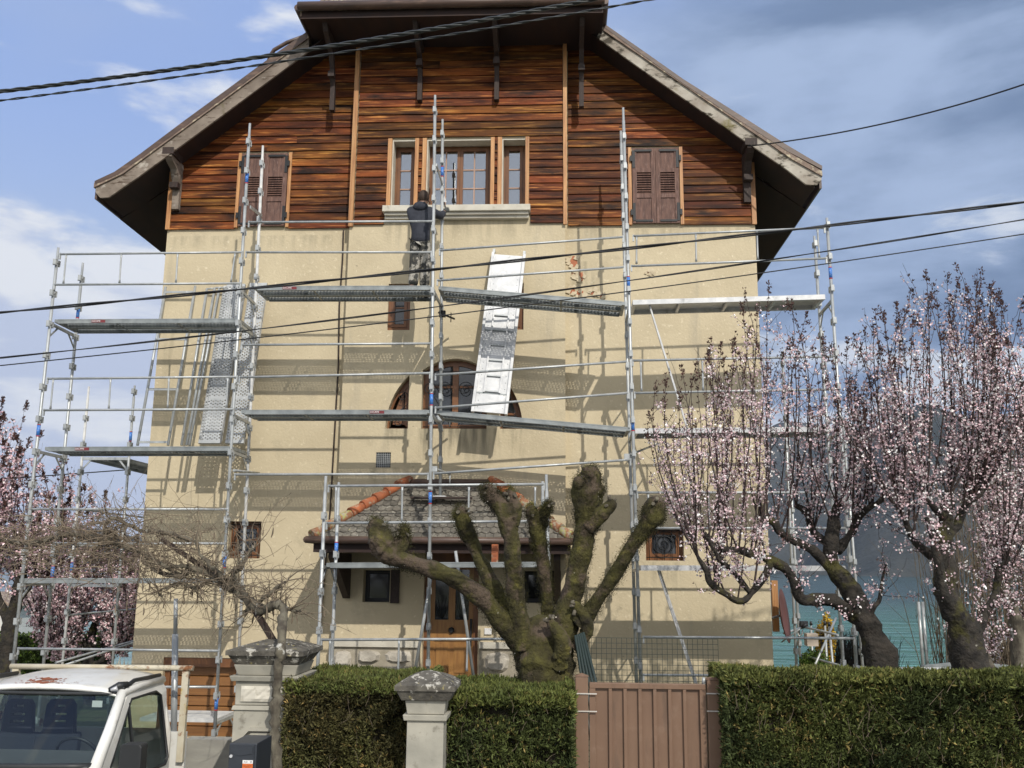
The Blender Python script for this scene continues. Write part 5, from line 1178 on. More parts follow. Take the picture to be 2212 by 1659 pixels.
# mailbox
YM = 8.3; x0, x1, z0, z1 = RX(493, 1600, 553, 1700, YM); zt_ = P(523, 1606, YM).z; z0 = zt_ - .42; D_ = .42
mbx = root('mailbox', ((x0 + x1) / 2, YM, z0), 'anthracite metal mailbox with round lock and orange sticker beside the gate pillar', 'mailbox')
MB().box(x0, x1, YM, YM + D_, z0, zt_).build('case', 'mailbox', mbx, bevel=.006)
MB().box(x0 + .006, x1 - .02, YM - .010, YM - .001, z0 + .01, zt_ - .008).build('front_panel', 'mailbox', mbx, bevel=.002)
w = x1 - x0; MB().prism([[(x0 + .02, zt_ - .025), (x1 - .03, zt_ - .025), (x1 - .03, zt_ - .078), (x0 + .1, zt_ - .095), (x0 + .06, zt_ - .09), (x0 + .045, zt_ - .072), (x0 + .02, zt_ - .07)]], YM - .017, YM - .0101).build('letter_flap', 'mailbox', mbx)
MB().tube([(x0 + .025, YM - .024, zt_ - .10), (x0 + .025, YM - .01, zt_ - .10)], [.012, .014], 14).build('lock', 'alu', mbx)
sx0 = x0 + w * .53; sx1 = x0 + w * .90
MB().box(sx0, sx1, YM - .0125, YM - .0101, zt_ - .157, zt_ - .130).build('name_label', 'white', mbx); MB().box(sx0, sx1, YM - .0125, YM - .0101, zt_ - .213, zt_ - .158).build('orange_label', 'orange', mbx)
text('label_text', 'ALB - 48', .017, 'ink', mbx, ((sx0 + sx1) / 2, YM - .0128, zt_ - .144), width=.07, depth=.0002)
text('label_text', 'SOLARTIS\nSTOP', .016, 'ink', mbx, ((sx0 + sx1) / 2, YM - .0128, zt_ - .185), width=.068, depth=.0002)
MB().box((x0 + x1) / 2 - .05, (x0 + x1) / 2 + .05, YM + .15, YM + .25, 0, z0 - .001).build('stand', 'mailbox', mbx)
# gate
YG = 9.3
gt = root('garden_gate', (P(1400, 1600, YG).x, YG, 0), 'brown sheet-metal garden gate with vertical ribs between two square posts', 'gate')
for i, (a, b, yt) in enumerate(((1243.5, 1271, 1462), (1530, 1560, 1469))):
    x0, x1, _, z1 = RX(a, yt, b, 1659, YG); MB().box(x0, x1, YG, YG + .13, 0, z1).build('gate_post', 'gate', gt, bevel=.006)
    MB().add([(x0 - .006, YG - .006, z1 + .001), (x1 + .006, YG - .006, z1 + .001), (x1 + .006, YG + .136, z1 + .001), (x0 - .006, YG + .136, z1 + .001), ((x0 + x1) / 2, YG + .065, z1 + .03)], [(0, 3, 2, 1), (0, 1, 4), (1, 2, 4), (2, 3, 4), (3, 0, 4)]).build('post_cap', 'gate', gt)
    for y_ in (1498, 1536):
        z = P(a, y_, YG).z; MB().box(x0 - .01, x1 + (.08 if i == 0 else .01), YG - .012, YG - .002, z - .005, z + .005).build('tie_wire', 'wire', gt)
x0, x1, _, zt_ = RX(1274, 1477, 1527, 1659, YG); zr_ = P(1400, 1489, YG).z
MB().box(x0, x1, YG + .02, YG + .08, zr_, zt_).build('gate_rail', 'gate', gt, bevel=.004)
MB().box(x0, x0 + .055, YG + .02, YG + .08, .05, zr_ - .001).build('gate_stile', 'gate', gt); MB().box(x1 - .055, x1, YG + .02, YG + .08, .05, zr_ - .001).build('gate_stile', 'gate', gt)
MB().box(x0 + .056, x1 - .056, YG + .02, YG + .08, .05, .12).build('gate_rail', 'gate', gt)
n = 7; a = x0 + .056; b = x1 - .056; cw = (b - a) / n
for i in range(n):
    MB().box(a + i * cw + .001, a + (i + 1) * cw - .001, YG + .055, YG + .062, .121, zr_ - .002).build('gate_panel', 'gate', gt)
    if i: MB().box(a + i * cw - .016, a + i * cw + .016, YG + .024, YG + .054, .121, zr_ - .002).build('gate_rib', 'gate', gt, bevel=.003)
p = P(1522, 1474, YG); MB().tube([(p.x, YG + .05, zt_), (p.x, YG + .05, zt_ + .06)], [.022, .014], 8).build('gate_bolt', 'galv', gt)
# wire mesh panel
YMN = 10.6
x0, x1, z0, z1 = RX(1256, 1379, 1552, 1478, YMN)
wp = root('wire_mesh_panel', (x0, YMN, 0), 'dark green welded wire panel standing behind the brown gate', 'wire panel')
nx_, nz_ = 27, 24; sp = (x1 - x0) / nx_
for i in range(nx_ + 1): MB().frame((x0 + i * sp, YMN, 0.02), (x0 + i * sp, YMN, z1), .005, .005, up=(0, 1, 0)).build('wire', 'mesh', wp)
z = z1
while z > .1: MB().frame((x0, YMN + .006, z), (x1, YMN + .006, z), .005, .005).build('wire', 'mesh', wp); z -= sp * 1.02
bp = root('fence_post', P(1258, 1475, 10.3), 'bundle of dark green metal fence posts leaning behind the left gate post', 'fence post')
bp.location.z = 0
for i in range(5):
    a = P(1243 + i * 4.2, 1372 - i * 1.5, 10.35); b_ = P(1262 + i * 8, 1500, 10.3 - .02 * i); d = (b_ - a); b_ = a + d * ((a.z - .0) / -d.z)
    MB().tube([a, b_], .016, 8).build('post_tube', 'mesh', bp)
# satellite dish
X_ = XR + .02; c = P(1686, 1330, 16.3)
ds = root('satellite_dish', (c.x, 16.3, c.z), 'brown oval satellite dish on the right side of the house', 'satellite dish')
m_ = MB(); vs = [(c.x, 16.3, c.z)]; nrm_ = Vector((.93, -.35, .0)).normalized(); u = Vector((.35, .93, 0)).normalized(); v_ = Vector((-.12, 0, 1)).normalized()
for j in range(1, 5):
    for i in range(24):
        a_ = 2 * math.pi * i / 24; r_ = j / 4; vs.append(tuple(Vector((c.x, 16.3, c.z)) + (u * math.cos(a_) * .40 + v_ * math.sin(a_) * .44) * r_ + nrm_ * (.07 * r_ * r_)))
fs = [(0, 1 + i, 1 + (i + 1) % 24) for i in range(24)]
for j in range(3): fs += [(1 + j * 24 + i, 1 + (j + 1) * 24 + i, 1 + (j + 1) * 24 + (i + 1) % 24, 1 + j * 24 + (i + 1) % 24) for i in range(24)]
o = MB().add(vs, fs, 0, True).build('dish', 'dish', ds); sd = o.modifiers.new('t', 'SOLIDIFY'); sd.thickness = .008
MB().tube([(XR - .01, 16.4, c.z - .1), (c.x, 16.32, c.z)], .02, 8).build('wall_arm', 'galv', ds); e = P(1732, 1356, 16.1); MB().tube([Vector((c.x, 16.3, c.z - .42)), e], .012, 6).build('feed_arm', 'galv', ds)
MB().tube([e, e + Vector((.07, -.02, .06))], .03, 8).build('feed_horn', 'rubber', ds)
bx = MB().box(*[P(1673, 1, 16.6).x, P(1694, 1, 16.6).x], 16.5, 16.7, P(1680, 1394, 16.6).z, P(1680, 1367, 16.6).z).build('utility_box', 'beige', house, 'beige box on the right flank')
MB().box(P(1671, 1255, 16.6).x, P(1684, 1255, 16.6).x, 16.75, 16.85, P(1680, 1366, 16.6).z, P(1680, 1254, 16.6).z).build('flank_shutter', 'trim', house)
# ---------------------------------------------------------------- flatbed truck (only its cab top shows)
tk_ = root('pickup_truck', (-5.2, 9.6, 0), 'white flatbed truck with rusty roof spot and rack, nose toward the road', 'truck')
def vpx(px, Y): return P(px, 1500, Y).x
XT = P(97, 1500, 9.45).x; wr, wb = .80, .93
zR = P(180, 1458, 10.2).z; zF = P(180, 1501, 9.45).z; zB = P(150, 1655, 8.72).z
def sideX(z): t = min(max((z - zB) / (zF - zB), -2), 1.2); return wb + (wr - wb) * max(0, t)
# roof skin
n, m2 = 17, 9; vs = []
for j in range(m2):
    y = 9.42 + (10.42 - 9.42) * j / (m2 - 1); v = j / (m2 - 1)
    for i in range(n):
        u = i / (n - 1) * 2 - 1; x = XT + u * (wr + .005) ; z = zF + .035 + (zR - zF - .035) * (1 - (1 - v) ** 2.4) + .05 * (1 - u * u) - .06 * abs(u) ** 6
        vs.append((x, y - .05 * (1 - u * u) * (1 - v), z))
fs = [(j * n + i, j * n + i + 1, (j + 1) * n + i + 1, (j + 1) * n + i) for j in range(m2 - 1) for i in range(n - 1)]
o = MB().add(vs, fs, 0, True).build('roof', 'paint', tk_); o.modifiers.new('t', 'SOLIDIFY').thickness = .03
rp = MB(); random.seed(5)
c = P(88, 1492, 9.5)
for k_ in range(90):
    a = random.gauss(0, .15); b = abs(random.gauss(0, .06)); s_ = .045 * math.exp(-abs(a) * 9) + .005
    i0 = MB(); x = c.x + a; y = 9.47 + b * 1.4; v = (y - 9.42); u = (x - XT) / wr; z = zF + .035 + (zR - zF - .035) * (1 - (1 - v) ** 2.4) + .05 * (1 - u * u) + .004 + k_ * .0001
    sl2 = .2; rp.add([(x - s_, y, z), (x - s_ * .3, y - s_ * .6, z - s_ * sl2 * .6), (x + s_, y, z), (x + s_ * .2, y + s_ * .8, z + s_ * sl2 * .8)], [(0, 1, 2, 3)])
rp.build('rust_stain', 'rust', tk_, kind='stuff')
# windscreen, with pillars
g = MB(); n = 9; vs = []
for j in range(2):
    for i in range(n):
        u = i / (n - 1) * 2 - 1; bow = .10 * (1 - u * u)
        if j == 0: vs.append((XT + u * (wb - .06), 8.74 - bow, zB))
        else: vs.append((XT + u * (wr - .06), 9.44 - bow * .7, zF + .02))
g.add(vs, [(i, i + 1, n + i + 1, n + i) for i in range(n - 1)], 0, True).build('windscreen', 'carglass', tk_)
g = MB(); g.tube([Vector(v) + Vector((0, -.006, 0)) for v in vs[n:]], .02, 6).tube([Vector(v) for v in vs[:n]], .03, 6).build('windscreen_seal', 'rubber', tk_)
for sx in (-1, 1):
    a = Vector((XT + sx * (wb - .03), 8.72, zB - .05)); b = Vector((XT + sx * (wr - .03), 9.44, zF + .02))
    MB().tube([a, a.lerp(b, .5) + Vector((sx * .012, -.01, 0)), b, Vector((XT + sx * (wr - .01), 9.8, zR - .05)), Vector((XT + sx * (wr - .01), 10.36, zR - .045))], [.055, .05, .045, .035, .035], 10).build('pillar_rail', 'paint', tk_)
    # door with window opening
    def S3(y, z, o_=0): return (XT + sx * (sideX(z) + o_), y, z)
    zs_ = .62; outer = [(8.80, zs_), (8.80, zB - .12), (8.86, zB + .02), (9.50, zF - .01), (10.36, zR - .07), (10.42, zR - .16), (10.44, zs_)]
    zh_ = P(350, 1652, 10.2).z; hole = [(8.98, zB - .06), (9.58, zF - .05), (10.16, zR - .15), (10.27, zR - .20), (10.31, zh_ + .06), (10.26, zh_), (8.98, zh_)]
    flat = outer + hole; tr = tessellate_polygon([[Vector((p[0], p[1], 0)) for p in outer], [Vector((p[0], p[1], 0)) for p in hole]])
    m_ = MB(); m_.add([S3(*p) for p in flat] + [S3(*p, -.045) for p in flat], [tuple(t) for t in tr] + [tuple(i + len(flat) for i in reversed(t)) for t in tr])
    k0 = len(outer); nh = len(hole)
    for i in range(k0): m_.f.append((i, (i + 1) % k0, len(flat) + (i + 1) % k0, len(flat) + i)); m_.m.append(0); m_.sm.append(False)
    for i in range(nh): m_.f.append((k0 + i, k0 + (i + 1) % nh, len(flat) + k0 + (i + 1) % nh, len(flat) + k0 + i)); m_.m.append(0); m_.sm.append(False)
    dr = m_.build('door', 'paint', tk_)
    MB().add([S3(*p, -.02) for p in hole], [tuple(range(nh))]).build('door_glass', 'carglass', dr)
    MB().tube([S3(*p, -.006) for p in hole + hole[:1]], .015, 6).build('window_seal', 'rubber', dr)
    MB().frame(S3(9.46, zB, -.012), S3(9.52, zF - .08, -.012), .02, .03).build('window_divider', 'rubber', dr)
    # mirror
    mx_ = P(290, 1635, 8.75).x if sx > 0 else XT - (P(290, 1635, 8.75).x - XT)
    mr2 = MB(); h_ = .13; z0_ = P(290, 1612, 8.7).z
    prof = [(-.10, 0), (-.085, .02), (.085, .02), (.10, 0), (.10, -.33), (.085, -.36), (-.085, -.36), (-.10, -.33)]
    mr2.prism([[(mx_ + a_, z0_ + b_) for a_, b_ in prof]], 8.66, 8.80)
    mr2.build('wing_mirror', 'rubber', tk_, bevel=.02); MB().frame((mx_ - sx * .08, 8.76, z0_ - .3), (XT + sx * wb, 8.95, z0_ - .28), .04, .05).build('mirror_arm', 'rubber', tk_)
# black gutter strip and marker light at the roof corner
for sx in (-1, 1):
    a = Vector((XT + sx * (wr - .03), 9.44, zF + .055)); b = Vector((XT + sx * (wr - .02), 10.30, zR + .0))
    MB().tube([a, a.lerp(b, .3) + Vector((0, 0, .045)), b], .022, 6).build('roof_strip', 'rubber', tk_)
    MB().tube([a + Vector((-sx * .12, -.02, .0)), a + Vector((-sx * .03, .0, .035)), a + Vector((sx * .02, .08, .04))], [.02, .04, .03], 8).build('marker_light', 'rubber', tk_)
    MB().tube([a + Vector((-sx * .09, -.045, .0)), a + Vector((-sx * .03, -.03, .02))], [.014, .024], 8).build('marker_lens', 'alu', tk_)
# rear wall of the cab, seats, dash, wheel
xw = wr - .06
yb_ = 10.40; zw0, zw1 = zB + .06, zR - .22
MB().prism([[(XT - wb + .03, .6), (XT + wb - .03, .6), (XT + wb - .03, zB), (XT + wr - .03, zR - .08), (XT - wr + .03, zR - .08), (XT - wb + .03, zB)], [(XT - xw, zw0), (XT + xw, zw0), (XT + xw, zw1), (XT - xw, zw1)]], yb_, yb_ + .03).build('cab_rear', 'paint', tk_)
MB().box(XT - xw, XT + xw, yb_ + .01, yb_ + .015, zw0, zw1).build('rear_glass', 'carglass', tk_)
for i, px in enumerate((33, 123)):
    x = P(px, 1560, 9.85).x; zt_ = P(px, 1512, 9.85).z; s_ = MB(); w_ = .165
    so_ = MB().add([(x - .23, 9.75, zt_ - .85), (x + .23, 9.75, zt_ - .85), (x + .24, 9.86, zt_ - .33), (x - .24, 9.86, zt_ - .33), (x - .23, 9.95, zt_ - .85), (x + .23, 9.95, zt_ - .85), (x + .22, 9.97, zt_ - .31), (x - .22, 9.97, zt_ - .31)],
               [(0, 1, 2, 3), (5, 4, 7, 6), (0, 4, 5, 1), (3, 2, 6, 7), (0, 3, 7, 4), (1, 5, 6, 2)]).build('seat', 'seat', tk_, bevel=.03)
    zz = [0, -.06, -.115, -.155, -.20, -.33]
    lp = [(x - w_, zt_ - .34), (x + w_, zt_ - .34), (x + w_ * .85, zt_ - .05), (x + w_ * .6, zt_), (x - w_ * .6, zt_), (x - w_ * .85, zt_ - .05)]
    holes = [[(x - a, zt_ - b - .028), (x + a, zt_ - b - .028), (x + a, zt_ - b), (x - a, zt_ - b)] for a, b in ((.055, .05), (.075, .13), (.075, .20))]
    MB().prism([lp] + holes, 9.88, 9.95).build('headrest', 'seat', so_)
MB().add([(XT - wb + .08, 8.7, zB + .0), (XT + wb - .08, 8.7, zB + .0), (XT + wb - .08, 9.12, zB + .06), (XT - wb + .08, 9.12, zB + .06), (XT - wb + .08, 9.2, zB - .5), (XT + wb - .08, 9.2, zB - .5), (XT - wb + .08, 8.75, zB - .5), (XT + wb - .08, 8.75, zB - .5)],
         [(0, 1, 2, 3), (3, 2, 5, 4), (6, 7, 5, 4), (0, 6, 7, 1), (0, 3, 4, 6), (1, 7, 5, 2)]).build('dashboard', 'dash', tk_)
c = P(167, 1632, 9.2); m_ = MB(); m_.tube([c + Vector((.2 * math.cos(a), -.09 * math.sin(a), .17 * math.sin(a))) for a in [2 * math.pi * i / 24 for i in range(25)]], .016, 6); m_.tube([c + Vector((-.19, 0, 0)), c + Vector((.19, 0, 0))], .018, 6); m_.build('steering_wheel', 'rubber', tk_)
x = P(212, 1520, 9.38); MB().box(x.x - .05, x.x + .05, 9.36, 9.364, x.z - .03, x.z + .03).build('toll_badge', 'white', tk_)
# nose below the frame
zn = zB - .05
MB().add([(XT - wb, 8.72, zn), (XT + wb, 8.72, zn), (XT + wb, 7.95, zn - .35), (XT - wb, 7.95, zn - .35), (XT - wb, 8.72, .45), (XT + wb, 8.72, .45), (XT + wb, 7.85, .45), (XT - wb, 7.85, .45)],
         [(0, 1, 2, 3), (3, 2, 6, 7), (4, 5, 1, 0), (0, 3, 7, 4), (1, 5, 6, 2), (4, 7, 6, 5)]).build('bonnet', 'paint', tk_, bevel=.05)
MB().box(XT - wb, XT + wb, 7.72, 7.84, .35, .62).build('bumper', 'rubber', tk_, bevel=.03); MB().box(XT - .45, XT + .45, 7.83, 7.86, .65, .90).build('grille', 'rubber', tk_)
for sx in (-1, 1): MB().box(XT + sx * .55, XT + sx * .85, 7.83, 7.87, .65, .92).build('headlight', 'alu', tk_, bevel=.02)
for y in (8.35, 12.4):
    for sx in (-1, 1):
        w_ = MB().tube([(XT + sx * .72, y, .36), (XT + sx * .94, y, .36)], .36, 24).build('wheel', 'rubber', tk_); MB().tube([(XT + sx * .90, y, .36), (XT + sx * .95, y, .36)], .2, 18).build('rim', 'alu', w_)
MB().box(XT - wb, XT + wb, 8.74, 10.40, .42, .60).build('cab_floor', 'rubber', tk_)
# flatbed and rack
YH2 = 10.62; xr = P(408, 1500, YH2).x; zr2 = P(300, 1441, YH2).z; xl = XT - (xr - XT)
MB().box(xl + .032, xr - .032, YH2, 12.9, .78, .86).build('bed', 'dash', tk_)
zp = P(390, 1581, YH2).z
MB().box(xl + .02, xr - .0, YH2 + .0, YH2 + .04, .861, zp).build('headboard', 'paint', tk_)
for sx in (xl, xr - .03): MB().box(sx, sx + .03, YH2 + .05, 12.9, .52, .859).build('dropside', 'alu', tk_)
MB().box(xl + .04, xr - .04, 12.86, 12.9, .52, .859).build('tailboard', 'alu', tk_)
for x in (xl + .03, xr - .035): MB().box(x - .035, x + .035, YH2 - .055, YH2 - .002, zp - .3, zr2 - .035).build('rack_post', 'rustrail', tk_)
MB().tube([(xl - .04, YH2 - .03, zr2 - .01), (xr + .04, YH2 - .03, zr2)], .030, 8).build('rack_rail', 'rustrail', tk_)
for px in (105, 260): x = P(px, 1450, YH2).x; MB().box(x - .03, x + .03, YH2 - .03, YH2 + .02, zp, zr2 - .03).build('rack_strut', 'rustrail', tk_)
# tall steel tube standing on the bed
sp_ = root('scaffold_tube', P(382, 1576, 11.0), 'short thick steel tube standing upright on the truck bed', 'tube')
sp_.location.z = .862; t_ = P(380, 1293, 11.0); b_ = Vector((P(382, 1576, 11.0).x, 11.0, .862)); MB().tube([t_, t_ + (b_ - t_) * .2], .024, 10).build('spigot', 'galv', sp_); MB().tube([t_ + (b_ - t_) * .2, b_], .036, 10).build('tube', 'galv', sp_)
# ---------------------------------------------------------------- hedges
def hedge(x0, x1, y0, y1, ztop_, label, seed, col, dens=5200, notch=None, topcol=None):
    r = root('hedge', ((x0 + x1) / 2, (y0 + y1) / 2, 0), label, 'hedge', None)
    n = 40; nz_ = 14; core = MB()
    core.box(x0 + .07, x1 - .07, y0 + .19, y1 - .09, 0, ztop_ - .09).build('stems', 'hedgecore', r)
    rg = np.random.default_rng(seed)
    def wob(a, b): return np.array([.045 * mnoise.noise(Vector((p * 1.7, q * 1.7, seed))) + .025 * mnoise.noise(Vector((p * 6, q * 6, seed))) for p, q in zip(a, b)])
    zlo = max(0, ztop_ - 1.9)
    pos, nr, tn = [], [], []
    def face(nn_, f):
        a, b = rg.random(nn_), rg.random(nn_); p, q = f(a, b); pos.append(p); nr.append(q)
    A1 = (x1 - x0) * (ztop_ - zlo)
    def front(a, b):
        x = x0 + (x1 - x0) * a; z = zlo + (ztop_ - zlo) * b; dpt = rg.random(len(a)) ** 2 * .13 + np.clip(np.array([mnoise.noise(Vector((p * 5.5, 7, q * 5.5))) for p, q in zip(x, z)]) - .12, 0, 1) * .28; y = y0 + .05 + wob(x, z) + dpt
        return np.stack([x, y, z], 1), np.tile([0, -.8, .55], (len(a), 1))
    def topf(a, b):
        x = x0 + (x1 - x0) * a; y = y0 + (y1 - y0) * b; z = ztop_ - .05 + wob(x, y + 9) * .9 - rg.random(len(a)) ** 2 * .08
        return np.stack([x, y, z], 1), np.tile([0, -.25, 1.0], (len(a), 1))
    def sidef(sx):
        def f(a, b):
            y = y0 + (y1 - y0) * a; z = zlo + (ztop_ - zlo) * b; xx = (x0 + .05 if sx < 0 else x1 - .05) + wob(y, z) * .8; return np.stack([xx, y, z], 1), np.tile([sx * .8, 0, .5], (len(a), 1))
        return f
    face(int(A1 * dens), front); face(int((x1 - x0) * (y1 - y0) * dens * .9), topf)
    for sx in (-1, 1): face(int((y1 - y0) * (ztop_ - zlo) * dens * .6), sidef(sx))
    pos = np.concatenate(pos); nr = np.concatenate(nr); n = len(pos)
    big = np.array([mnoise.noise(Vector((p[0] * 1.1, p[1] * 1.1 + seed, p[2] * 1.1))) + .5 * mnoise.noise(Vector((p[0] * 4, p[1] * 4, p[2] * 4))) for p in pos])[:, None]
    c1, c2, c3 = [np.array(c_) for c_ in col]; t = np.clip(.5 + big * 1.3 + rg.normal(0, .15, (n, 1)), 0, 1)
    tint = c1 * (1 - t) + c2 * t; dry = rg.random((n, 1)) < .06 + .10 * (big > .25); tint = np.where(dry, c3, tint) * rg.uniform(.65, 1.6, (n, 1))
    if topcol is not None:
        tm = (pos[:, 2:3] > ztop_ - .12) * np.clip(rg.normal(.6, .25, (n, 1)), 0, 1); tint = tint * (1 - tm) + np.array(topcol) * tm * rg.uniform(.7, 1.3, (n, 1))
    sz = rg.uniform(.026, .068, n)
    leaves('sprays', pos, nr, sz, 'leafhedge', r, tint, kind='stuff', spread=.55, blades=3, aspect=.26)
    # a few bare straw-coloured stalks
    tb_ = TB(3)
    for _ in range(int(A1 * 26)):
        x = rg.uniform(x0, x1); z = rg.uniform(zlo, ztop_ - .1); y = y0 + .03; l = rg.uniform(.06, .2); d = np.array([rg.normal(0, .5), -.1, 1]); d /= np.linalg.norm(d)
        p0 = np.array([x, y, z]); tb_.add([p0, p0 + d * l * .5 + rg.normal(0, .012, 3), p0 + d * l], .0028, .0012)
    tb_.build('dry_stalks', 'twig', r, kind='stuff')
    return r
GRN = ((.82, .85, .75), (1.35, 1.28, .95), (3.0, 1.9, 1.8)); BRN = ((1.2, .85, .9), (1.5, 1.25, 1.1), (3.2, 1.8, 1.8))
hx0 = P(606, 1560, 9.2).x; hxm = P(885, 1560, 9.2).x; hx1 = P(1241, 1560, 9.2).x
zh1 = P(740, 1487, 9.1).z
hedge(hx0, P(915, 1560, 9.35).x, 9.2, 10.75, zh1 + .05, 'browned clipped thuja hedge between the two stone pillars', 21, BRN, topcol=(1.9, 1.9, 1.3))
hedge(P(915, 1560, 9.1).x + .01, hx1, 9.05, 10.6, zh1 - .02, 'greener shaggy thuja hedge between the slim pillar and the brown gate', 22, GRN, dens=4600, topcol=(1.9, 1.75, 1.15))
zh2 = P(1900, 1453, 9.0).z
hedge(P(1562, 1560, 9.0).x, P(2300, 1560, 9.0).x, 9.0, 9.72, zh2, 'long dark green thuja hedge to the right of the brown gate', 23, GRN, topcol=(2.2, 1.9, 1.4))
# ---------------------------------------------------------------- pollarded mossy tree
YT = 10.55; SC = YT / F
pt_ = root('pollarded_tree', (P(1175, 1480, YT).x, YT, 0), 'stout pollarded tree covered in green moss behind the hedge, arms ending in knobs', 'tree')
limbs = [  # points (px,py,dy) and radii in px
    ([(1180, 1720, 0), (1178, 1560, 0), (1176, 1470, 0), (1172, 1415, 0), (1168, 1370, 0)], [82, 72, 64, 62, 40]),
    ([(1160, 1440, 0), (1128, 1395, -.05), (1088, 1345, -.15), (1040, 1292, -.2), (985, 1252, -.28), (925, 1228, -.32), (872, 1212, -.35), (836, 1195, -.35), (822, 1165, -.35), (812, 1135, -.35)], [44, 33, 27, 25, 23, 21, 20, 27, 27, 15]),
    ([(850, 1205, -.35), (868, 1172, -.33), (872, 1148, -.32)], [18, 19, 13]),
    ([(1110, 1360, .15), (1085, 1305, .2), (1054, 1245, .25), (1030, 1195, .3), (1010, 1150, .3), (995, 1110, .3)], [24, 20, 20, 18, 22, 18]),
    ([(1135, 1400, -.1), (1118, 1320, -.15), (1110, 1240, -.18), (1104, 1165, -.2), (1092, 1115, -.2), (1075, 1082, -.2), (1052, 1062, -.2)], [34, 25, 22, 22, 27, 20, 15]),
    ([(1104, 1140, -.2), (1112, 1100, -.2), (1104, 1068, -.2)], [20, 20, 13]),
    ([(1190, 1390, .2), (1184, 1320, .3), (1176, 1250, .32), (1168, 1190, .34), (1160, 1145, .34), (1150, 1105, .34)], [28, 18, 17, 17, 21, 15]),
    ([(1168, 1140, .34), (1177, 1108, .34), (1183, 1092, .34)], [14, 12, 9]),
    ([(1190, 1440, 0), (1212, 1370, 0), (1232, 1300, .02), (1250, 1220, .04), (1262, 1150, .05), (1268, 1100, .05), (1270, 1062, .05), (1277, 1028, .05)], [48, 42, 30, 27, 28, 33, 37, 22]),
    ([(1270, 1140, 0), (1300, 1110, -.05), (1318, 1092, -.05)], [22, 20, 15]),
    ([(1250, 1345, -.05), (1280, 1310, -.1), (1315, 1262, -.15), (1350, 1205, -.2), (1378, 1160, -.22), (1405, 1120, -.25), (1415, 1092, -.25)], [28, 19, 17, 17, 18, 26, 20]),
    ([(1240, 1400, -.1), (1268, 1365, -.12), (1262, 1330, -.15), (1245, 1310, -.15)], [20, 16, 15, 12]),
    ([(1205, 1440, -.2), (1215, 1390, -.3), (1190, 1345, -.3)], [25, 20, 10]),
]
tm_ = MB(); mpos, mnr = [], []
for pts, rr in limbs:
    k = 9; p3 = smoothpath([P(a, b, YT + c) for a, b, c in pts], k); r3 = [r * SC for r in lerpl(rr, k)]
    b0 = len(tm_.v)
    # rounded end
    e = p3[-1]; d = (p3[-1] - p3[-2]).normalized(); r_ = r3[-1]
    for f, q in ((.5, .87), (.85, .52), (1.0, .12)): p3.append(e + d * r_ * f); r3.append(r_ * q)
    nn_ = len(r3); r3 = [q * ((.84 if pts[0][1] < 1650 else 1.0) + (.36 if nn_ > 50 else .2) * max(0, (i / nn_ - .68) / .32)) for i, q in enumerate(r3)]
    tm_.tube(p3, [q * .93 for q in r3], 34, nz=.27, nf=5.5)
    if len(rr) > 5 or r_ < .2 * 1:
        for q_ in range(14 if pts[0][1] < 1650 else 0):          # lumpy pollard knuckles near the arm's end
            i_ = random.randint(max(0, len(r3) - 24), len(r3) - 5); dv = Vector((random.gauss(0, 1), random.gauss(0, 1), random.gauss(0, .6))).normalized(); c_ = p3[i_] + dv * r3[i_] * .75; rq = r3[i_] * random.uniform(.20, .48)
            tm_.tube([c_ - dv * rq, c_ - dv * rq * .5, c_, c_ + dv * rq * .6, c_ + dv * rq], [rq * .6, rq, rq, rq * .75, rq * .15], 12, nz=.35, nf=9)
    for i in range(b0, len(tm_.v)):
        pass
tree = tm_.build('limbs', 'moss', pt_)
me = tree.data; nvt = len(me.vertices); co = np.empty(nvt * 3, np.float32); me.vertices.foreach_get('co', co); co = co.reshape(-1, 3) + np.array(off(tree)); no = np.empty(nvt * 3, np.float32); me.vertices.foreach_get('normal', no); no = no.reshape(-1, 3)
ms = np.array([mnoise.noise(Vector((float(p[0]) * 2.2, float(p[1]) * 2.2, float(p[2]) * 2.2))) for p in co])
idx = np.concatenate([np.where(ms > -.12)[0]] * 9); jit = rng.normal(0, .024, (len(idx), 3))
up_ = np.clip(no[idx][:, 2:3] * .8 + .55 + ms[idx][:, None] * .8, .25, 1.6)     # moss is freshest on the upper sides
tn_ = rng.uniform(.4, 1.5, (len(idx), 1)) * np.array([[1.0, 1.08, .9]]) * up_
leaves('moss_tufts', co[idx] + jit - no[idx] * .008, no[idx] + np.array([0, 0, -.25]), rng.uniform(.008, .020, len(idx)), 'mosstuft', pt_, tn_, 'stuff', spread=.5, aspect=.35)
# pale cut faces left by the pruning saw
cf = MB(); random.seed(9)
for pts, rr in limbs[1:]:
    e = P(pts[-1][0], pts[-1][1], YT + pts[-1][2])
    for _ in range(3):
        dv = Vector((random.gauss(0, 1), random.gauss(-.8, .5), random.gauss(.3, .7))).normalized(); c_ = e + dv * rr[-1] * SC * 1.15; cf.tube([c_ - dv * .03, c_ + dv * random.uniform(.015, .05)], random.uniform(.012, .022), 8)
cf.build('pruned_stubs', 'vine', pt_, kind='stuff')
# pale lichen flecks
pk = rng.choice(np.where(ms < .3)[0], 150); fl = MB()
leaves('lichen_flecks', co[pk] + no[pk] * .006, no[pk], rng.uniform(.010, .026, len(pk)), 'barge_white', pt_, None, 'stuff', spread=.7, aspect=.9)
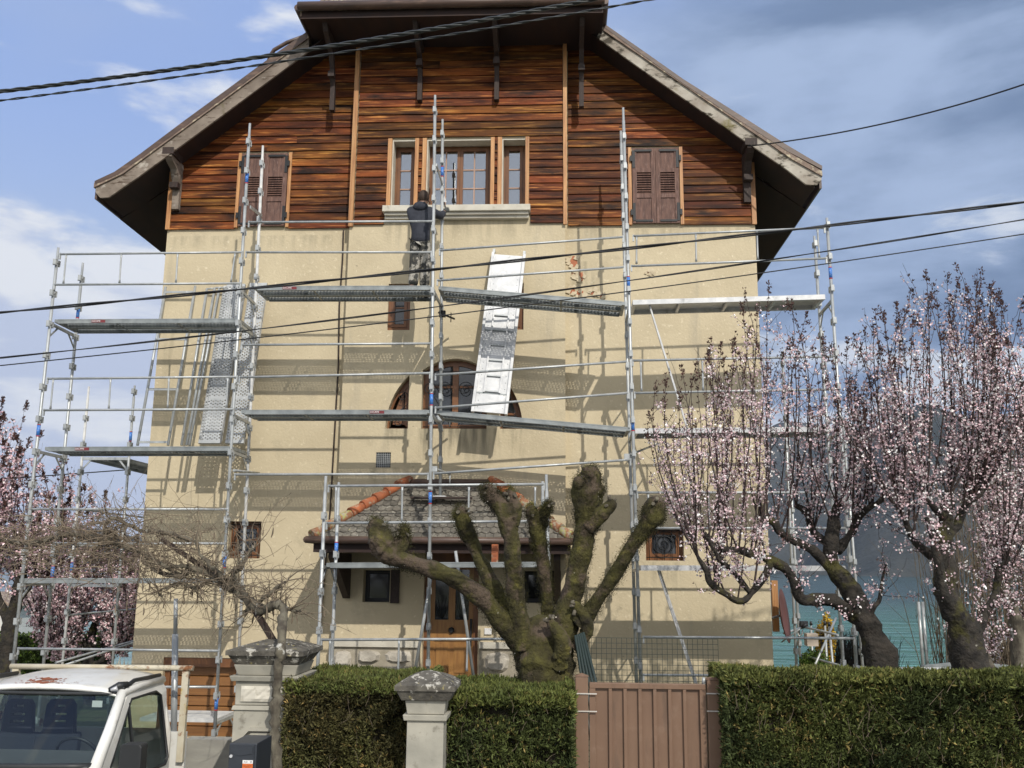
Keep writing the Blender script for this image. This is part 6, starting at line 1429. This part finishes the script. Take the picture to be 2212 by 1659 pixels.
# ---------------------------------------------------------------- flowering plum trees
def shoots_tree(name, label, group, Y, limbs, starts, topfn, dens, seed, petal_tint=(1, 1, 1), nbl=12, lean=.18, depth=.9, bud=True, twigm='twigdark', sz=1.0, barkm='bark', r0=.0075, topbare=.30, nlow=120):
    rg = np.random.default_rng(seed); s = Y / F
    bx, by = limbs[0][0][0][:2]; r = root(name, (P(bx, by, Y).x, Y, 0), label, 'tree', group); m_ = MB()
    for i, (pts, rr) in enumerate(limbs):
        k = 5; p3 = smoothpath([P(p[0], p[1], Y + (p[2] if len(p) > 2 else 0)) for p in pts], k); r3 = [q * s * .86 for q in lerpl(rr, k)]
        p3 = [p + Vector((mnoise.noise(p * 3.1), mnoise.noise(p * 3.1 + Vector((9, 0, 0))), mnoise.noise(p * 3.1 + Vector((0, 9, 0))))) * .05 for p in p3]
        m_.tube(p3, r3, 16, nz=.45, nf=6.5)
    m_.build('trunk_and_limbs', barkm, r)
    # shoots grow out of the limbs
    cand = []
    for i, (pts, rr) in enumerate(limbs):
        pp = pts[5:] if i == 0 and len(pts) > 6 else (pts[3:] if i == 0 else pts[1:])
        sp = smoothpath([P(p[0], p[1], Y + (p[2] if len(p) > 2 else 0)) for p in pp], 5) if len(pp) > 1 else []
        ex = [p for p in pp]
        for j, v in enumerate(sp):
            k2 = min(j // 5, len(pp) - 2); f2 = j / 5 - k2; cand.append((pp[k2][0] * (1 - f2) + pp[k2 + 1][0] * f2, pp[k2][1] * (1 - f2) + pp[k2 + 1][1] * f2, v))
    tb = TB(4); bl, bd, bdd = [], [], []
    allp = []
    for (sx, sy, sd) in starts:
        best = min(cand, key=lambda c: (c[0] - sx) ** 2 + ((c[1] - sy) * .5) ** 2 + rg.uniform(0, 3000)); base = np.array(best[2])
        top = topfn(sx, rg); tx = sx + (top[0]); q = np.array(P(tx, top[1], Y + sd + rg.normal(0, .25)))
        n = 16; t = np.linspace(0, 1, n)[:, None]; L_ = np.linalg.norm(q - base)
        m2_ = np.array([1 - (1 - t[:, 0]) ** 2.2, 1 - (1 - t[:, 0]) ** 2.0, t[:, 0] ** .95]).T
        side = np.array([rg.normal(0, .05) * L_, rg.normal(0, .05) * L_, 0]); pth = base + (q - base) * m2_ + side * np.sin(t * math.pi) + rg.normal(0, .004, (n, 3)) * L_ * .4
        tb.add(pth, r0 * (1 + .5 * L_ / 3), .002); allp.append((pth, L_, 0))
        for _ in range(int(2 + L_ * 3.0)):
            i = rg.integers(1, n - 3); a = pth[i]; l2 = rg.uniform(.12, .55) * min(1, L_); dd = np.array([rg.normal(0, .55), rg.normal(0, .45), rg.uniform(.4, 1.0)]); dd /= np.linalg.norm(dd)
            u = np.linspace(0, 1, 6)[:, None]; sp = a + dd * l2 * u + np.array([0, 0, 1]) * l2 * .25 * u * u + rg.normal(0, .01, (6, 3)); tb.add(sp, .003, .0012); allp.append((sp, l2, 1))
    for _ in range(nlow):                       # short flowering sprays straight off trunk and limbs
        a = np.array(cand[rg.integers(0, len(cand))][2]) + rg.normal(0, .02, 3); l2 = rg.uniform(.15, .6); dd = np.array([rg.normal(0, 1), rg.normal(0, .8), rg.normal(.25, .6)]); dd /= np.linalg.norm(dd)
        u = np.linspace(0, 1, 7)[:, None]; sp = a + dd * l2 * u + np.array([0, 0, 1]) * l2 * .3 * u * u + rg.normal(0, .012, (7, 3)); tb.add(sp, .004, .0012); allp.append((sp, l2, 1))
    tb.build('shoots', twigm, r, kind='stuff')
    for pth, L_, kd in allp:
        nn = int(L_ * dens * rg.uniform(.5, 1.5)); t = rg.random(nn); i = np.minimum((t * (len(pth) - 1)).astype(int), len(pth) - 2); f = (t * (len(pth) - 1) - i)[:, None]
        c = pth[i] * (1 - f) + pth[i + 1] * f
        if kd == 0:
            hi_ = t > (1 - topbare * rg.uniform(.5, 1.6)); bd.append(c[hi_]); c = c[~hi_ & (t > .06)]
            e = pth[-1]; k = 16; bd.append(e - np.array([0, 0, 1]) * rg.uniform(0, .16, (k, 1)) + rg.normal(0, .012, (k, 3)))
        k = rg.random(len(c)) < .80; cc = c[k]; cc = cc[rg.random(len(cc)) < .42]; bl.append(np.repeat(cc, 3, 0) + rg.normal(0, .018, (len(cc) * 3, 3))); bd.append(c[~k])
    B_ = np.concatenate(bl); n = len(B_); B_ = np.repeat(B_, 2, 0) + rg.normal(0, .022, (2 * n, 3)); n = len(B_)
    tint = np.array(petal_tint) * rg.uniform(.62, 1.3, (n, 1)) * np.where(rg.random((n, 1)) < .3, np.array([[1.25, 1.45, 1.4]]), np.array([[1, .92, .95]]))
    leaves('blossom', B_, rg.normal(0, 1, (n, 3)) + np.array([0, -.2, .3]), rg.uniform(.016, .030, n) * sz, 'petal', r, tint, 'stuff', spread=.5, blades=3, aspect=.85)
    if bud:
        D_ = np.concatenate(bd); n = len(D_); D_ = D_ + rg.normal(0, .012, (n, 3)); tint = rg.uniform(.5, 1.6, (n, 1)) * np.array([[1, 1, 1]])
        leaves('leaf_buds', D_, np.tile([0, 0, 1.0], (n, 1)), rg.uniform(.022, .042, n) * sz, 'bud', r, tint, 'stuff', spread=.55, blades=3, aspect=.4)
    return r
random.seed(12)
def spread(x0, x1, y, n, jy=22, d0=-.5, d1=.6):
    return [(random.uniform(x0, x1), y + random.uniform(-jy, jy), random.uniform(d0, d1)) for _ in range(n)]
L1 = [([(1915, 1560), (1905, 1460), (1886, 1385), (1862, 1325), (1830, 1275, .05), (1800, 1225, .1), (1792, 1170, .1), (1800, 1115, .12), (1815, 1085, .15)], [44, 36, 31, 27, 23, 21, 17, 13, 8]),
      ([(1862, 1340), (1820, 1308, -.05), (1775, 1298, -.1), (1735, 1296, -.12), (1712, 1262, -.15), (1690, 1225, -.2), (1655, 1205, -.2), (1620, 1198, -.22), (1580, 1192, -.25), (1545, 1178, -.25), (1522, 1150, -.25)], [16, 15, 14, 13, 12, 11, 9, 9, 8, 7, 5]),
      ([(1668, 1212, -.2), (1650, 1240, -.25), (1628, 1268, -.25), (1600, 1298, -.3), (1562, 1285, -.3), (1535, 1262, -.3), (1524, 1235, -.3), (1505, 1200, -.3), (1499, 1178, -.3)], [9, 9, 8, 8, 7, 7, 6, 5, 4]),
      ([(1618, 1272, -.3), (1590, 1240, -.3), (1560, 1215, -.3), (1550, 1190, -.3), (1530, 1160, -.3)], [6, 6, 5, 5, 4]),
      ([(1800, 1235, .1), (1765, 1200, .1), (1728, 1175, .1), (1690, 1160, .1), (1672, 1130, .1), (1640, 1115, .1)], [13, 12, 10, 9, 8, 5]),
      ([(1795, 1190, .1), (1760, 1150, .3), (1745, 1110, .3), (1720, 1095, .3)], [12, 10, 8, 5]),
      ([(1812, 1200, .1), (1840, 1150, .2), (1862, 1105, .2), (1900, 1085, .2), (1905, 1068, .2)], [13, 10, 8, 6, 4]),
      ([(1872, 1350, 0), (1885, 1318, -.1), (1898, 1295, -.1), (1906, 1262, -.1), (1912, 1220, -.1)], [9, 6, 5, 4, 3])]
def top1(sx, rg):
    t = (sx - 1480) / 420; yt = np.interp(sx, [1430, 1500, 1560, 1640, 1700, 1760, 1800, 1850, 1900], [820, 760, 730, 600, 640, 690, 730, 780, 800]); return ((sx - 1680) * .10 + rg.normal(0, 18), yt + abs(rg.normal(0, 110)))
st1 = spread(1445, 1560, 1180, 13) + spread(1560, 1700, 1165, 21, 40) + spread(1700, 1840, 1115, 21, 40) + spread(1820, 1905, 1085, 11, 25) + spread(1500, 1640, 1255, 7, 20)
shoots_tree('plum_tree', 'flowering plum nearest the house, one low looping limb, tall blossom shoots', 'flowering plum trees to the right', 11.0, L1, st1, top1, 23, 31)
L2 = [([(2112, 1560), (2102, 1450), (2085, 1380), (2062, 1315), (2046, 1255, .05), (2040, 1195, .1), (2042, 1130, .1), (2052, 1075, .1)], [46, 38, 32, 27, 24, 21, 16, 10]),
      ([(2072, 1340), (2048, 1290, -.1), (2032, 1230, -.12), (2018, 1170, -.12), (2002, 1120, -.12)], [14, 12, 10, 8, 6]),
      ([(2090, 1385), (2115, 1350, .1), (2140, 1310, .15), (2160, 1255, .2), (2175, 1200, .2)], [15, 12, 10, 8, 6]),
      ([(2040, 1215, .1), (1998, 1185, .1), (1965, 1150, .1), (1948, 1112, .1)], [13, 10, 8, 5]),
      ([(2045, 1160, .1), (2080, 1110, .2), (2100, 1080, .2), (2130, 1050, .2)], [13, 10, 8, 5]),
      ([(2042, 1120, .1), (2010, 1085, 0), (1985, 1070, 0)], [10, 8, 5])]
def top2(sx, rg):
    yt = np.interp(sx, [1860, 1920, 1980, 2040, 2080, 2130, 2180, 2240, 2300], [690, 650, 600, 545, 570, 600, 640, 640, 640]); return ((sx - 2060) * .16 + rg.normal(0, 18), yt + abs(rg.normal(0, 105)))
st2 = spread(1840, 2000, 1110, 22, 40) + spread(2000, 2100, 1080, 22, 50) + spread(2090, 2230, 1090, 22, 50) + spread(2100, 2210, 1180, 9)
shoots_tree('plum_tree', 'tallest flowering plum, mossy trunk leaning left, second from the house', 'flowering plum trees to the right', 10.4, L2, st2, top2, 23, 32)
L3 = [([(2215, 1560), (2205, 1440), (2195, 1370), (2185, 1310), (2165, 1270), (2150, 1225)], [24, 20, 17, 14, 10, 6]), ([(2200, 1400), (2222, 1330), (2236, 1260)], [12, 10, 7]), ([(2150, 1450), (2128, 1410, .3), (2112, 1380, .3)], [9, 7, 4])]
def top3(sx, rg): return (rg.normal(0, 25), 820 + abs(rg.normal(0, 140)))
shoots_tree('plum_tree', 'flowering plum at the right edge of the picture with a pale speckled trunk', 'flowering plum trees to the right', 11.8, L3, spread(2110, 2330, 1200, 40, 60), top3, 24, 33, barkm='vine')
# background plums, left
L4 = [([(20, 1560), (18, 1420), (24, 1340), (40, 1270), (60, 1200)], [22, 19, 16, 12, 7]), ([(22, 1350), (-10, 1280), (-30, 1200)], [12, 9, 6]), ([(35, 1300), (75, 1250), (110, 1180)], [8, 6, 4])]
def top4(sx, rg): return (rg.normal(0, 40) + (sx - 0) * .15, np.interp(sx, [-120, 0, 60, 130, 220, 300], [800, 850, 930, 1030, 1120, 1190]) + abs(rg.normal(0, 90)))
random.seed(4)
shoots_tree('plum_tree', 'soft pink plum at the left edge of the picture behind the scaffold', 'flowering plums behind the left scaffold', 19.0, L4, spread(-120, 150, 1300, 75, 90, -1.5, 1.5) + spread(-60, 100, 1180, 22, 60, -1, 1), top4, 14, 34, (1, .92, .95), sz=1.9, r0=.012, bud=True)
L5 = [([(190, 1560), (192, 1440), (200, 1380), (215, 1320)], [16, 13, 10, 6]), ([(196, 1420), (170, 1360), (150, 1300)], [8, 6, 4]), ([(192, 1450), (150, 1420), (110, 1390), (85, 1340)], [7, 6, 5, 3]), ([(194, 1440), (235, 1415), (275, 1390), (300, 1350)], [7, 6, 5, 3])]
def top5(sx, rg): return (rg.normal(0, 30), 1150 + abs(rg.normal(0, 60)))
shoots_tree('plum_tree', 'lower pink plum seen between the tubes just left of the house', 'flowering plums behind the left scaffold', 23.0, L5, spread(70, 330, 1370, 130, 70, -1.5, 1.5), top5, 17, 35, (1, .94, .96), sz=2.1, r0=.012, nlow=420)
# ---------------------------------------------------------------- wisteria
YWI = 9.95; s_ = YWI / F
wi = root('wisteria', (P(603, 1659, 9.35).x, 9.35, 0), 'bare twisted wisteria climbing past the large pillar and spreading left with hanging pods', 'climbing plant')
wl = [([(604, 1760, -.76), (598, 1640, -.76), (594, 1560, -.76), (599, 1500, -.76), (600, 1450, -.76), (607, 1400, -.78), (611, 1350, -.62), (612, 1318, -.4), (604, 1305, -.36), (590, 1308, -.3), (570, 1318, -.2), (550, 1314, -.1), (528, 1323, -.1)], [11, 11, 9, 10, 8, 8.5, 8, 9, 9, 8, 8, 9, 5]),
      ([(560, 1316, -.15), (535, 1295, -.1), (512, 1276, 0), (490, 1264, 0), (470, 1250, 0), (440, 1236, 0), (415, 1232, .05), (392, 1244, .1), (360, 1240, .1), (320, 1220, .1), (305, 1205, .1)], [10, 10, 10, 9, 8, 6, 5, 5, 5, 4, 3]),
      ([(500, 1268, 0), (505, 1240, 0), (520, 1225, 0), (532, 1205, .05), (548, 1180, .05)], [9, 7, 5, 4, 3]),
      ([(488, 1262, 0), (470, 1235, -.1), (448, 1215, -.1), (430, 1190, -.1), (425, 1150, -.1)], [7, 5, 4, 3, 2]),
      ([(440, 1236, 0), (400, 1222, 0), (370, 1224, 0), (340, 1215, 0), (315, 1185, 0)], [5, 4, 4, 3, 2]),
      ([(548, 1310, -.1), (575, 1290, -.15), (600, 1268, -.15), (625, 1250, -.15)], [6, 5, 4, 2]), ([(600, 1300, -.2), (625, 1315, -.2), (650, 1322, -.2)], [4, 3, 1.5]),
      ([(470, 1250, 0), (440, 1262, .1), (425, 1270, .1), (390, 1262, .1), (345, 1275, .1), (350, 1290, .1)], [5, 4, 4, 3, 2, 2]),
      ([(392, 1244, .1), (300, 1190, .3), (230, 1170, .4), (150, 1155, .5), (60, 1175, .6), (-40, 1160, .6)], [4, 5, 6, 5, 4, 3]),
      ([(240, 1172, .4), (228, 1150, .4), (245, 1120, .4), (300, 1145, .4), (360, 1150, .3), (420, 1170, .2)], [6, 5, 4, 4, 4, 3])]
m_ = MB(); segs = []
for pts, rr in wl:
    p3 = smoothpath([P(a, b, YWI + c) for a, b, c in pts], 5); r3 = [q * s_ * random.uniform(.78, 1.25) for q in lerpl(rr, 5)]; p3 = [p + Vector((random.gauss(0, 1), random.gauss(0, 1), random.gauss(0, .6))) * .008 for p in p3]; m_.tube(p3, r3, 16, nz=.45, nf=9); segs.append((p3, r3))
m_.build('stems', 'vine', wi)
MB().frame(P(547, 1312, YWI - .15), P(592, 1386, 9.7), .05, .05).build('prop_pole', 'bracket', wi); MB().frame(P(350, 1165, YWI + .15), P(486, 1258, YWI + .1), .045, .045).build('prop_pole', 'bracket', wi)
rg = np.random.default_rng(77); tb = TB(4); pods = []
def walk(p, d, n, st, curl, droop):
    o = [p]; d = d / np.linalg.norm(d); ax = rg.normal(0, 1, 3); ax /= np.linalg.norm(ax)
    for _ in range(n):
        d = d + np.cross(ax, d) * curl + np.array([0, 0, droop]) + rg.normal(0, .13, 3); d /= np.linalg.norm(d); p = p + d * st; o.append(p)
    return np.array(o)
def xr_(v): return P(v, 1200, YWI).x
for si, (p3, r3) in enumerate(segs):
    if si == 0: p3 = p3[-14:]
    L_ = sum((p3[i + 1] - p3[i]).length for i in range(len(p3) - 1)); nb = int(L_ * (44 if si not in (8, 9) else 52))
    for _ in range(nb):
        p = np.array(p3[rg.integers(0, len(p3))]); d = rg.normal(0, 1, 3) * np.array([1, .7, .8]) + np.array([-.15, 0, .30]); n = rg.integers(5, 15)
        w_ = walk(p, d, n, rg.uniform(.035, .065), rg.normal(0, .12), rg.uniform(-.05, .03)); tb.add(w_, rg.uniform(.0035, .008), .0014)
        for _ in range(3):
            i = rg.integers(1, len(w_)); w2 = walk(w_[i], rg.normal(0, 1, 3), rg.integers(3, 8), .035, rg.normal(0, .2), -.03); tb.add(w2, .003, .0011)
        if rg.random() < .22: pods.append(w_[rg.integers(1, len(w_))])
for _ in range(26):                      # long whippy tendrils that loop up into the sky
    p = np.array(P(rg.uniform(120, 600), rg.uniform(1130, 1230), YWI + rg.uniform(-.1, .4))); w_ = walk(p, np.array([rg.normal(0, .6), 0, 1]), 22, .05, rg.normal(0, .13), -.01); tb.add(w_, .0035, .001)
for _ in range(150):                     # tangled horizontal mass, far left
    p = np.array(P(rg.uniform(-60, 330), rg.normal(1180, 34), YWI + rg.uniform(.1, .8))); w_ = walk(p, np.array([rg.choice([-1, 1]), rg.normal(0, .3), rg.normal(0, .25)]), rg.integers(8, 20), .05, rg.normal(0, .05), rg.uniform(-.03, .02)); tb.add(w_, rg.uniform(.004, .008), .0016)
    if rg.random() < .3: pods.append(w_[4])
tb.build('twigs', 'twig', wi, kind='stuff')
pm_ = MB(); pm_.tube([(0, 0, 0), (0, 0, -.05), (.004, 0, -.07), (.006, 0, -.12), (0, 0, -.15), (0, 0, -.165)], [.0015, .0015, .006, .009, .006, .001], 6); POD = pm_.mesh('seed_pod', 'twig')
for p in pods: inst(POD, 'seed_pod', wi, Vector([float(t) for t in p]), (rg.normal(0, .1), rg.normal(0, .1), rg.uniform(0, 3)), (1, 1, rg.uniform(.6, 1.2)))
# ---------------------------------------------------------------- lakeside background
def blob(name, label, cat, x0, x1, y0, y1, z0, z1, n, m, sz, tint, group=None, spread=.8, nr=(0, -.3, .6), aspect=.5, taper=True):
    r = root(name, ((x0 + x1) / 2, (y0 + y1) / 2, z0), label, cat, group); k = n; u = rng.uniform(-1, 1, (k, 3))
    if taper:
        u = rng.normal(0, 1, (k, 3)); u /= np.linalg.norm(u, axis=1)[:, None]; u *= rng.uniform(.55, 1, (k, 1)) ** .6
    p = np.stack([(x0 + x1) / 2 + u[:, 0] * (x1 - x0) / 2, (y0 + y1) / 2 + u[:, 1] * (y1 - y0) / 2, (z0 + z1) / 2 + u[:, 2] * (z1 - z0) / 2], 1)
    p += np.array([mnoise.noise(Vector((float(q[0]) * 2, float(q[1]) * 2, float(q[2]) * 2))) for q in p])[:, None] * .12 * (z1 - z0) * np.array([[1, 1, 1]])
    t = np.array(tint) * rng.uniform(.45, 1.5, (k, 1)); leaves('foliage', p, np.tile(nr, (k, 1)), rng.uniform(sz * .6, sz * 1.3, k), m, r, t, 'stuff', spread=spread, blades=2, aspect=aspect)
    st = MB()
    for q in range(5): st.tube([((x0 + x1) / 2, (y0 + y1) / 2, z0 - .3), ((x0 + x1) / 2 + (q - 2) * (x1 - x0) * .15, (y0 + y1) / 2, z0 + (z1 - z0) * .8)], .03, 5)
    o = st.build('stems', 'twigdark', r); o['kind'] = 'stuff'
    return r
Yb = 22.0
blob('round_shrub', 'bright green rounded shrub at the right foot of the house', 'shrub', P(1668, 1, 18.3).x, P(1722, 1, 18.3).x, 18, 19.2, P(1, 1560, 18.5).z, P(1700, 1392, 18.5).z, 5000, 'shrub', .05, (1.3, 1.6, 1))
blob('forsythia', 'yellow flowering shrub behind the right flank scaffold', 'shrub', P(1695, 1, 21).x, P(1728, 1, 21).x, 20.5, 21.5, P(1, 1480, 21).z, P(1710, 1328, 21).z, 1800, 'yellow', .05, (1, 1, 1), aspect=.8)
for i, (a, b, yt) in enumerate(((1715, 1790, 1335), (1765, 1860, 1350))):
    r = root('bare_shrub', (P((a + b) / 2, 1, 23 + i).x, 23 + i, gz(0, 23 + i)), ['straw brown bare shrub in front of the lake, nearer the yellow one', 'straw brown bare shrub in front of the lake, nearer the leaning plum trunk'][i], 'shrub', 'bare shrubs by the lake')
    tb = TB(3)
    for _ in range(520):
        x = P(rng.uniform(a, b), 1, 23).x; y = 23 + i + rng.uniform(-.4, .4); z0 = gz(0, 23) - .1; zt_ = P(1, rng.uniform(yt, yt + 90), 23).z
        n = 6; t = np.linspace(0, 1, n)[:, None]; tb.add(np.array([x, y, z0]) + np.array([rng.normal(0, .25), rng.normal(0, .2), zt_ - z0]) * t + rng.normal(0, .03, (n, 3)), .010, .005)
    o = tb.build('stems', 'reed', r, kind='stuff')
# reeds on the shore
# brown thicket of young stems behind the right-hand plums
r = root('bare_thicket', (P(2120, 1, 15.5).x, 16.5, 0), 'tall brown leafless thicket filling the gap behind the two right-hand plums', 'shrub')
tb = TB(3); tp_ = []
for _ in range(430):
    a_ = rng.uniform(1945, 2330); zt_ = P(a_, np.interp(a_, [1940, 2000, 2100, 2300], [1180, 1010, 930, 900]) + abs(rng.normal(0, 110)), 16.5).z; x = P(a_, 1, 16.5).x; y = 16.5 + rng.uniform(-.7, 1.2)
    n = 9; t = np.linspace(0, 1, n)[:, None]; q = np.array([x, y, .3]) + np.array([rng.normal(0, .35), rng.normal(0, .3), zt_ - .3]) * t + rng.normal(0, .03, (n, 3)); tb.add(q, .013, .004)
    for _k in range(4):
        i = rng.integers(3, n); d_ = np.array([rng.normal(0, .5), rng.normal(0, .4), .8]); u_ = np.linspace(0, 1, 4)[:, None]; tb.add(q[i] + d_ * u_ * rng.uniform(.2, .6), .005, .002)
tb.build('stems', 'twig', r, kind='stuff')
n = 9000; xx = rng.uniform(-30, 45, n); yy = rng.uniform(44.5, 49, n); zz = np.full(n, -3.0)
tn_ = rng.uniform(.6, 1.4, (n, 1)) * np.array([[1, 1, 1]])
o = leaves('reeds', np.stack([xx, yy, zz], 1), np.tile([0, 0, 1.0], (n, 1)), rng.uniform(1.0, 1.9, n), 'reed', None, tn_, 'stuff', spread=.10, aspect=.03)
tag(o, 'dry straw-coloured reed bed along the lake shore', 'reeds')
# clipped garden hedge far left, with houses beyond
r = root('garden_hedge', (P(150, 1, 26).x, 26, 0), 'dark evergreen garden hedge low behind the left scaffold', 'hedge')
n = 26000; x0, x1 = P(-150, 1, 26).x, P(330, 1, 26).x; xx = rng.uniform(x0, x1, n); yy = 26 + rng.uniform(0, 1.2, n) ** 2; zt_ = P(150, 1372, 26).z; zz = rng.uniform(-.2, 1, n) * zt_ + .18 * np.array([mnoise.noise(Vector((float(a) * .7, 0, 0))) for a in xx])
t = np.where(rng.random((n, 1)) < .25, np.array([[1.8, 2.0, 1.0]]), np.array([[.7, .85, .7]])) * rng.uniform(.5, 1.4, (n, 1))
leaves('foliage', np.stack([xx, yy, zz], 1), np.tile([0, -.5, .6], (n, 1)), rng.uniform(.05, .12, n), 'shrub', r, t, 'stuff', spread=.7, blades=2, aspect=.5)
MB().box(x0, x1, 26.5, 27.2, -.2, zt_ - .2).build('stems', 'hedgecore', r)
def house_small(xp0, xp1, ytop, Y, label, m='facade_white', roofm='rooftile'):
    x0, x1 = P(xp0, 1, Y).x, P(xp1, 1, Y).x; z0 = -2.2; zt = P((xp0 + xp1) / 2, ytop, Y).z; r = root('lakeside_house', ((x0 + x1) / 2, Y, z0), label, 'house', 'white houses beyond the garden')
    h = zt - z0; ze = zt - (x1 - x0) * .2
    MB().prism([[(x0, z0), (x1, z0), (x1, ze), ((x0 + x1) / 2, zt), (x0, ze)]], Y, Y + 6).build('wall', m, r)
    for sx in (0, 1):
        a = (x0 - .3, ze - .1) if not sx else (x1 + .3, ze - .1); b = ((x0 + x1) / 2, zt + .12); MB().prism([[a, b, (b[0], b[1] + .15), (a[0], a[1] + .15)]], Y - .4, Y + 6.4).build('roof', roofm, r)
    n = max(1, int((x1 - x0) / 2.2))
    for i in range(n):
        xc2 = x0 + (x1 - x0) * (i + .5) / n; w_ = MB().box(xc2 - .4, xc2 + .4, Y - .04, Y - .005, ze - 1.8, ze - .6).build('window', 'frame', r); MB().box(xc2 - .32, xc2 + .32, Y - .05, Y - .041, ze - 1.72, ze - .68).build('pane', 'glassdark', w_)
house_small(40, 75, 1300, 44, 'small white lakeside house glimpsed at far left through the blossom')
house_small(98, 160, 1292, 46, 'wide white lakeside house glimpsed between the two left scaffold posts')
# white shed roof and container, right
YC2 = 15.0
x0, x1 = P(1790, 1, YC2).x, P(2330, 1, YC2).x
b = root('flat_canopy', ((x0 + x1) / 2, YC2, 0), 'low white canopy roof with a grey edge peeping over the right hedge', 'canopy')
zc_ = P(2000, 1440, YC2).z
MB().box(P(1800, 1, 14.2).x, P(2200, 1, 14.2).x, 14.2, 14.9, zc_ - .15, zc_ + .0).build('canopy_top', 'facade_white', b)
MB().frame(Vector((P(1888, 1, 15.2).x, 15.2, P(1890, 1440, 15.2).z)), Vector((P(1980, 1, 15.2).x, 15.2, P(1980, 1430, 15.2).z)), .04, .06).frame(Vector((P(1981, 1, 15.2).x, 15.2, P(1980, 1431, 15.2).z)), Vector((P(2050, 1, 15.2).x, 15.2, P(2050, 1439, 15.2).z)), .04, .06).build('canopy_edge', 'galvdeck', b)
for xp in (1820, 2180): MB().box(P(xp, 1, 14.5).x - .04, P(xp, 1, 14.5).x + .04, 14.5, 14.58, 0, zc_ - .151).build('canopy_post', 'galv', b)
x0, x1, z0, z1 = RX(2112, 1384, 2240, 1436, 19.0)
b = root('white_cabin', ((x0 + x1) / 2, 19, 0), 'white boxy cabin with grey side standing by the lake at far right', 'cabin')
MB().box(x0 + .45, x1, 18.6, 20.5, 0, z1).build('cabin_body', 'facade_white', b); MB().add([(x0, 19.3, 0), (x0 + .449, 18.6, 0), (x0 + .449, 18.6, z1), (x0, 19.3, z1), (x0, 20.5, 0), (x0 + .449, 20.5, 0), (x0 + .449, 20.5, z1), (x0, 20.5, z1)], [(0, 1, 2, 3), (4, 7, 6, 5), (0, 3, 7, 4), (3, 2, 6, 7)]).build('cabin_flank', 'galvdeck', b)
MB().box(x0, x1 + .2, 18.4, 18.59, 0, z0 + .05).build('cabin_base', 'dash', b)
HAZE = .00006
# ---------------------------------------------------------------- air
hm = bpy.data.materials.new('haze'); hm.use_nodes = True; t = hm.node_tree; t.nodes.clear(); o_ = t.nodes.new('ShaderNodeOutputMaterial'); v = t.nodes.new('ShaderNodeVolumePrincipled')
v.inputs['Color'].default_value = (.72, .84, 1, 1); v.inputs['Density'].default_value = HAZE; v.inputs['Anisotropy'].default_value = .3; t.links.new(v.outputs[0], o_.inputs['Volume'])
M['haze'] = hm
o = MB().box(-6500, 6500, -250, 4600, -5, 900).build('haze', 'haze', kind='stuff')
